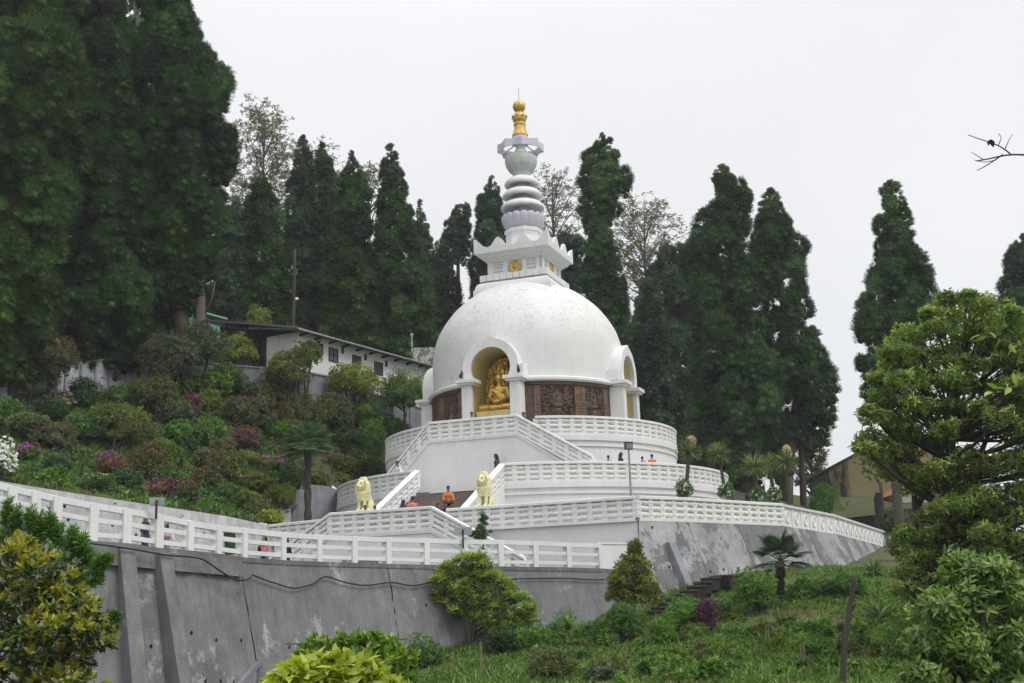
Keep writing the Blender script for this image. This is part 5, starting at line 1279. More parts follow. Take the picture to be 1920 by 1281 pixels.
# three tints of every conifer green: old, ordinary and young boughs
for _n, _d, _m, _l in (('conifer', (.020, .044, .016), (.034, .074, .023), (.058, .112, .034)), ('conifer_warm', (.017, .038, .010), (.032, .066, .014), (.056, .102, .021)), ('conifer_blue', (.022, .046, .025), (.036, .070, .036), (.056, .100, .048)), ('conifer_left', (.014, .034, .011), (.024, .057, .015), (.042, .088, .021))):
    M[_n] = [foliage(_n + _t, tuple(x * k for x in _d), tuple(x * k for x in _m), tuple(x * k * j for x, j in zip(_l, (y, 1, 1))), .15, .65, .2, .35) for _t, k, y in (('_old', .62, .9), ('', 1.02, 1.0), ('_young', 1.55, 1.12))]
M['trunk_mid'] = bark('brown_grey_bark', (.040, .032, .025), (.11, .09, .072), 3)
M['trunk'] = bark('conifer_bark', (.085, .060, .045), (.22, .175, .14), 2)
M['trunk_dark'] = bark('dark_bark', (.03, .024, .02), (.085, .07, .055), 5)

def conifer(label, rows, Y, seed, kind='mid', mat='conifer', rmax=1.5, gap=.06, ybase=None, trunk=.42, trunk_x=None, group='conifers behind the pagoda', kfac=.36, sub=True, extra=(), hole=None, bark_='trunk_mid'):
    """rows (y, x_left, x_right): outline of the crown in the photograph, at distance Y"""
    g = np.random.default_rng(seed); rows = sorted(rows, key=lambda r: -r[0])
    C = np.array([at((a + b_) / 2, y, Y) for y, a, b_ in rows]); H = np.array([(b_ - a) / 2 * 1.05 * Y / F for y, a, b_ in rows]); z = C[:, 2]
    cx = lambda q: np.interp(q, z, C[:, 0]); w = lambda q: np.interp(q, z, H); cy = lambda q: np.interp(q, z, C[:, 1])
    xb = trunk_x if trunk_x is not None else (rows[0][1] + rows[0][2]) / 2
    b0 = at(xb, ybase if ybase is not None else rows[0][0] + 40, Y)
    t = thing('conifer_tree', label, 'tree', b0, group)
    tz = np.linspace(b0[2] - 1, z[-1] - .6, 12); f = np.clip((tz - b0[2]) / (z[-1] - b0[2]), 0, 1); bl = np.clip((tz - b0[2]) / max(3, (z[0] - b0[2]) + 6), 0, 1)
    tx = b0[0] * (1 - bl) + cx(np.maximum(tz, z[0])) * bl
    tb = MB(); tb.add(*tube(np.stack([tx, np.full(12, b0[1]) * (1 - bl) + cy(tz) * bl, tz], 1), trunk * (1 - .88 * f) + .02, 9))
    PC, PR = [], []; q = z[0]; lv = 0
    while q < z[-1] - .25:
        ww = max(w(q), .12); r = min(rmax, max(.32, kfac * ww + .18)); ring = max(0, ww - .86 * r)
        n = max(1, int(round(2 * math.pi * ring / (1.66 * r)))) if ring > .15 else 1
        ph = g.uniform(0, 6.28)
        for i in range(n):
            if g.random() < gap: continue
            a = ph + 2 * math.pi * (i + .5 * (lv % 2)) / n + g.normal(0, .16); rr = r * g.uniform(.70, 1.22)
            k = ring * (1 + g.normal(0, .07)); PC.append((cx(q) + k * math.cos(a), cy(q) + k * math.sin(a), q + g.normal(0, .28 * r))); PR.append(rr)
        if ring > .9 * r:                                             # a few inside so the middle is closed
            for i in range(max(1, n // 2)):
                a = g.uniform(0, 6.28); k = ring * .45; PC.append((cx(q) + k * math.cos(a), cy(q) + k * math.sin(a), q)); PR.append(r)
        q += r * 1.14; lv += 1
    PC.append((cx(z[-1]), cy(z[-1]), z[-1] - .30)); PR.append(.32)
    for x, y, rad in extra: PC.append(at(x, y, Y)); PR.append(rad)
    PC, PR = np.array(PC), np.array(PR); mb = MB()
    if hole:                                                           # a place where the stem shows
        dd = PC @ _fw; px, py = 960 + F * (PC @ _R) / dd, 640.5 - F * (PC @ _U) / dd; kp = ~((px > hole[0]) & (px < hole[1]) & (py > hole[2]) & (py < hole[3]) & (PC[:, 1] < Y - .35)); PC, PR = PC[kp], PR[kp]
    if sub:                                                            # every billow is a cauliflower of small puffs
        SC, SR, SM = [], [], []; LM = g.choice(3, len(PC), p=(.38, .42, .20))
        for c, r, lm in zip(PC, PR, LM):
            m_ = int(np.clip(8 + r * 12, 9, 30)); d = sphere_dirs(m_, g); ow = unit(np.array([c[0] - cx(c[2]), c[1] - cy(c[2]), .6 * r]) + 1e-6); d = unit(d + ow * .70)
            SC.append(c + d * r * .72 * np.array([1, 1, 1.30])); SR.append(r * g.uniform(.28, .46, m_)); SM.append(np.full(m_, lm))
        put_puffs(mb, np.concatenate([PC] + SC), np.concatenate([PR * .62] + SR), kind, 1.0, g, np.concatenate([LM] + SM))
    else: put_puffs(mb, PC, PR, kind, 1.1, g, g.choice(3, len(PC), p=(.5, .4, .1)))
    part('crown', mb, M[mat], t)
    for i in g.permutation(len(PC))[:26]:                              # boughs from the trunk to some billows
        c = PC[i]; zz = c[2] - .25 * np.hypot(c[0] - cx(c[2]), c[1] - cy(c[2])); a = np.array([np.interp(zz, tz, tx), cy(zz), zz]); tb.add(*tube([a, (a + c) / 2 + np.array([0, 0, .1]), c], [.09, .06, .03], 5))
    part('trunk', tb, M[bark_], t, True)
    return t

# ---- leaf crowns made of clusters (broadleaf trees, shrubs)
def clusters(mb, C, A, m_, L, W, spread=.9, mi=0, hi=False, droop=.1, fold=.15, g=None):
    """m leaves radiating round the axis A at every point C"""
    g = g or rng; n = len(C); A = unit(A); ref = np.where(np.abs(A[:, 2:3]) > .9, np.array([[1., 0, 0]]), np.array([[0, 0, 1.]]))
    S = unit(np.cross(A, ref)); T = np.cross(A, S)
    th = (np.arange(m_) * 2 * math.pi / m_)[None] + g.uniform(0, 6.28, (n, 1)) + g.normal(0, .25, (n, m_)); sp = np.clip(g.normal(spread, .25, (n, m_)), .05, 1.6)
    D = A[:, None] * np.cos(sp)[..., None] + (S[:, None] * np.cos(th)[..., None] + T[:, None] * np.sin(th)[..., None]) * np.sin(sp)[..., None]
    P = np.repeat(C[:, None], m_, 1) + g.normal(0, .12, (n, m_, 3)) * L
    k = n * m_; N = np.repeat(A[:, None], m_, 1).reshape(k, 3) + g.normal(0, .25, (k, 3))
    leaves(mb, P.reshape(k, 3), D.reshape(k, 3), L * g.uniform(.65, 1.25, k), W * g.uniform(.7, 1.2, k), N, fold, droop, mi, hi)

def shell(c, r, n, g, lo=.62, zmin=-.55, lump=.18):
    """points near the surface of a lumpy ellipsoid, with outward directions"""
    d = sphere_dirs(int(n * 1.6), g); d = d[d[:, 2] > zmin][:n]
    k = sphere_dirs(7, g); lm = 1 + lump * np.sin(d @ k.T * 4.2).sum(1)[:, None] / 2.6
    q = (lo + (1 - lo) * g.random((len(d), 1)) ** .6) * lm
    return np.asarray(c) + d * np.asarray(r) * q, unit(d / np.asarray(r))

def core(mb, c, r, g, k=.62, mi=0):
    V, Fs = ICO2; q = k * (1 + .25 * np.sin(V @ sphere_dirs(5, g).T * 4).sum(1)[:, None] / 2.2); mb.add(V * q * np.asarray(r) + np.asarray(c), np.asarray(Fs), mi)

FOL = {}
def fol(key, *a, **k): FOL[key] = foliage('leaf_' + key, *a, **k)
fol('green', (0.036, 0.076, 0.020), (0.072, 0.144, 0.032), (0.124, 0.224, 0.052))
fol('bright', (0.045, 0.102, 0.018), (0.096, 0.196, 0.032), (0.166, 0.289, 0.056))
fol('olive', (0.042, 0.065, 0.019), (0.087, 0.114, 0.032), (0.156, 0.175, 0.057))
fol('light', (0.064, 0.106, 0.019), (0.141, 0.195, 0.038), (0.240, 0.288, 0.072))
fol('grey', (0.038, 0.057, 0.030), (0.080, 0.104, 0.057), (0.142, 0.167, 0.099))
fol('dark', (0.020, 0.044, 0.018), (0.040, 0.080, 0.028), (0.072, 0.124, 0.044))
fol('rust', (0.085, 0.053, 0.027), (0.142, 0.085, 0.046), (0.209, 0.142, 0.076))
fol('maroon', (0.072, 0.032, 0.040), (0.122, 0.054, 0.065), (0.180, 0.099, 0.090))
fol('yellowgreen', (0.075, 0.105, 0.015), (0.180, 0.225, 0.027), (0.330, 0.345, 0.053))
fol('magenta', (0.200, 0.020, 0.150), (0.330, 0.050, 0.260), (0.450, 0.120, 0.360), trans=.2)
fol('pinkfl', (0.400, 0.240, 0.220), (0.520, 0.360, 0.320), (0.620, 0.480, 0.420), trans=.2)
fol('dullpink', (.11, .045, .085), (.19, .08, .15), (.29, .16, .24), trans=.2)
fol('whitefl', (0.600, 0.600, 0.550), (0.740, 0.740, 0.700), (0.800, 0.800, 0.780), trans=.15)
fol('purple', (0.054, 0.025, 0.043), (0.099, 0.045, 0.076), (0.153, 0.072, 0.108))
fol('palm', (0.048, 0.085, 0.037), (0.088, 0.145, 0.061), (0.145, 0.212, 0.093), trans=.15, rough=.45, spec=.4)
fol('palmdark', (0.018, 0.040, 0.022), (0.036, 0.068, 0.036), (0.063, 0.108, 0.058), trans=.1, rough=.4, spec=.45)
fol('yucca', (0.056, 0.088, 0.029), (0.112, 0.152, 0.045), (0.192, 0.224, 0.072), trans=.12, rough=.45, spec=.4)
fol('dry', (0.100, 0.075, 0.035), (0.170, 0.130, 0.065), (0.240, 0.200, 0.110), trans=.1)
FOL['flowerhead'] = plain('cream_flowers', (.45, .38, .24), .8, 0, .25, 10)

def shrub(label, x, y, hw, hh, leaf, seed, Lf=.16, dens=1.0, flower=None, fl=.0, stem=0.0, name='shrub', cat='shrub', surf=None, group='shrubs on the hillside', Y=None, mat2=None, f2=.35, wf=.34, m_=6, hi=False, foot=True, lobes=5):
    """bush whose crown is centred on (x, y) of the photograph; hw, hh half sizes in its pixels; stem: visible bare stem below, in pixels"""
    g = np.random.default_rng(seed); surf = surf or hill
    if Y is None: gp = hit(surf, x, y + hh * .8 + stem)
    else: q = at(x, y + hh * .8 + stem, Y); gp = np.array([q[0], q[1], min(q[2], float(surf(q[0], q[1])) if surf else q[2])])
    s = gp[1] / F; c = at(x, y, gp[1]); rx, rz = hw * s, hh * s; ry = (rx + rz) * .5 if rx > .3 else rx
    c = c + np.array([0, ry * .3, 0]); t = thing(name, label, cat, gp, group); mb = MB()
    mats = [FOL[leaf]] + ([FOL[mat2]] if mat2 else []) + ([FOL[flower]] if flower else [])
    fm = len(mats) - 1
    # a main mass and smaller lobes on it
    E = [(c, np.array([rx * .80, ry * .80, rz * .80]))]
    for i in range(lobes):
        d = unit(g.normal(size=3) * np.array([1, 1, .8]) + np.array([0, -.25, .15])); k = g.uniform(.38, .58); E.append((c + d * np.array([rx, ry, rz]) * (1 - k) * .98, np.array([rx, (rx + ry) / 2, rz]) * k))
    area = 4 * math.pi * ((rx * ry) ** 1.6 / 3 + (rx * rz) ** 1.6 / 3 + (ry * rz) ** 1.6 / 3) ** (1 / 1.6)
    n = int(dens * area / (Lf * Lf * .9)); n = min(n, 2600)
    for ce, r in E:
        core(mb, ce, r, g, .50, 0); k = max(10, int(n * (r[0] * r[2]) / sum(q[0] * q[2] for _, q in E)))
        P, D = shell(ce, r, k, g, .58); A = unit(D + np.array([0, 0, .45]) + g.normal(size=P.shape) * .3)
        pn = .5 + .9 * np.sin(P @ (g.normal(size=3) * 3.2 / max(rx, .4)) + g.uniform(0, 6)); r_ = g.random(len(P)) + np.where(fl < .95, np.clip(.55 - pn, -.15, .5), 0); top_ = np.clip((D[:, 2] + .2), 0, 1)
        fsel = (r_ < fl * (.6 + .8 * top_)) if flower else np.zeros(len(P), bool)
        msel = (~fsel) & (g.random(len(P)) < f2 * (.3 + 1.2 * top_)) if mat2 else np.zeros(len(P), bool)
        a = ~(fsel | msel); clusters(mb, P[a], A[a], m_, Lf, Lf * wf, .95, 0, hi, g=g)
        if msel.any(): clusters(mb, P[msel] + A[msel] * Lf * .35, A[msel], m_, Lf * .9, Lf * wf, .7, 1, hi, g=g)
        if fsel.any(): clusters(mb, P[fsel] + A[fsel] * Lf * .35, A[fsel], 6, Lf * .62, Lf * .48, 1.0, fm, False, g=g)
    part('crown', mb, mats, t)
    b = MB(); top_c = c + np.array([0, 0, -rz * .2]); nst = 1 if stem > 25 else 4
    for i in range(nst):
        o = np.array([g.normal(0, .12 * rx), g.normal(0, .1), -.2]) if nst > 1 else np.array([0, 0, -.2]); e = c + np.array([g.normal(0, .3 * rx), g.normal(0, .2 * ry), rz * g.uniform(-.3, .2)])
        mid = (gp + o) * .5 + e * .5 + np.array([g.normal(0, .1 * rx), 0, 0]); rr = .05 + .035 * rx if nst > 1 else .06 + .05 * rx
        b.add(*tube(sinterp([gp + o, mid, e], 8), np.linspace(rr, rr * .4, 8), 6))
    if nst == 1:
        for i in range(9):
            d = g.normal(size=3); e = c + d * np.array([rx, ry, rz]) * .35; st = gp * .35 + c * .65; b.add(*tube(sinterp([st, (st + e) / 2 + np.array([0, 0, -.05]), e], 6), np.linspace(.035, .012, 6), 5))
    part('stem', b, M['trunk_dark'], t, True)
    return t

def skeleton_tree(name, label, base, trunk_pts, r0, blobs, leafs, seed, mats, barkm='trunk_dark', group=None, cat='tree', nb=5, lo=.3, hi=False, twig=True, zmin=-.9, corek=0.0, m_=6, spread=.95, wf=.34, droop=.15, up=.35, mat2=None, f2=.3, cat_r=None):
    """trunk, limbs to each leaf blob, twigs, and leaf clusters. blobs: (centre, radii, n, leaf length)"""
    g = np.random.default_rng(seed); t = thing(name, label, cat, base, group); b = MB(); tp = sinterp(trunk_pts, 14)
    rad = np.linspace(r0, r0 * .28, 14); b.add(*tube(tp, rad, 9)); part('trunk', b, M[barkm], t, True)
    b = MB(); mb = MB()
    for c, r, n, Lf in blobs:
        c, r = np.array(c, float), np.array(r, float); i = int(np.clip(np.argmin(np.linalg.norm(tp - (c - np.array([0, 0, .35 * np.linalg.norm(c - tp[7])])), axis=1)), 3, 13))
        st = tp[i]; e = c; md = st * .5 + e * .5 + np.array([0, 0, -.06 * np.linalg.norm(e - st)]); lim = sinterp([st, md, e], 8); b.add(*tube(lim, np.linspace(rad[i] * .5, rad[i] * .12 + .01, 8), 6))
        if corek: core(mb, c, r, g, corek)
        P, D = shell(c, r, n, g, lo, zmin); A = unit(D + np.array([0, 0, up]) + g.normal(size=P.shape) * .35)
        if twig:
            for j in g.permutation(len(P))[:nb]:
                k = lim[int(g.integers(3, 8))]; q = P[j]; b.add(*tube([k, (k + q) / 2 + g.normal(0, .03, 3) * r[0], q], [rad[i] * .16 + .008, rad[i] * .09 + .006, .006], 4))
        if mat2:
            s = g.random(len(P)) < f2 * (.2 + 1.3 * np.clip(D[:, 2] + .3, 0, 1)); clusters(mb, P[~s], A[~s], m_, Lf, Lf * wf, spread, 0, hi, droop, g=g); clusters(mb, P[s], A[s], m_, Lf, Lf * wf, spread * .8, 1, hi, droop, g=g)
        else: clusters(mb, P, A, m_, Lf, Lf * wf, spread, 0, hi, droop, g=g)
    part('limbs', b, M[barkm], t, True); part('crown', mb, mats, t)
    return t
# ---- dark conifers, near left mass
G1 = 'tall dark conifers at the left edge'
conifer('huge dark conifer at the left edge, its warm green boughs cut by the frame', [(690, -60, 95), (600, -100, 112), (500, -110, 128), (400, -110, 138), (330, -110, 132), (260, -100, 165), (180, -100, 178), (100, -95, 160), (0, -80, 110), (-140, -50, 60), (-260, 0, 20)], 66, 101, 'fine', 'conifer_warm', 1.55, .05, 740, .6, 30, G1, .34)
conifer('second huge conifer from the left, rising past the top of the picture', [(690, 70, 260), (600, 90, 285), (500, 110, 300), (420, 130, 278), (330, 120, 280), (260, 100, 258), (160, 100, 250), (80, 90, 250), (0, 95, 240), (-120, 120, 225), (-260, 165, 185)], 73, 102, 'fine', 'conifer_left', 1.65, .05, 740, .6, 200, G1, .34)
conifer('third huge conifer from the left, its right edge against the white sky', [(655, 250, 285), (610, 240, 340), (560, 245, 378), (500, 250, 402), (450, 240, 425), (400, 240, 428), (340, 250, 424), (300, 230, 438), (250, 230, 450), (190, 225, 444), (130, 235, 418), (90, 240, 388), (40, 255, 372), (0, 260, 358), (-80, 265, 340), (-200, 290, 315)], 76, 103, 'fine', 'conifer_left', 1.65, .06, 640, .55, 352, G1, .34)
conifer('dark conifer filling the gap behind the three huge conifers', [(690, -40, 330), (500, -60, 380), (300, -60, 400), (100, -40, 350), (-60, 40, 320), (-220, 150, 230)], 86, 104, 'far', 'conifer_blue', 2.0, .02, 720, .6, 150, G1, .3, False)
b = MB(); p = at(375, 612, 77); q = at(372, 500, 77); t = thing('tree_trunk', 'bare pale tree trunk standing in front of the shelter', 'tree', p - np.array([0, 0, 1]))
b.add(*tube(sinterp([p - np.array([0, 0, 1]), (p + q) / 2 + np.array([.05, 0, 0]), q], 10), np.linspace(.42, .30, 10), 10)); part('trunk', b, M['trunk'], t, True)
b = MB(); b.add(*tube([p + np.array([.2, 0, .6]), p + np.array([.75, 0, 1.9]), p + np.array([.9, 0, 3.0])], [.08, .05, .03], 5)); part('branch', b, M['trunk'], t, True)
# ---- middle left group
conifer('slim pointed conifer left of centre with its tip against the open-crowned tree', [(700, 510, 625), (640, 512, 622), (560, 515, 618), (480, 520, 612), (400, 530, 600), (330, 542, 594), (290, 552, 584), (254, 562, 574)], 100, 111, 'mid', 'conifer_blue', 1.5, .05, 700, .4)
conifer('broad conifer beside the slim pointed one, slightly lower', [(700, 560, 680), (600, 562, 676), (500, 562, 664), (440, 568, 652), (380, 574, 642), (320, 582, 632), (285, 594, 614), (266, 600, 607)], 104, 112, 'mid', 'conifer', 1.6, .05, 700, .4)
conifer('conifer with a small pointed tip, left of the tallest middle conifer', [(700, 600, 725), (600, 602, 722), (520, 606, 714), (450, 614, 706), (400, 622, 700), (340, 636, 690), (310, 645, 680), (284, 655, 664)], 98, 113, 'mid', 'conifer', 1.5, .06, 690, .4)
conifer('tall cone shaped conifer, the highest between the left mass and the pagoda', [(720, 690, 822), (640, 690, 818), (560, 692, 812), (500, 695, 802), (440, 700, 790), (390, 705, 774), (340, 710, 762), (305, 714, 752), (285, 721, 744), (270, 729, 738)], 96, 114, 'mid', 'conifer', 1.35, .07, 730, .4)
conifer('lower green conifer in front at the left, above the shelter roof', [(640, 455, 545), (560, 455, 545), (500, 462, 540), (450, 455, 530), (400, 456, 526), (360, 464, 515), (335, 478, 500)], 93, 115, 'mid', 'conifer', 1.4, .04, 640, .4)
conifer('low rounded conifer just above the white building roof', [(660, 598, 716), (600, 600, 714), (545, 608, 704), (500, 622, 692), (470, 640, 676)], 91, 116, 'mid', 'conifer_warm', 1.3, .04, 690, .35)
conifer('small blue green conifer tip far behind, right of the tallest middle conifer', [(640, 755, 838), (560, 760, 832), (500, 766, 824), (430, 774, 806), (395, 780, 796), (376, 785, 789)], 118, 117, 'far', 'conifer_blue', 1.4, .06, 700, .35)
conifer('ragged conifer with daylight showing low round its stem, left of the golden finial', [(480, 835, 885), (450, 826, 886), (425, 828, 888), (405, 840, 884), (384, 852, 876)], 112, 118, 'mid', 'conifer_blue', 1.1, .16, 700, .32, 861)
conifer('dark pointed conifer directly left of the stacked rings', [(640, 872, 975), (560, 876, 972), (500, 880, 965), (450, 884, 958), (410, 888, 952), (375, 896, 944), (350, 908, 934), (330, 917, 927)], 108, 119, 'mid', 'conifer_blue', 1.3, .06, 700, .36)
conifer('low dark conifer behind the left shoulder of the dome', [(720, 790, 890), (620, 792, 880), (540, 800, 862), (490, 808, 850), (450, 818, 842)], 110, 120, 'far', 'conifer_blue', 1.5, .05, 720, .36)
conifer('low dark conifer behind the square tower, its foot hidden by the dome', [(640, 960, 1100), (560, 985, 1100), (500, 1000, 1098), (440, 1040, 1095)], 112, 131, 'far', 'conifer_blue', 1.5, .05, 700, .36)
b = MB(); p = at(549, 612, 90); q = at(553, 468, 90); t = thing('tree_trunk', 'broken pale trunk snag among the middle conifers', 'tree', p - np.array([0, 0, 1]))
b.add(*tube(sinterp([p - np.array([0, 0, 2]), (p + q) / 2, q], 10), np.linspace(.18, .10, 10), 8)); part('trunk', b, M['trunk_mid'], t, True)
# ---- right of the pagoda
conifer('conifer with a swollen round head and a narrow waist, right of the square tower', [(850, 1085, 1215), (780, 1082, 1212), (700, 1080, 1206), (640, 1080, 1196), (580, 1085, 1186), (520, 1088, 1176), (470, 1090, 1160), (420, 1094, 1148), (398, 1092, 1156), (375, 1082, 1176), (335, 1074, 1183), (300, 1092, 1172), (280, 1102, 1160), (262, 1114, 1142), (250, 1124, 1132)], 92, 121, 'mid', 'conifer', 1.35, .05, 880, .45, 1150)
conifer('broad conifer with a small separate head, left of the twin right conifers', [(880, 1320, 1478), (830, 1300, 1480), (760, 1300, 1462), (680, 1298, 1450), (600, 1300, 1430), (540, 1290, 1418), (480, 1274, 1405), (440, 1286, 1408), (415, 1318, 1416), (385, 1336, 1416), (360, 1334, 1402), (335, 1330, 1372), (310, 1344, 1358)], 88, 122, 'mid', 'conifer', 1.4, .05, 930, .5, 1402)
conifer('tall conifer with its pale trunk showing, standing against the sky on the right', [(835, 1475, 1540), (800, 1462, 1568), (750, 1452, 1570), (690, 1445, 1556), (630, 1438, 1540), (590, 1425, 1520), (545, 1412, 1516), (490, 1406, 1514), (440, 1408, 1500), (405, 1420, 1476), (380, 1424, 1464), (357, 1436, 1450)], 92, 123, 'mid', 'conifer', 1.35, .12, 930, .52, 1472, hole=(1443, 1476, 520, 765), bark_='trunk')
conifer('hazy dark conifer behind, between the dome and the broad right conifer', [(880, 1190, 1330), (800, 1194, 1324), (700, 1198, 1322), (600, 1202, 1320), (540, 1208, 1316), (500, 1222, 1304), (465, 1244, 1288)], 114, 124, 'far', 'conifer_blue', 1.6, .04, 900, .36)
conifer('dark conifer right behind the swollen headed one, near the dome edge', [(880, 1180, 1260), (760, 1178, 1262), (640, 1180, 1258), (570, 1190, 1246), (520, 1206, 1232)], 104, 125, 'far', 'conifer_blue', 1.4, .05, 900, .36)
conifer('lone ragged conifer against the sky on the far right', [(735, 1640, 1700), (700, 1622, 1720), (650, 1622, 1738), (600, 1611, 1755), (545, 1620, 1756), (495, 1634, 1742), (470, 1637, 1716), (420, 1640, 1713), (385, 1645, 1702), (360, 1650, 1690), (338, 1660, 1678)], 82, 126, 'mid', 'conifer', 1.1, .12, 1030, .35, 1690, extra=[(1622, 680, .75), (1630, 688, .6), (1628, 735, .6), (1640, 748, .7), (1650, 760, .5)])
conifer('dark conifer cut by the right edge of the picture', [(760, 1890, 2000), (660, 1878, 2010), (600, 1874, 2010), (540, 1878, 1990), (500, 1884, 1970), (470, 1892, 1950), (440, 1905, 1930)], 86, 127, 'mid', 'conifer_blue', 1.3, .05, 1090, .4)
for x0, x1, yb, yt_, w, Y, lab in ((1404, 1396, 935, 760, .60, 88.4, 'thick grey brown trunk rising behind the yuccas, the widest there'), (1506, 1500, 945, 780, .26, 92, 'slimmer brown trunk behind the rightmost yuccas'), (1238, 1228, 860, 520, .2, 108, 'thin pale trunk in the dark gap right of the dome')):
    p, q = at(x0, yb, Y), at(x1, yt_, Y); t = thing('tree_trunk', lab, 'tree', p - np.array([0, 0, 1])); b = MB(); b.add(*tube(sinterp([p - np.array([0, 0, 1]), (p + q) / 2, q], 9), np.linspace(w, w * .8, 9), 10)); part('trunk', b, M['trunk_mid'], t, True)

# ---- open crowned deciduous trees on the sky line
M['sparse'] = foliage('sparse_leaf', (.07, .09, .055), (.11, .135, .08), (.16, .185, .115), .35, .6, .2, .5)
M['sparse_bark'] = bark('grey_bark', (.06, .055, .05), (.15, .14, .125), 4)
def open_tree(label, x, ybase, ytop, hw, Y, seed, n=70, dens=1.0, lean=0, flat=.20):
    """thin tree: layered sprays of small leaves with the sky between them, on bare ascending limbs"""
    g = np.random.default_rng(seed); base = at(x, ybase, Y); topp = at(x + lean, ytop + .14 * (ybase - ytop), Y); s = Y / F; Hh = (ybase - ytop) * s
    t = thing('broadleaf_tree', label, 'tree', base, 'open crowned trees on the skyline'); tp = sinterp([base, base * .6 + topp * .4 + np.array([.2, 0, 0]), base * .3 + topp * .7, topp], 20); rad = np.linspace(.24, .03, 20)
    b = MB(); b.add(*tube(tp, rad, 7)); part('trunk', b, M['sparse_bark'], t, True); b = MB(); mb = MB()
    for i in range(n):
        f = .38 + .62 * (i + g.random()) / n; w = 1.38 * hw * s * math.sqrt(max(.02, 1 - (max(0, f - .42) / .60) ** 2)) * (1 if f > .45 else .8); a = i * 2.4 + g.normal(0, .3); k = w * g.uniform(.45, 1.0)
        e = np.array([base[0] + (topp[0] - base[0]) * f + 1.12 * k * math.cos(a), base[1] + k * math.sin(a), base[2] + Hh * f]); j = int(np.clip((f - .05 - .16 * k / w) * 19, 2, 18)); st = tp[j]
        md = st * .45 + e * .55 + np.array([0, 0, .05 * k]); P = sinterp([st, md, e], 9); b.add(*tube(P, np.linspace(rad[j] * .42 + .012, .012, 9), 5))
        C_ = []; 
        for q in range(9):
            p0 = P[int(g.integers(4, 9))]; d = np.array([g.normal(0, 1), g.normal(0, 1), g.normal(.1, .25)]) * hw * s * .16; b.add(*tube([p0, p0 + d * .5, p0 + d], [.014, .010, .006], 3))
            C_.append(p0 + d * g.random((5, 1)) + g.normal(0, .09, (5, 3)) * hw * s * np.array([1, 1, flat * 2]))
        C_ = np.concatenate(C_); kp = g.random(len(C_)) < .9 * dens; C_ = C_[kp]
        clusters(mb, C_, np.array([0, 0, 1.]) + g.normal(0, .4, C_.shape), 4, .30, .14, 1.2, g=g)
    part('limbs', b, M['sparse_bark'], t); part('crown', mb, M['sparse'], t)
open_tree('tall open crowned tree right beside the huge left conifers', 488, 560, 150, 74, 118, 201, 60, lean=8)
open_tree('open crowned tree rising behind the slim pointed conifer', 585, 520, 236, 64, 122, 202, 40)
open_tree('thin crowned tree showing between the middle conifer tips', 690, 480, 290, 40, 116, 203, 22, .8)
open_tree('open crowned tree with grey branches behind the stacked rings', 1036, 580, 290, 66, 118, 204, 44, .6)
open_tree('wide layered grey green tree between the round headed conifer and the broad conifer', 1208, 640, 345, 82, 120, 205, 60, .9)
open_tree('small pale tree under the right hand conifer, beside the yuccas', 1520, 960, 815, 38, 112, 206, 30, 1.0)
open_tree('greyish thin tree low among the left conifers', 440, 640, 330, 44, 110, 207, 36, 1.0)
conifer('dark conifer low in the gap right of the huge left conifers', [(680, 370, 490), (560, 376, 486), (480, 392, 476), (420, 410, 462), (380, 428, 448)], 108, 132, 'far', 'conifer_blue', 1.5, .04, 680, .36)

# ---- big broadleaf tree on the right
M['big_old'] = foliage('big_tree_leaf', (.055, .095, .020), (.10, .155, .031), (.16, .22, .055), .3, .5, .35, .7)
M['big_new'] = foliage('big_tree_young_leaf', (.15, .21, .045), (.25, .31, .08), (.36, .40, .14), .3, .5, .35, .7)
Yt = 33; g_ = np.random.default_rng(77); s_ = Yt / F
orow = np.array([(560, 1770, 1840), (600, 1705, 1925), (660, 1668, 1990), (720, 1640, 2000), (800, 1628, 2000), (850, 1622, 2000), (872, 1650, 2000), (900, 1705, 2000), (965, 1708, 2000), (1010, 1672, 2000), (1080, 1668, 2000), (1150, 1690, 2000), (1210, 1720, 2000)], float)
big = []
for _ in range(4000):
    y = g_.uniform(566, 1200); x0, x1 = np.interp(y, orow[:, 0], orow[:, 1]), np.interp(y, orow[:, 0], orow[:, 2]); x = g_.uniform(x0 + 12, x1); a_ = g_.uniform(26, 44)
    if np.hypot(x - 1850, (y - 825)) < 46 or np.hypot(x - 1690, y - 945) < 26: continue
    if all(np.hypot(x - q[0], (y - q[1]) * 1.25) > 36 for q in big): big.append((x, y, a_, a_ * .72))
big += [(1735, 588, 16, 12), (1776, 560, 15, 12), (1812, 556, 15, 12), (1850, 572, 17, 12), (1702, 622, 15, 12), (1892, 584, 16, 12), (1668, 662, 14, 10), (1642, 712, 14, 10), (1630, 770, 14, 10), (1622, 838, 16, 10)]
blobs = []
for x, y, a, b_ in big:
    for k in range(2): c = at(x + g_.normal(0, a * .2), y + g_.normal(0, b_ * .2), Yt + (g_.uniform(-1.9, .3) if k == 0 else g_.uniform(.3, 2.4))); blobs.append((c, (a * s_ * 1.02, a * s_ * .95, b_ * s_ * .76), 58, .155))
base = at(1765, 1215, Yt); 
skeleton_tree('broadleaf_tree', 'big many limbed tree with pale young leaves filling the right side', base, [base, at(1762, 1050, Yt), at(1768, 940, Yt), at(1790, 800, Yt), at(1800, 660, Yt)], .22, blobs, None, 301, [M['big_old'], M['big_new']], 'trunk_dark', None, nb=4, lo=.25, m_=6, spread=1.15, wf=.36, droop=.25, up=.15, mat2=True, f2=.30)
t = thing('tree_trunk', 'dark forked second stem inside the big right hand tree', 'tree', at(1715, 1180, Yt + .5)); b = MB()
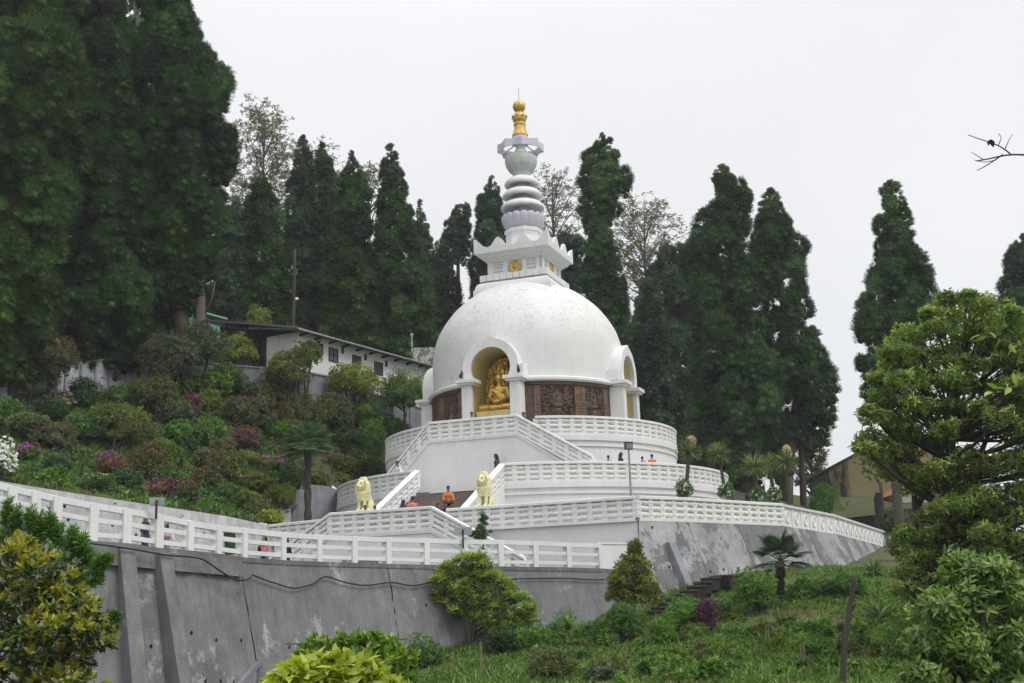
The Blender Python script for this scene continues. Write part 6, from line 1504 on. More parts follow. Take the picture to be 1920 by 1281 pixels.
for pts, r in (([(1715, 1190), (1718, 1000), (1712, 880), (1700, 760)], .13), ([(1716, 960), (1745, 900), (1760, 830), (1755, 740)], .10), ([(1790, 1000), (1820, 900), (1850, 820), (1880, 760)], .12), ([(1716, 930), (1690, 890), (1650, 850)], .06)):
    P = sinterp([at(x, y, Yt + .4) for x, y in pts], 14); b.add(*tube(P, np.linspace(r, r * .35, 14), 7))
part('trunk', b, M['trunk_dark'], t, True)
# light green bush tree at the lower right
M['lush'] = foliage('lush_leaf', (.060, .105, .024), (.118, .182, .042), (.19, .265, .068), .3, .4, .45, .9)
Yl = 19; s_ = Yl / F; blobs = []
for x, y, a, b_ in [(1800, 1080, 40, 30), (1870, 1070, 45, 28), (1760, 1140, 40, 30), (1840, 1130, 60, 35), (1910, 1120, 50, 40), (1740, 1200, 45, 32), (1820, 1200, 70, 40), (1900, 1200, 60, 45), (1760, 1255, 60, 35), (1850, 1260, 70, 40), (1930, 1270, 60, 40), (1720, 1275, 40, 25), (1780, 1320, 80, 40), (1880, 1330, 80, 40)]:
    for k in range(2): blobs.append((at(x + g_.normal(0, a * .3), y + g_.normal(0, b_ * .3), Yl + g_.uniform(-.5, .9)), (a * s_ * .85, a * s_ * .8, b_ * s_ * .85), 85, .16))
base = at(1860, 1420, Yl); base[2] = float(bank(base[0], base[1]))
skeleton_tree('broadleaf_tree', 'lush light green tree at the lower right corner, in front of the big tree', base, [base, at(1850, 1330, Yl), at(1845, 1230, Yl), at(1840, 1120, Yl)], .09, blobs, None, 302, M['lush'], 'trunk_dark', None, nb=4, lo=.35, m_=6, spread=1.0, wf=.36, droop=.3, hi=True)
# ---- shrubs of the hillside (x, y, half width, half height, leaf, options)
HS = [
 ('small tree with rust tinted leaves before the boundary wall', 105, 668, 34, 40, 'grey', dict(mat2='rust', f2=.5, Lf=.22, stem=70, name='small_tree', cat='tree')),
 ('leaning grey green bush below the rust tinted tree', 62, 722, 36, 34, 'grey', dict(Lf=.2, stem=10)),
 ('dark green rounded bush against the middle of the boundary wall', 156, 738, 26, 30, 'dark', dict(Lf=.2)),
 ('azalea with pale pink blossom beside the boundary wall', 118, 752, 22, 17, 'green', dict(flower='pinkfl', fl=.55)),
 ('bright green bush cut by the left edge', 10, 778, 32, 28, 'green', dict()),
 ('dark leafy bush below the pale pink azalea', 88, 770, 36, 22, 'dark', dict(Lf=.2)),
 ('green bush at the foot of the boundary wall, right part', 215, 742, 24, 20, 'green', dict(Lf=.2)),
 ('big round olive rhododendron in the left part of the slope', 214, 800, 50, 46, 'olive', dict(mat2='light', f2=.35, lobes=7)),
 ('mid green bush touching the left side of the big olive rhododendron', 150, 803, 30, 30, 'green', dict()),
 ('brownish twiggy bush above the magenta azalea at left', 100, 822, 36, 26, 'grey', dict(mat2='rust', f2=.4)),
 ('white flowering bush cut by the left edge', 3, 866, 18, 34, 'green', dict(flower='whitefl', fl=.95, Lf=.2)),
 ('magenta azalea right of the white flowering bush', 50, 852, 20, 17, 'green', dict(flower='magenta', fl=.6)),
 ('dark bush with small leaves low on the left slope', 110, 872, 20, 21, 'dark', dict()),
 ('low plant with broad pale leaves above the railing', 97, 898, 18, 14, 'bright', dict(Lf=.34, wf=.7, dens=.5)),
 ('reddish magenta azalea under the big olive rhododendron', 205, 872, 24, 24, 'rust', dict(flower='dullpink', fl=.6)),
 ('olive azalea with orange tinted tips in the middle of the slope', 272, 866, 36, 32, 'olive', dict(mat2='rust', f2=.6)),
 ('dull pink azalea just above the road wall', 303, 918, 20, 20, 'rust', dict(flower='dullpink', fl=.6)),
 ('olive and pink azalea beside the cycad, lowest on the slope', 350, 922, 21, 18, 'olive', dict(flower='dullpink', fl=.35, mat2='rust', f2=.4)),
 ('round olive bush below the grey green tree by the wall', 288, 735, 38, 34, 'olive', dict(Lf=.18, stem=14)),
 ('grey green tree with a dense crown at the end of the boundary wall', 312, 672, 48, 44, 'grey', dict(Lf=.2, stem=40, name='small_tree', cat='tree', lobes=7)),
 ('grey green tree with a bent trunk before the shelter', 370, 648, 42, 46, 'grey', dict(Lf=.2, stem=55, name='small_tree', cat='tree', lobes=6)),
 ('maroon pink azalea on a short stem in the upper middle of the slope', 354, 758, 21, 20, 'maroon', dict(flower='dullpink', fl=.35, stem=14)),
 ('small round light green bush beside the maroon azalea', 388, 752, 20, 19, 'light', dict()),
 ('small dark clipped cone bush in the middle of the slope', 276, 812, 12, 13, 'dark', dict(Lf=.1)),
 ('bright green hydrangea right of the dark cone bush', 334, 812, 23, 21, 'bright', dict(Lf=.22, wf=.5)),
 ('bright green hydrangea further right of the dark cone bush', 376, 822, 21, 24, 'green', dict(Lf=.22, wf=.5)),
 ('small green bush left of the cycad', 306, 838, 16, 15, 'bright', dict(Lf=.2)),
 ('olive bush with pink flecks right of the cycad', 384, 862, 22, 20, 'olive', dict(flower='dullpink', fl=.15)),
 ('tall olive bush above the end of the road wall', 412, 872, 26, 38, 'olive', dict(mat2='rust', f2=.25)),
 ('bright green hydrangea bed below the bent tree', 382, 722, 38, 24, 'bright', dict(Lf=.24, wf=.5)),
 ('fresh green bush at the top of the slope below the shelter', 420, 708, 30, 22, 'bright', dict(mat2='light', f2=.3)),
 ('light leaved small tree left of the white building', 444, 660, 30, 30, 'light', dict(stem=22, name='small_tree', cat='tree', mat2='yellowgreen', f2=.3)),
 ('slender young tree standing before the shelter roof', 480, 606, 21, 36, 'light', dict(stem=36, name='small_tree', cat='tree', Lf=.2, lobes=3)),
 ('dense round olive tree at the left corner of the white building', 536, 694, 40, 32, 'olive', dict(mat2='light', f2=.3, lobes=7, name='small_tree', cat='tree', Y=75.8)),
 ('pale bush with pinkish tips against the white wall', 574, 668, 24, 27, 'light', dict(mat2='grey', f2=.5, Y=76.6)),
 ('small round topiary bush below the fresh green bush', 391, 752, 18, 18, 'olive', dict()),
 ('mixed olive bush in the upper middle right of the slope', 491, 742, 32, 27, 'olive', dict(mat2='grey', f2=.4)),
 ('light green bush behind the mixed olive bush', 521, 728, 24, 20, 'light', dict()),
 ('bright green low bush below the grey wall of the building', 556, 742, 25, 16, 'bright', dict(Lf=.2)),
 ('greyish twiggy bush right of the bright hydrangeas', 468, 776, 38, 32, 'grey', dict(mat2='rust', f2=.2)),
 ('reddish olive bush beside the greyish one', 527, 775, 27, 23, 'olive', dict(mat2='rust', f2=.5)),
 ('large olive rhododendron left of centre on the slope', 576, 772, 40, 32, 'olive', dict(mat2='light', f2=.2, lobes=7)),
 ('grey green rhododendron directly right of the large olive one', 620, 778, 36, 34, 'grey', dict(mat2='light', f2=.2)),
 ('light green tree with layered foliage before the white building', 664, 712, 40, 34, 'light', dict(mat2='yellowgreen', f2=.35, stem=30, name='small_tree', cat='tree', lobes=8, Y=79)),
 ('mid green tree with a visible trunk left of the dome', 758, 736, 37, 40, 'green', dict(mat2='light', f2=.5, stem=45, name='small_tree', cat='tree', lobes=8, Y=82.5)),
 ('wide green rhododendron below the layered light tree', 672, 775, 38, 34, 'green', dict(mat2='grey', f2=.3, lobes=7)),
 ('tall green bush right above the fan palm', 694, 832, 27, 38, 'green', dict(mat2='bright', f2=.3)),
 ('maroon azalea in the centre of the slope', 455, 824, 30, 21, 'maroon', dict(mat2='rust', f2=.4)),
 ('small green bush left of the fan palm crown', 518, 808, 22, 15, 'bright', dict()),
 ('pinkish olive azalea left of the yellow green mound', 412, 838, 24, 20, 'olive', dict(flower='dullpink', fl=.25)),
 ('smooth yellow green mound bush', 462, 858, 21, 13, 'light', dict(Lf=.09)),
 ('magenta azalea left of the palm trunk', 502, 868, 21, 15, 'green', dict(flower='magenta', fl=.55)),
 ('small magenta azalea touching the palm trunk', 543, 872, 11, 9, 'green', dict(flower='magenta', fl=.6)),
 ('magenta azalea right of the palm trunk', 620, 861, 17, 10, 'green', dict(flower='magenta', fl=.6)),
 ('pale pink azalea low in the middle of the slope', 448, 898, 13, 12, 'olive', dict(flower='pinkfl', fl=.5)),
 ('low olive bush beside the pale pink azalea', 480, 908, 30, 18, 'olive', dict(mat2='light', f2=.2)),
 ('yellow green bush low beside the palm trunk', 526, 932, 25, 22, 'light', dict(Lf=.14)),
 ('yellow green leafy bush behind the railing near the woman in pink', 507, 970, 20, 14, 'yellowgreen', dict(Lf=.18)),
 ('leafy green bush left of the maroon azalea', 395, 806, 26, 20, 'bright', dict(Lf=.2, wf=.45)),
 ('tiny pale bush right of the palm trunk', 640, 895, 9, 9, 'light', dict()),
 ('dark bush at the foot of the mid green tree', 727, 806, 17, 26, 'dark', dict()),
 ('dark green filler bush under the grey green rhododendron', 640, 822, 36, 20, 'dark', dict()),
 ('pale grey green bush under the leaning bush at the far left', 45, 800, 34, 26, 'grey', dict(mat2='light', f2=.2)),
 ('dark green bush between the white flowering bush and the brownish bush', 66, 812, 28, 20, 'dark', dict()),
 ('dark leafy bush directly left of the olive azalea', 236, 900, 26, 18, 'dark', dict()),
 ('low green plants over the road wall, left of the dull pink azalea', 175, 905, 34, 14, 'green', dict(mat2='whitefl', f2=.05, Lf=.13)),
 ('mossy green bush between the two lowest azaleas', 326, 900, 16, 18, 'green', dict()),
 ('green bush behind the cycad', 350, 836, 22, 20, 'dark', dict()),
 ('olive bush under the reddish olive one', 540, 806, 24, 16, 'olive', dict(mat2='rust', f2=.3)),
 ('dark bush left of the fan palm trunk', 548, 900, 22, 26, 'dark', dict()),
 ('mossy olive bush right of the fan palm trunk', 640, 872, 28, 18, 'olive', dict()),
 ('dark ivy like bush on the bank behind the left lion', 668, 862, 26, 22, 'dark', dict(mat2='olive', f2=.3)),
 ('olive leafy bush above the small grey wall', 590, 900, 24, 14, 'olive', dict()),
 ('rusty olive bush below the pinkish olive azalea', 388, 898, 24, 18, 'olive', dict(mat2='rust', f2=.5)),
 ('fresh green bush right of the rusty olive bush', 430, 925, 26, 18, 'green', dict()),
 ('olive bush at the end of the road wall', 470, 945, 30, 20, 'olive', dict(mat2='light', f2=.2)),
 ('grey green bush between the maroon azalea and the hydrangeas', 320, 772, 30, 24, 'grey', dict(mat2='green', f2=.3)),
 ('dark green bush between the two upper hydrangea beds', 446, 725, 24, 18, 'dark', dict()),
 ('dark green bush low on the bank left of the terraces', 700, 880, 22, 16, 'dark', dict()),
 ('dark green bush behind the hydrangeas in the middle', 440, 770, 24, 22, 'dark', dict()),
]
for i, (lab, x, y, hw, hh, leaf, kw) in enumerate(HS):
    kw = dict(kw); kw.setdefault('Lf', .19); shrub(lab, x, y, hw * 1.38, hh * 1.34, leaf, 500 + i, **kw)

# ---- fan palms, cycad, yuccas
def fan_palm(label, x, yb, yc, Y, rad_px, n, leafm, seed, trunk=.16, gbase=None, hang=.5):
    g = np.random.default_rng(seed); base = at(x, yb, Y); c = at(x, yc, Y); R_ = rad_px * Y / F
    t = thing('palm_tree', label, 'palm', base); b = MB(); P = sinterp([base - np.array([0, 0, .3]), (base + c) / 2, c], 12)
    b.add(*tube(P, trunk * (1 + .18 * np.sin(np.arange(12) * 2.1)), 9))
    for i in range(60):
        f = g.uniform(.35, .98); p = base + (c - base) * f; a = g.uniform(0, 6.28); d = np.array([math.cos(a), math.sin(a), .3]); b.add(*tube([p + d * trunk * .8, p + d * trunk * 1.35 + np.array([0, 0, -.08])], [.035, .012], 4))
    part('trunk', b, M['trunk_dark'], t); st = MB(); mb = MB()
    for i in range(n):
        a = 2 * math.pi * i * .618 * 1.0; el = 1.25 - 1.75 * (i / n) + g.normal(0, .1); d = np.array([math.cos(a) * math.cos(el), math.sin(a) * math.cos(el), math.sin(el)])
        e = c + d * R_ * .55; st.add(*tube([c, (c + e) / 2 + np.array([0, 0, .04]), e], [.022, .016, .012], 4))
        up = unit(np.cross(np.cross(d, [0, 0, 1.]) + 1e-6, d)); sd = unit(np.cross(d, up)); m_ = 22; th = np.linspace(-1.75, 1.75, m_)
        D = d[None] * np.cos(th)[:, None] + sd[None] * np.sin(th)[:, None] + up[None] * .12; L = R_ * .58 * (.75 + .25 * np.cos(th)) * g.uniform(.9, 1.1)
        leaves(mb, np.repeat(e[None], m_, 0), D, L, R_ * .07, np.repeat(up[None], m_, 0), .35, hang * .5, 0, True)
    part('stalks', st, FOL[leafm], t); part('fronds', mb, FOL[leafm], t); return t
fan_palm('fan palm with a hairy trunk at the foot of the shrub slope', 577, 968, 838, 65.5, 50, 40, 'palm', 41, .19)
fan_palm('dark fan palm on the garden slope before the pale sloping wall', 1463, 1100, 1052, 46, 56, 18, 'palmdark', 42, .15, hang=.7)
def spiky(name, label, x, yb, yc, Y, Rp, n, leafm, seed, trunk=.1, flower=False, wf=.055, lean=0, group=None, basefl=False, cat='yucca', barkm='trunk_dark'):
    g = np.random.default_rng(seed); base = at(x, yb, Y); c = at(x + lean, yc, Y); R_ = Rp * Y / F; t = thing(name, label, cat, base, group)
    b = MB(); P = sinterp([base - np.array([0, 0, .4]), (base + c) / 2 + np.array([.03, 0, 0]), c], 10); b.add(*tube(P, np.linspace(trunk, trunk * .7, 10) * (1 + .12 * g.random(10)), 8)); part('stem', b, M[barkm], t)
    mb = MB(); d = sphere_dirs(int(n * 1.5), g); d = d[d[:, 2] > -.72][:n]; k = len(d)
    leaves(mb, np.repeat(c[None], k, 0) + d * R_ * .06, d, R_ * g.uniform(.85, 1.05, k), R_ * wf * 1.5, d * 0 + np.array([0, 0, 1.]) + g.normal(size=(k, 3)) * .1, .3, .10, 0, True); part('leaves', mb, FOL[leafm], t)
    m2 = MB(); k = 26; a = g.uniform(0, 6.28, k); dd = np.stack([np.cos(a) * .35, np.sin(a) * .35, np.full(k, -1.)], 1); leaves(m2, np.repeat(c[None], k, 0) - np.array([0, 0, .05]), dd, R_ * g.uniform(.35, .6, k), R_ * wf * 1.4, None, .2, .0); part('dry_leaves', m2, FOL['dry'], t)
    if flower:
        m3 = MB(); q = c + np.array([R_ * .18, 0, R_ * .62]); P, D = shell(q, (R_ * .28, R_ * .25, R_ * .42), 260, g, .3, -1); clusters(m3, P, D, 4, .10, .05, 1.0); part('flower_spike', m3, FOL['pinkish'] if 'pinkish' in FOL else FOL['dry2'], t)
    if basefl:
        p0 = base + np.array([0, -.15, .45]); tt = thing('flowering_plant', basefl, 'plant', base + np.array([0, 0, .0])); m4 = MB(); P, D = shell(p0, (.34, .30, .42), 150, g, .4, -1); clusters(m4, P, D, 5, .20, .06, .9, 0); s = g.random(len(P)) < .35
        clusters(m4, P[s] + D[s] * .06, D[s], 5, .10, .08, 1.1, 1); part('leaves', m4, [FOL['green'], FOL['whitefl']], tt)
    return t
fol('dry2', (.32, .25, .15), (.45, .37, .24), (.58, .50, .36), trans=.2)
GY = 'yuccas on the terrace behind the sloping wall'
spiky('yucca', 'yucca with a cream flower spike, leftmost of the row', 1283, 935, 847, 61, 29, 150, 'yucca', 51, .11, True, lean=9, group=GY, basefl='white flowered plant round the stem of the leftmost yucca')
spiky('yucca', 'yucca second from the left, on a thin leaning stem without a flower spike', 1362, 940, 852, 63, 30, 150, 'yucca', 52, .09, False, lean=-15, group=GY, basefl='white flowered plant round the stem of the second yucca')
spiky('yucca', 'yucca in the middle of the row with the largest drooping head', 1420, 945, 874, 65, 33, 160, 'yucca', 53, .14, False, lean=-6, group=GY, basefl='white flowered plant round the stem of the middle yucca')
spiky('yucca', 'small pale yucca half hidden behind the middle one', 1452, 945, 868, 69, 25, 120, 'yucca', 54, .13, False, lean=-10, group=GY, basefl='white flowered plant round the stem of the small pale yucca')
spiky('yucca', 'yucca with a cream flower spike, rightmost of the row', 1480, 945, 866, 66, 29, 140, 'yucca', 55, .13, True, lean=-8, group=GY)
gp = hit(hill, 338, 895); spiky('cycad', 'short spiky cycad with a dark trunk among the azaleas', 338, 898, 856, gp[1], 24, 220, 'bright', 56, .16, False, .04, cat='cycad')
gp = hit(bank, 1650, 1172); spiky('agave', 'grey green spiky agave on the garden slope right of the charred post', 1648, 1172, 1158, gp[1], 38, 110, 'palm', 57, .10, False, .06, cat='agave')
gp = hit(bank, 1640, 1085); spiky('agave', 'spiky agave at the foot of the sloping wall near the big tree', 1638, 1082, 1072, gp[1], 30, 90, 'palm', 58, .10, False, .06, cat='agave')

# ---- garden slope in front
GS = [
 ('round clipped glossy bush directly behind the cone shaped small tree', 1168, 1172, 46, 36, 'green', dict(Lf=.11, lobes=3)),
 ('large round clipped green bush beside the stone steps', 1286, 1156, 46, 34, 'bright', dict(Lf=.11, lobes=4)),
 ('dark purple leaved bush on the right of the large clipped bush', 1327, 1156, 22, 32, 'purple', dict(Lf=.12)),
 ('clipped green bush low in front of the cone shaped small tree', 1240, 1190, 26, 24, 'bright', dict(Lf=.11, lobes=3)),
 ('feathery bright green fern like bush at the foot of the grey wall', 1063, 1168, 20, 24, 'bright', dict(Lf=.30, wf=.08, dens=1.6)),
 ('rounded green bush right of the feathery one', 1116, 1190, 28, 20, 'green', dict(Lf=.12)),
 ('pale green round bush before the pale sloping wall', 1416, 1112, 42, 40, 'bright', dict(Lf=.13, mat2='light', f2=.3, lobes=6)),
 ('soft green bush between the purple bush and the pale round bush', 1362, 1142, 22, 24, 'green', dict(Lf=.13)),
 ('green bush near the top of the garden slope, left of the agave', 1595, 1100, 34, 24, 'bright', dict(Lf=.13)),
 ('green bush at the right end of the dark steps by the grey wall', 838, 1184, 36, 24, 'green', dict(Lf=.13)),
 ('low leafy bush under the round topped small tree', 790, 1224, 36, 30, 'green', dict(Lf=.13)),
 ('dark green bush under the right half of the round topped small tree', 940, 1206, 36, 26, 'dark', dict(Lf=.14)),
 ('bush with bright leaves right of the round topped small tree', 1012, 1200, 28, 22, 'bright', dict(Lf=.13)),
 ('bright green bush low between the feathery bush and the small cone tree', 1090, 1192, 24, 17, 'bright', dict(Lf=.13)),
 ('fresh green bush right of the bright leaved bush, against the grey wall', 1040, 1188, 22, 17, 'green', dict(Lf=.13)),
 ('fresh green bush at the wall foot, left of the feathery bush', 978, 1200, 24, 18, 'bright', dict(Lf=.14)),
 ('green bush right of the dark fan palm stem', 1510, 1108, 30, 20, 'bright', dict(Lf=.13)),
 ('low fresh green bush between the fan palm and the green bush near the agave', 1552, 1106, 24, 16, 'green', dict(Lf=.13)),
 ('olive weedy bush in the middle of the garden slope', 1030, 1252, 46, 28, 'olive', dict(Lf=.12, mat2='grey', f2=.3)),
 ('weedy grey bush at the bottom of the garden slope', 1130, 1262, 40, 20, 'grey', dict(Lf=.12, mat2='olive', f2=.4)),
 ('bush with large pale leaves at the bottom edge', 1335, 1262, 28, 18, 'bright', dict(Lf=.26, wf=.6)),
 ('green weedy bush left of the charred post', 1530, 1215, 34, 22, 'green', dict(Lf=.12)),
 ('green bush left of the lush tree at the lower right', 1690, 1215, 34, 40, 'green', dict(Lf=.14)),
 ('green bush in front of the balustrade, right of the ochre building', 1685, 985, 30, 36, 'grey', dict(Lf=.16, Y=83, surf=hill)),
 ('round green bush on the terrace in front of the ochre building', 1552, 942, 34, 30, 'green', dict(Lf=.16, Y=86, surf=hill)),
 ('small dense yellow green bush at the right end of the balustrade', 1700, 1030, 36, 24, 'olive', dict(Lf=.14)),
]
for i, (lab, x, y, hw, hh, leaf, kw) in enumerate(GS):
    kw = dict(kw); kw.setdefault('surf', bank); kw.setdefault('group', 'bushes of the garden slope'); shrub(lab, x, y, hw * 1.18, hh * 1.22, leaf, 700 + i, **kw)

# round topped small tree and cone shaped tree
M['rho'] = foliage('rhododendron_leaf', (.040, .075, .016), (.075, .125, .025), (.12, .18, .04), .25, .45, .4, 1.2)
M['rho_tip'] = foliage('rhododendron_tip', (.15, .22, .03), (.25, .33, .055), (.34, .42, .09), .3, .45, .4, 1.2)
def small_tree(label, x, yb, Y, bl, seed, Lf, n, mats, r0=.09, **kw):
    s = Y / F; base = at(x, yb, Y); g = np.random.default_rng(seed); blobs = [(at(a, b_, Y + g.uniform(-1, 1) * rx * s * .6), (rx * s, rx * s * .95, rz * s), n, Lf) for a, b_, rx, rz in bl]
    ys = sorted(bl, key=lambda q: q[1]); top_ = at(ys[0][0], ys[0][1], Y); mid = at(x + (ys[0][0] - x) * .3, yb + (ys[0][1] - yb) * .4, Y)
    return skeleton_tree('small_tree', label, base, [base - np.array([0, 0, .2]), base * .6 + mid * .4, mid, top_], r0, blobs, None, seed, mats, 'trunk_dark', None, **kw)
gp = hit(bank, 890, 1215); Yr = gp[1]
ro = np.array([(1042, 862, 904), (1060, 836, 926), (1080, 816, 946), (1100, 804, 966), (1120, 804, 986), (1140, 816, 1002), (1156, 868, 1004), (1176, 904, 1006), (1196, 918, 992), (1210, 930, 975)], float); g_ = np.random.default_rng(5); bl = [(882, 1050, 17, 12)]
for _ in range(3000):
    y = g_.uniform(1046, 1206); x = g_.uniform(np.interp(y, ro[:, 0], ro[:, 1]) + 9, np.interp(y, ro[:, 0], ro[:, 2]) - 9)
    if all(np.hypot(x - q[0], (y - q[1]) * 1.2) > 17 for q in bl): bl.append((x, y, g_.uniform(14, 19), g_.uniform(10, 13)))
small_tree('round topped small tree with bright tip rosettes before the grey wall', 886, 1222, Yr, bl, 61, .21, 34, [M['rho'], M['rho_tip']], .11, nb=4, lo=.3, m_=9, spread=1.0, wf=.22, mat2=True, f2=.85, zmin=-.4, corek=0, up=.9)
t = thing('tree_trunk', 'thin forked stems below the round topped small tree', 'tree', at(884, 1216, Yr)); b = MB()
for pts, r in (([(882, 1222), (872, 1160), (850, 1130), (836, 1110)], .06), ([(884, 1222), (890, 1165), (905, 1130), (925, 1105)], .06), ([(886, 1222), (900, 1175), (940, 1150), (960, 1135)], .05), ([(874, 1165), (852, 1148), (830, 1140)], .03), ([(878, 1150), (880, 1110), (876, 1070)], .045)):
    P = sinterp([at(x, y, Yr - .15) for x, y in pts], 12); b.add(*tube(P, np.linspace(r, r * .35, 12), 6))
part('trunk', b, M['trunk_dark'], t, True)
gp = hit(bank, 1190, 1185); 
small_tree('cone shaped small tree with olive yellow tips before the sloping wall', 1190, 1182, gp[1], [(1190, 1028, 12, 14), (1188, 1050, 22, 18), (1196, 1070, 32, 20), (1165, 1088, 24, 18), (1205, 1095, 32, 20), (1185, 1105, 36, 20), (1158, 1115, 20, 14), (1222, 1112, 20, 16), (1195, 1125, 40, 14), (1170, 1070, 20, 16)], 62, .15, 150, [FOL['olive'], FOL['yellowgreen']], .07, nb=8, lo=.4, m_=6, spread=1.0, wf=.3, mat2=True, f2=.5, zmin=-.6, corek=.45)
# small conifer by the railing
gp = at(907, 1048, 50.6); t = thing('conifer_tree', 'small thin stemmed conifer between the railing and the lowest stair block', 'tree', gp); b = MB(); tp = at(904, 962, 50.6); b.add(*tube([gp - np.array([0, 0, .3]), (gp + tp) / 2, tp], [.045, .035, .01], 6)); part('trunk', b, M['trunk_dark'], t)
mb = MB(); g = np.random.default_rng(9); C_, R2_ = [], []
for y, w in ((966, 3), (974, 7), (983, 9), (990, 14), (997, 18), (1003, 21), (1008, 15)):
    for i in range(2 + w // 3):
        a = g.uniform(0, 6.28); k = w * 50.6 / F * g.uniform(.4, 1); C_.append(at(905, y, 50.6) + np.array([k * math.cos(a), k * math.sin(a), g.normal(0, .04)])); R2_.append(.10 + .08 * g.random())
put_puffs(mb, C_, R2_, 'mid', .8, g, np.ones(len(C_), int)); part('crown', mb, M['conifer_warm'], t)
b = MB()
for c in C_[::2]: q = np.array([gp[0] + (tp[0] - gp[0]) * .6, gp[1], c[2] - .08]); b.add(*tube([q, c], [.015, .006], 4))
part('boughs', b, M['trunk_dark'], t)
# charred post, stakes
gp = hit(bank, 1578, 1290, 15, 60); Yp = 27.0; p0, p1 = at(1574, 1300, Yp), at(1603, 1078, Yp)
t = thing('dead_trunk', 'charred leaning dead trunk with a broken fork on the garden slope', 'trunk', p0); b = MB(); P = sinterp([p0 - np.array([0, 0, .4]), at(1583, 1210, Yp), at(1592, 1150, Yp), p1], 16); b.add(*tube(P, np.linspace(.075, .05, 16) * (1 + .15 * rng.random(16)), 8)); part('trunk', b, M['trunk_dark'], t, True)
b = MB(); b.add(*tube([at(1590, 1160, Yp), at(1598, 1140, Yp - .05), at(1606, 1132, Yp - .1)], [.045, .035, .02], 6)); part('fork', b, M['trunk_dark'], t)
M['stake'] = plain('bleached_wood', (.24, .19, .11), .9, 0, .3, 6)
STK = [(852, 1215, 1281, 'left under the round topped small tree', 2), (905, 1200, 1270, 'below the middle of the round topped small tree', 2), (1204, 1240, 1275, 'below the cone shaped small tree', 3), (1256, 1225, 1275, 'below the low clipped bush', 1), (1308, 1212, 1250, 'below the purple bush', 3), (1370, 1064, 1100, 'left of the pale round bush', 2), (1440, 1170, 1215, 'below the pale round bush', 2), (1482, 1130, 1160, 'below the dark fan palm', 1), (1538, 1130, 1165, 'left of the charred trunk, highest', 1), (1508, 1205, 1245, 'left of the charred trunk, lowest', 3), (1636, 1100, 1135, 'above the agave', 1), (1640, 1200, 1230, 'below the agave', 2), (1432, 1240, 1275, 'near the bottom edge, right of the large leaved bush', 3)]
for i, (x, ya, yb, where, k) in enumerate(STK):
    gp = hit(bank, x, yb, 20, 70); t = thing('stakes', 'thin bleached stakes standing ' + where if k > 1 else 'thin bleached stake standing ' + where, 'stake', gp, 'plant stakes on the garden slope')
    for j in range(k):
        b = MB(); q = at(x + (j - k / 2) * 4 + random.gauss(0, 1), ya + random.uniform(0, 8), gp[1]); o = gp + np.array([(j - k / 2) * .10, random.gauss(0, .05), -.15]); b.add(*tube([o, (o + q) / 2 + np.array([.01, 0, 0]), q], [.02, .018, .012], 5)); part('stake', b, M['stake'], t)

# ---- foreground
M['fg_old'] = foliage('dark_glossy_leaf', (.018, .034, .012), (.034, .060, .018), (.065, .10, .03), .15, .25, .6, 2.0)
M['fg_new'] = foliage('golden_young_leaf', (.14, .165, .015), (.24, .245, .024), (.33, .285, .04), .35, .35, .5, 2.0)
M['fg_yg'] = foliage('yellow_green_leaf', (.15, .19, .016), (.24, .29, .028), (.32, .36, .055), .35, .4, .4, 2.0)
M['fg_green'] = foliage('glossy_green_leaf', (.06, .11, .012), (.12, .19, .025), (.20, .28, .05), .3, .35, .45, 2.0)
M['twig'] = bark('pale_twig', (.10, .07, .04), (.22, .16, .10), 8)
def fg_bush(label, x, yb, Y, bl, seed, Lf, mats, wf, m_, f2, name='shrub', cat='shrub', barkm='twig', lo=.4, spread=.8, droop=.15, corek=0, n=60, up=.5, nb=8, r0=.05):
    s = Y / F; g = np.random.default_rng(seed); base = at(x, yb, Y); base[2] = min(base[2], float(bank(base[0], base[1]))) if Y > 8 else base[2]
    blobs = [(at(a, b_, Y + g.uniform(-.9, .9) * rx * s), (rx * s, rx * s, rz * s), n, Lf) for a, b_, rx, rz in bl]; ys = min(bl, key=lambda q: q[1])
    return skeleton_tree(name, label, base, [base, base * .5 + at(x, bl[0][1], Y) * .5 + np.array([.1, 0, 0]), at(ys[0], ys[1], Y)], r0, blobs, None, seed, mats, barkm, None, cat, nb, lo, True, True, -.7, corek, m_, spread, wf, droop, up, True if len(mats) > 1 else None, f2)
fg_bush('bush with golden young leaves at the lower left corner', 40, 1420, 12, [(20, 1040, 50, 35), (70, 1070, 50, 35), (10, 1100, 60, 40), (110, 1110, 50, 40), (60, 1130, 60, 40), (150, 1150, 45, 35), (0, 1170, 60, 45), (90, 1180, 60, 40), (165, 1195, 40, 35), (40, 1225, 60, 40), (130, 1235, 55, 35), (20, 1280, 70, 40), (110, 1285, 70, 40), (-50, 1120, 60, 70), (-40, 1230, 60, 60)], 81, .080, [M['fg_old'], M['fg_new']], .44, 6, .58, n=88, lo=.35, spread=.75)
fg_bush('feathery green shrub behind the golden leaved bush, against the grey wall', 60, 1420, 16, [(14, 970, 7, 34), (30, 985, 8, 36), (58, 985, 8, 36), (74, 1000, 9, 36), (92, 990, 7, 34), (108, 1010, 10, 34), (134, 1018, 9, 30), (150, 1030, 10, 30), (165, 1050, 12, 22), (186, 1062, 10, 14), (40, 1040, 32, 30), (110, 1055, 36, 34), (150, 1090, 30, 26), (178, 1085, 12, 20), (200, 1052, 6, 8), (190, 1205, 14, 18), (208, 1180, 8, 12), (216, 1160, 6, 8), (150, 1150, 30, 30), (60, 1090, 50, 40), (0, 1010, 20, 40)], 82, .085, [FOL['green'], FOL['bright']], .17, 8, .5, n=110, lo=.05, spread=.75, nb=10, up=1.3)
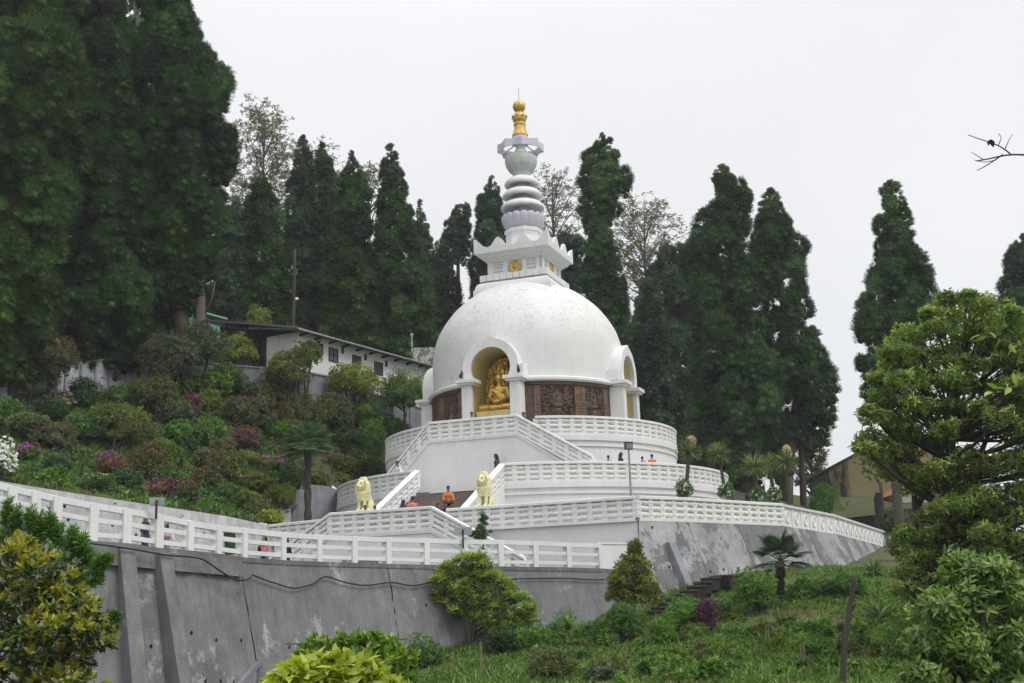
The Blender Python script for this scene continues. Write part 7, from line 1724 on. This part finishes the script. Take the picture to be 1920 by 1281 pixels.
fg_bush('bush with big bright yellow green leaves at the bottom edge', 620, 1420, 9, [(620, 1262, 55, 28), (570, 1280, 50, 28), (670, 1280, 50, 28), (620, 1300, 80, 30), (540, 1310, 40, 30), (710, 1310, 40, 30)], 83, .15, [M['fg_yg']], .40, 7, 0, n=34, lo=.5, spread=1.0, droop=.3, up=.9)
fg_bush('glossy mid green bush behind the bright yellow green one', 680, 1420, 12, [(600, 1222, 30, 20), (650, 1215, 40, 22), (700, 1215, 36, 24), (740, 1240, 34, 24), (690, 1250, 60, 26), (755, 1270, 24, 24), (580, 1240, 20, 18), (720, 1285, 50, 24)], 84, .095, [FOL['bright'], M['fg_green']], .45, 6, .7, n=60, lo=.4, spread=.7)
# twig with a dead leaf, leafy twig (right edge)
Yk = 9.0; t = thing('bare_twig', 'bare forked twig reaching in from the right edge of the sky', 'twig', at(1990, 300, Yk)); b = MB()
for pts, r in (([(1990, 300), (1940, 292), (1918, 290), (1895, 288), (1880, 290), (1860, 298), (1830, 302)], .010), ([(1895, 289), (1878, 275), (1865, 270), (1840, 262), (1815, 253)], .006), ([(1880, 290), (1860, 304), (1840, 316), (1832, 320)], .006), ([(1868, 300), (1845, 305), (1826, 300)], .004), ([(1884, 280), (1892, 262), (1898, 252)], .004), ([(1872, 272), (1878, 258), (1872, 250)], .004), ([(1845, 300), (1832, 292), (1820, 285)], .004)):
    b.add(*tube(sinterp([at(x, y, Yk) for x, y in pts], 12), np.linspace(r, r * .5, 12), 5))
part('stem', b, M['trunk_dark'], t)
b = MB(); c = at(1860, 262, Yk); leaves(b, np.repeat(c[None], 5, 0), rng.normal(size=(5, 3)) + np.array([0, 0, -.8]), .06, .035, None, .5, .2, 0, True); part('dead_leaf', b, plain('dead_leaf', (.05, .035, .03), .8), t)
Yk = 7.0; t = thing('leafy_twig', 'yellow green leafy twigs reaching in at the right edge, close to the camera', 'twig', at(2010, 690, Yk)); b = MB(); mb = MB()
for pts in ([(2010, 690), (1950, 665), (1890, 640), (1840, 628)], [(2010, 720), (1960, 715), (1900, 725), (1862, 735)], [(2000, 680), (1950, 650), (1910, 660)]):
    P = sinterp([at(x, y, Yk) for x, y in pts], 14); b.add(*tube(P, np.linspace(.008, .003, 14), 5)); k = 12; leaves(mb, P[2:14], np.array([-.6, 0, .15]) + rng.normal(size=(12, 3)) * .55, .085, .036, None, .2, .2, 0, True)
part('stem', b, M['twig'], t); part('leaves', mb, M['fg_green'], t)

# ---- ground cover that nobody could count
def cover(name, f, poly_test, n, hlo, hhi, leafm, x0, x1, y0, y1, seed, wf=.12, dens=None, m_=4):
    g = np.random.default_rng(seed); X = g.uniform(x0, x1, n); Y_ = g.uniform(y0, y1, n); k = poly_test(X, Y_); X, Y_ = X[k], Y_[k]
    nn = np.sin(X * .9 + seed) + np.sin(Y_ * .7 + X * .4 + seed) + g.normal(0, .7, len(X)); k = nn > (dens if dens is not None else -9); X, Y_ = X[k], Y_[k]; Z = f(X, Y_)
    mb = MB(); C_ = np.stack([X, Y_, Z], 1); h = g.uniform(hlo, hhi, len(C_)); A = np.stack([g.normal(0, .25, len(X)), g.normal(0, .25, len(X)), np.ones(len(X))], 1)
    for i in range(m_):
        D = unit(A + g.normal(size=A.shape) * .55); leaves(mb, C_ + g.normal(0, .05, C_.shape) * np.array([1, 1, 0]), D, h, h * wf, None, .15, .2)
    tag(link(name, mb.mesh(name, FOL[leafm])), kind='stuff')
inb = lambda X, Y: ~inside(front_of, X, Y) & (Y < 62)
fol('turf_y', (.075, .115, .020), (.115, .175, .030), (.17, .235, .045))
fol('turf_g', (.045, .092, .017), (.078, .148, .025), (.12, .21, .04))
cover('grass', bank, inb, 26000, .08, .22, 'turf_y', -3, 24, 24, 60, 1, .14)
cover('grass', bank, inb, 22000, .14, .40, 'turf_g', -3, 24, 24, 60, 2, .14, .5)
cover('ground_cover', bank, inb, 30000, .08, .20, 'turf_g', -3, 24, 24, 60, 3, .6, .0)
cover('ground_cover', bank, inb, 12000, .07, .19, 'olive', -3, 24, 24, 60, 4, .55, .9)
cover('weeds', bank, inb, 14000, .10, .26, 'dark', -3, 24, 24, 60, 14, .5, 1.0)
cover('dry_grass', bank, inb, 3500, .15, .36, 'dry', -3, 24, 24, 60, 5, .06, .8)
cover('white_flowers', bank, inb, 5000, .03, .06, 'whitefl', -3, 24, 24, 60, 15, .9, 1.0)
g_ = np.random.default_rng(99)
WD = ['tall weed clump', 'leafy weed clump', 'olive weed clump', 'dark weed clump', 'pale weed clump']
for i in range(84):                                                     # clumps of different heights on the slope
    x, y = g_.uniform(1010, 1690), g_.uniform(1150, 1275); y = max(y, 1215 - (x - 1010) * .22 + g_.uniform(0, 40)); k = int(g_.integers(0, 5))
    shrub(WD[k] + ' on the rough garden slope', x, y, g_.uniform(10, 28), g_.uniform(8, 20), ['turf_g', 'bright', 'olive', 'green', 'turf_y'][k], 900 + i, Lf=g_.uniform(.10, .2), wf=g_.uniform(.25, .6), name='weed_clump', cat='weed', surf=bank, group=WD[k] + 's of the garden slope', lobes=3, dens=.8)
inh = lambda X, Y: (~inside(low, X, Y)) & ((X - AX) ** 2 + (Y - AD) ** 2 > 11.8 ** 2) & inside(front_of, X, Y)
cover('grass', hill, inh, 26000, .08, .2, 'turf_g', -32, -3, 46, 86, 6, .12, .2)
cover('ground_cover', hill, inh, 22000, .12, .30, 'olive', -32, -3, 46, 86, 7, .5, .0)
cover('ground_cover', hill, inh, 22000, .12, .32, 'dark', -32, -3, 46, 86, 8, .5, -.2)
cover('undergrowth', hill, lambda X, Y: (np.hypot(X - AX, Y - AD) > 13) & (X < 20), 14000, .4, 1.2, 'dark', -50, 48, 86, 125, 9, .35, -.5)
cover('ground_cover', hill, inh, 15000, .18, .42, 'green', -32, -3, 46, 86, 21, .5, .3)
cover('ground_cover', hill, inh, 9000, .18, .40, 'bright', -32, -3, 46, 86, 22, .5, 1.1)
# ---- thin mist: far things fade a little
def haze():
    mt = bpy.data.materials.new('mist'); mt.use_nodes = True; t = mt.node_tree; t.nodes.clear()
    o = t.nodes.new("ShaderNodeOutputMaterial"); v = t.nodes.new("ShaderNodeVolumePrincipled"); v.inputs["Density"].default_value = .00036; v.inputs["Color"].default_value = (.90, .93, .97, 1); v.inputs["Anisotropy"].default_value = .2
    t.links.new(v.outputs[0], o.inputs["Volume"])
    b = MB(); b.add(*box(-3200, 3200, -3200, 3300, -22, 48)); tag(link('haze', b.mesh('haze', mt)), kind='stuff')
    scene.cycles.volume_bounces = 0
haze()
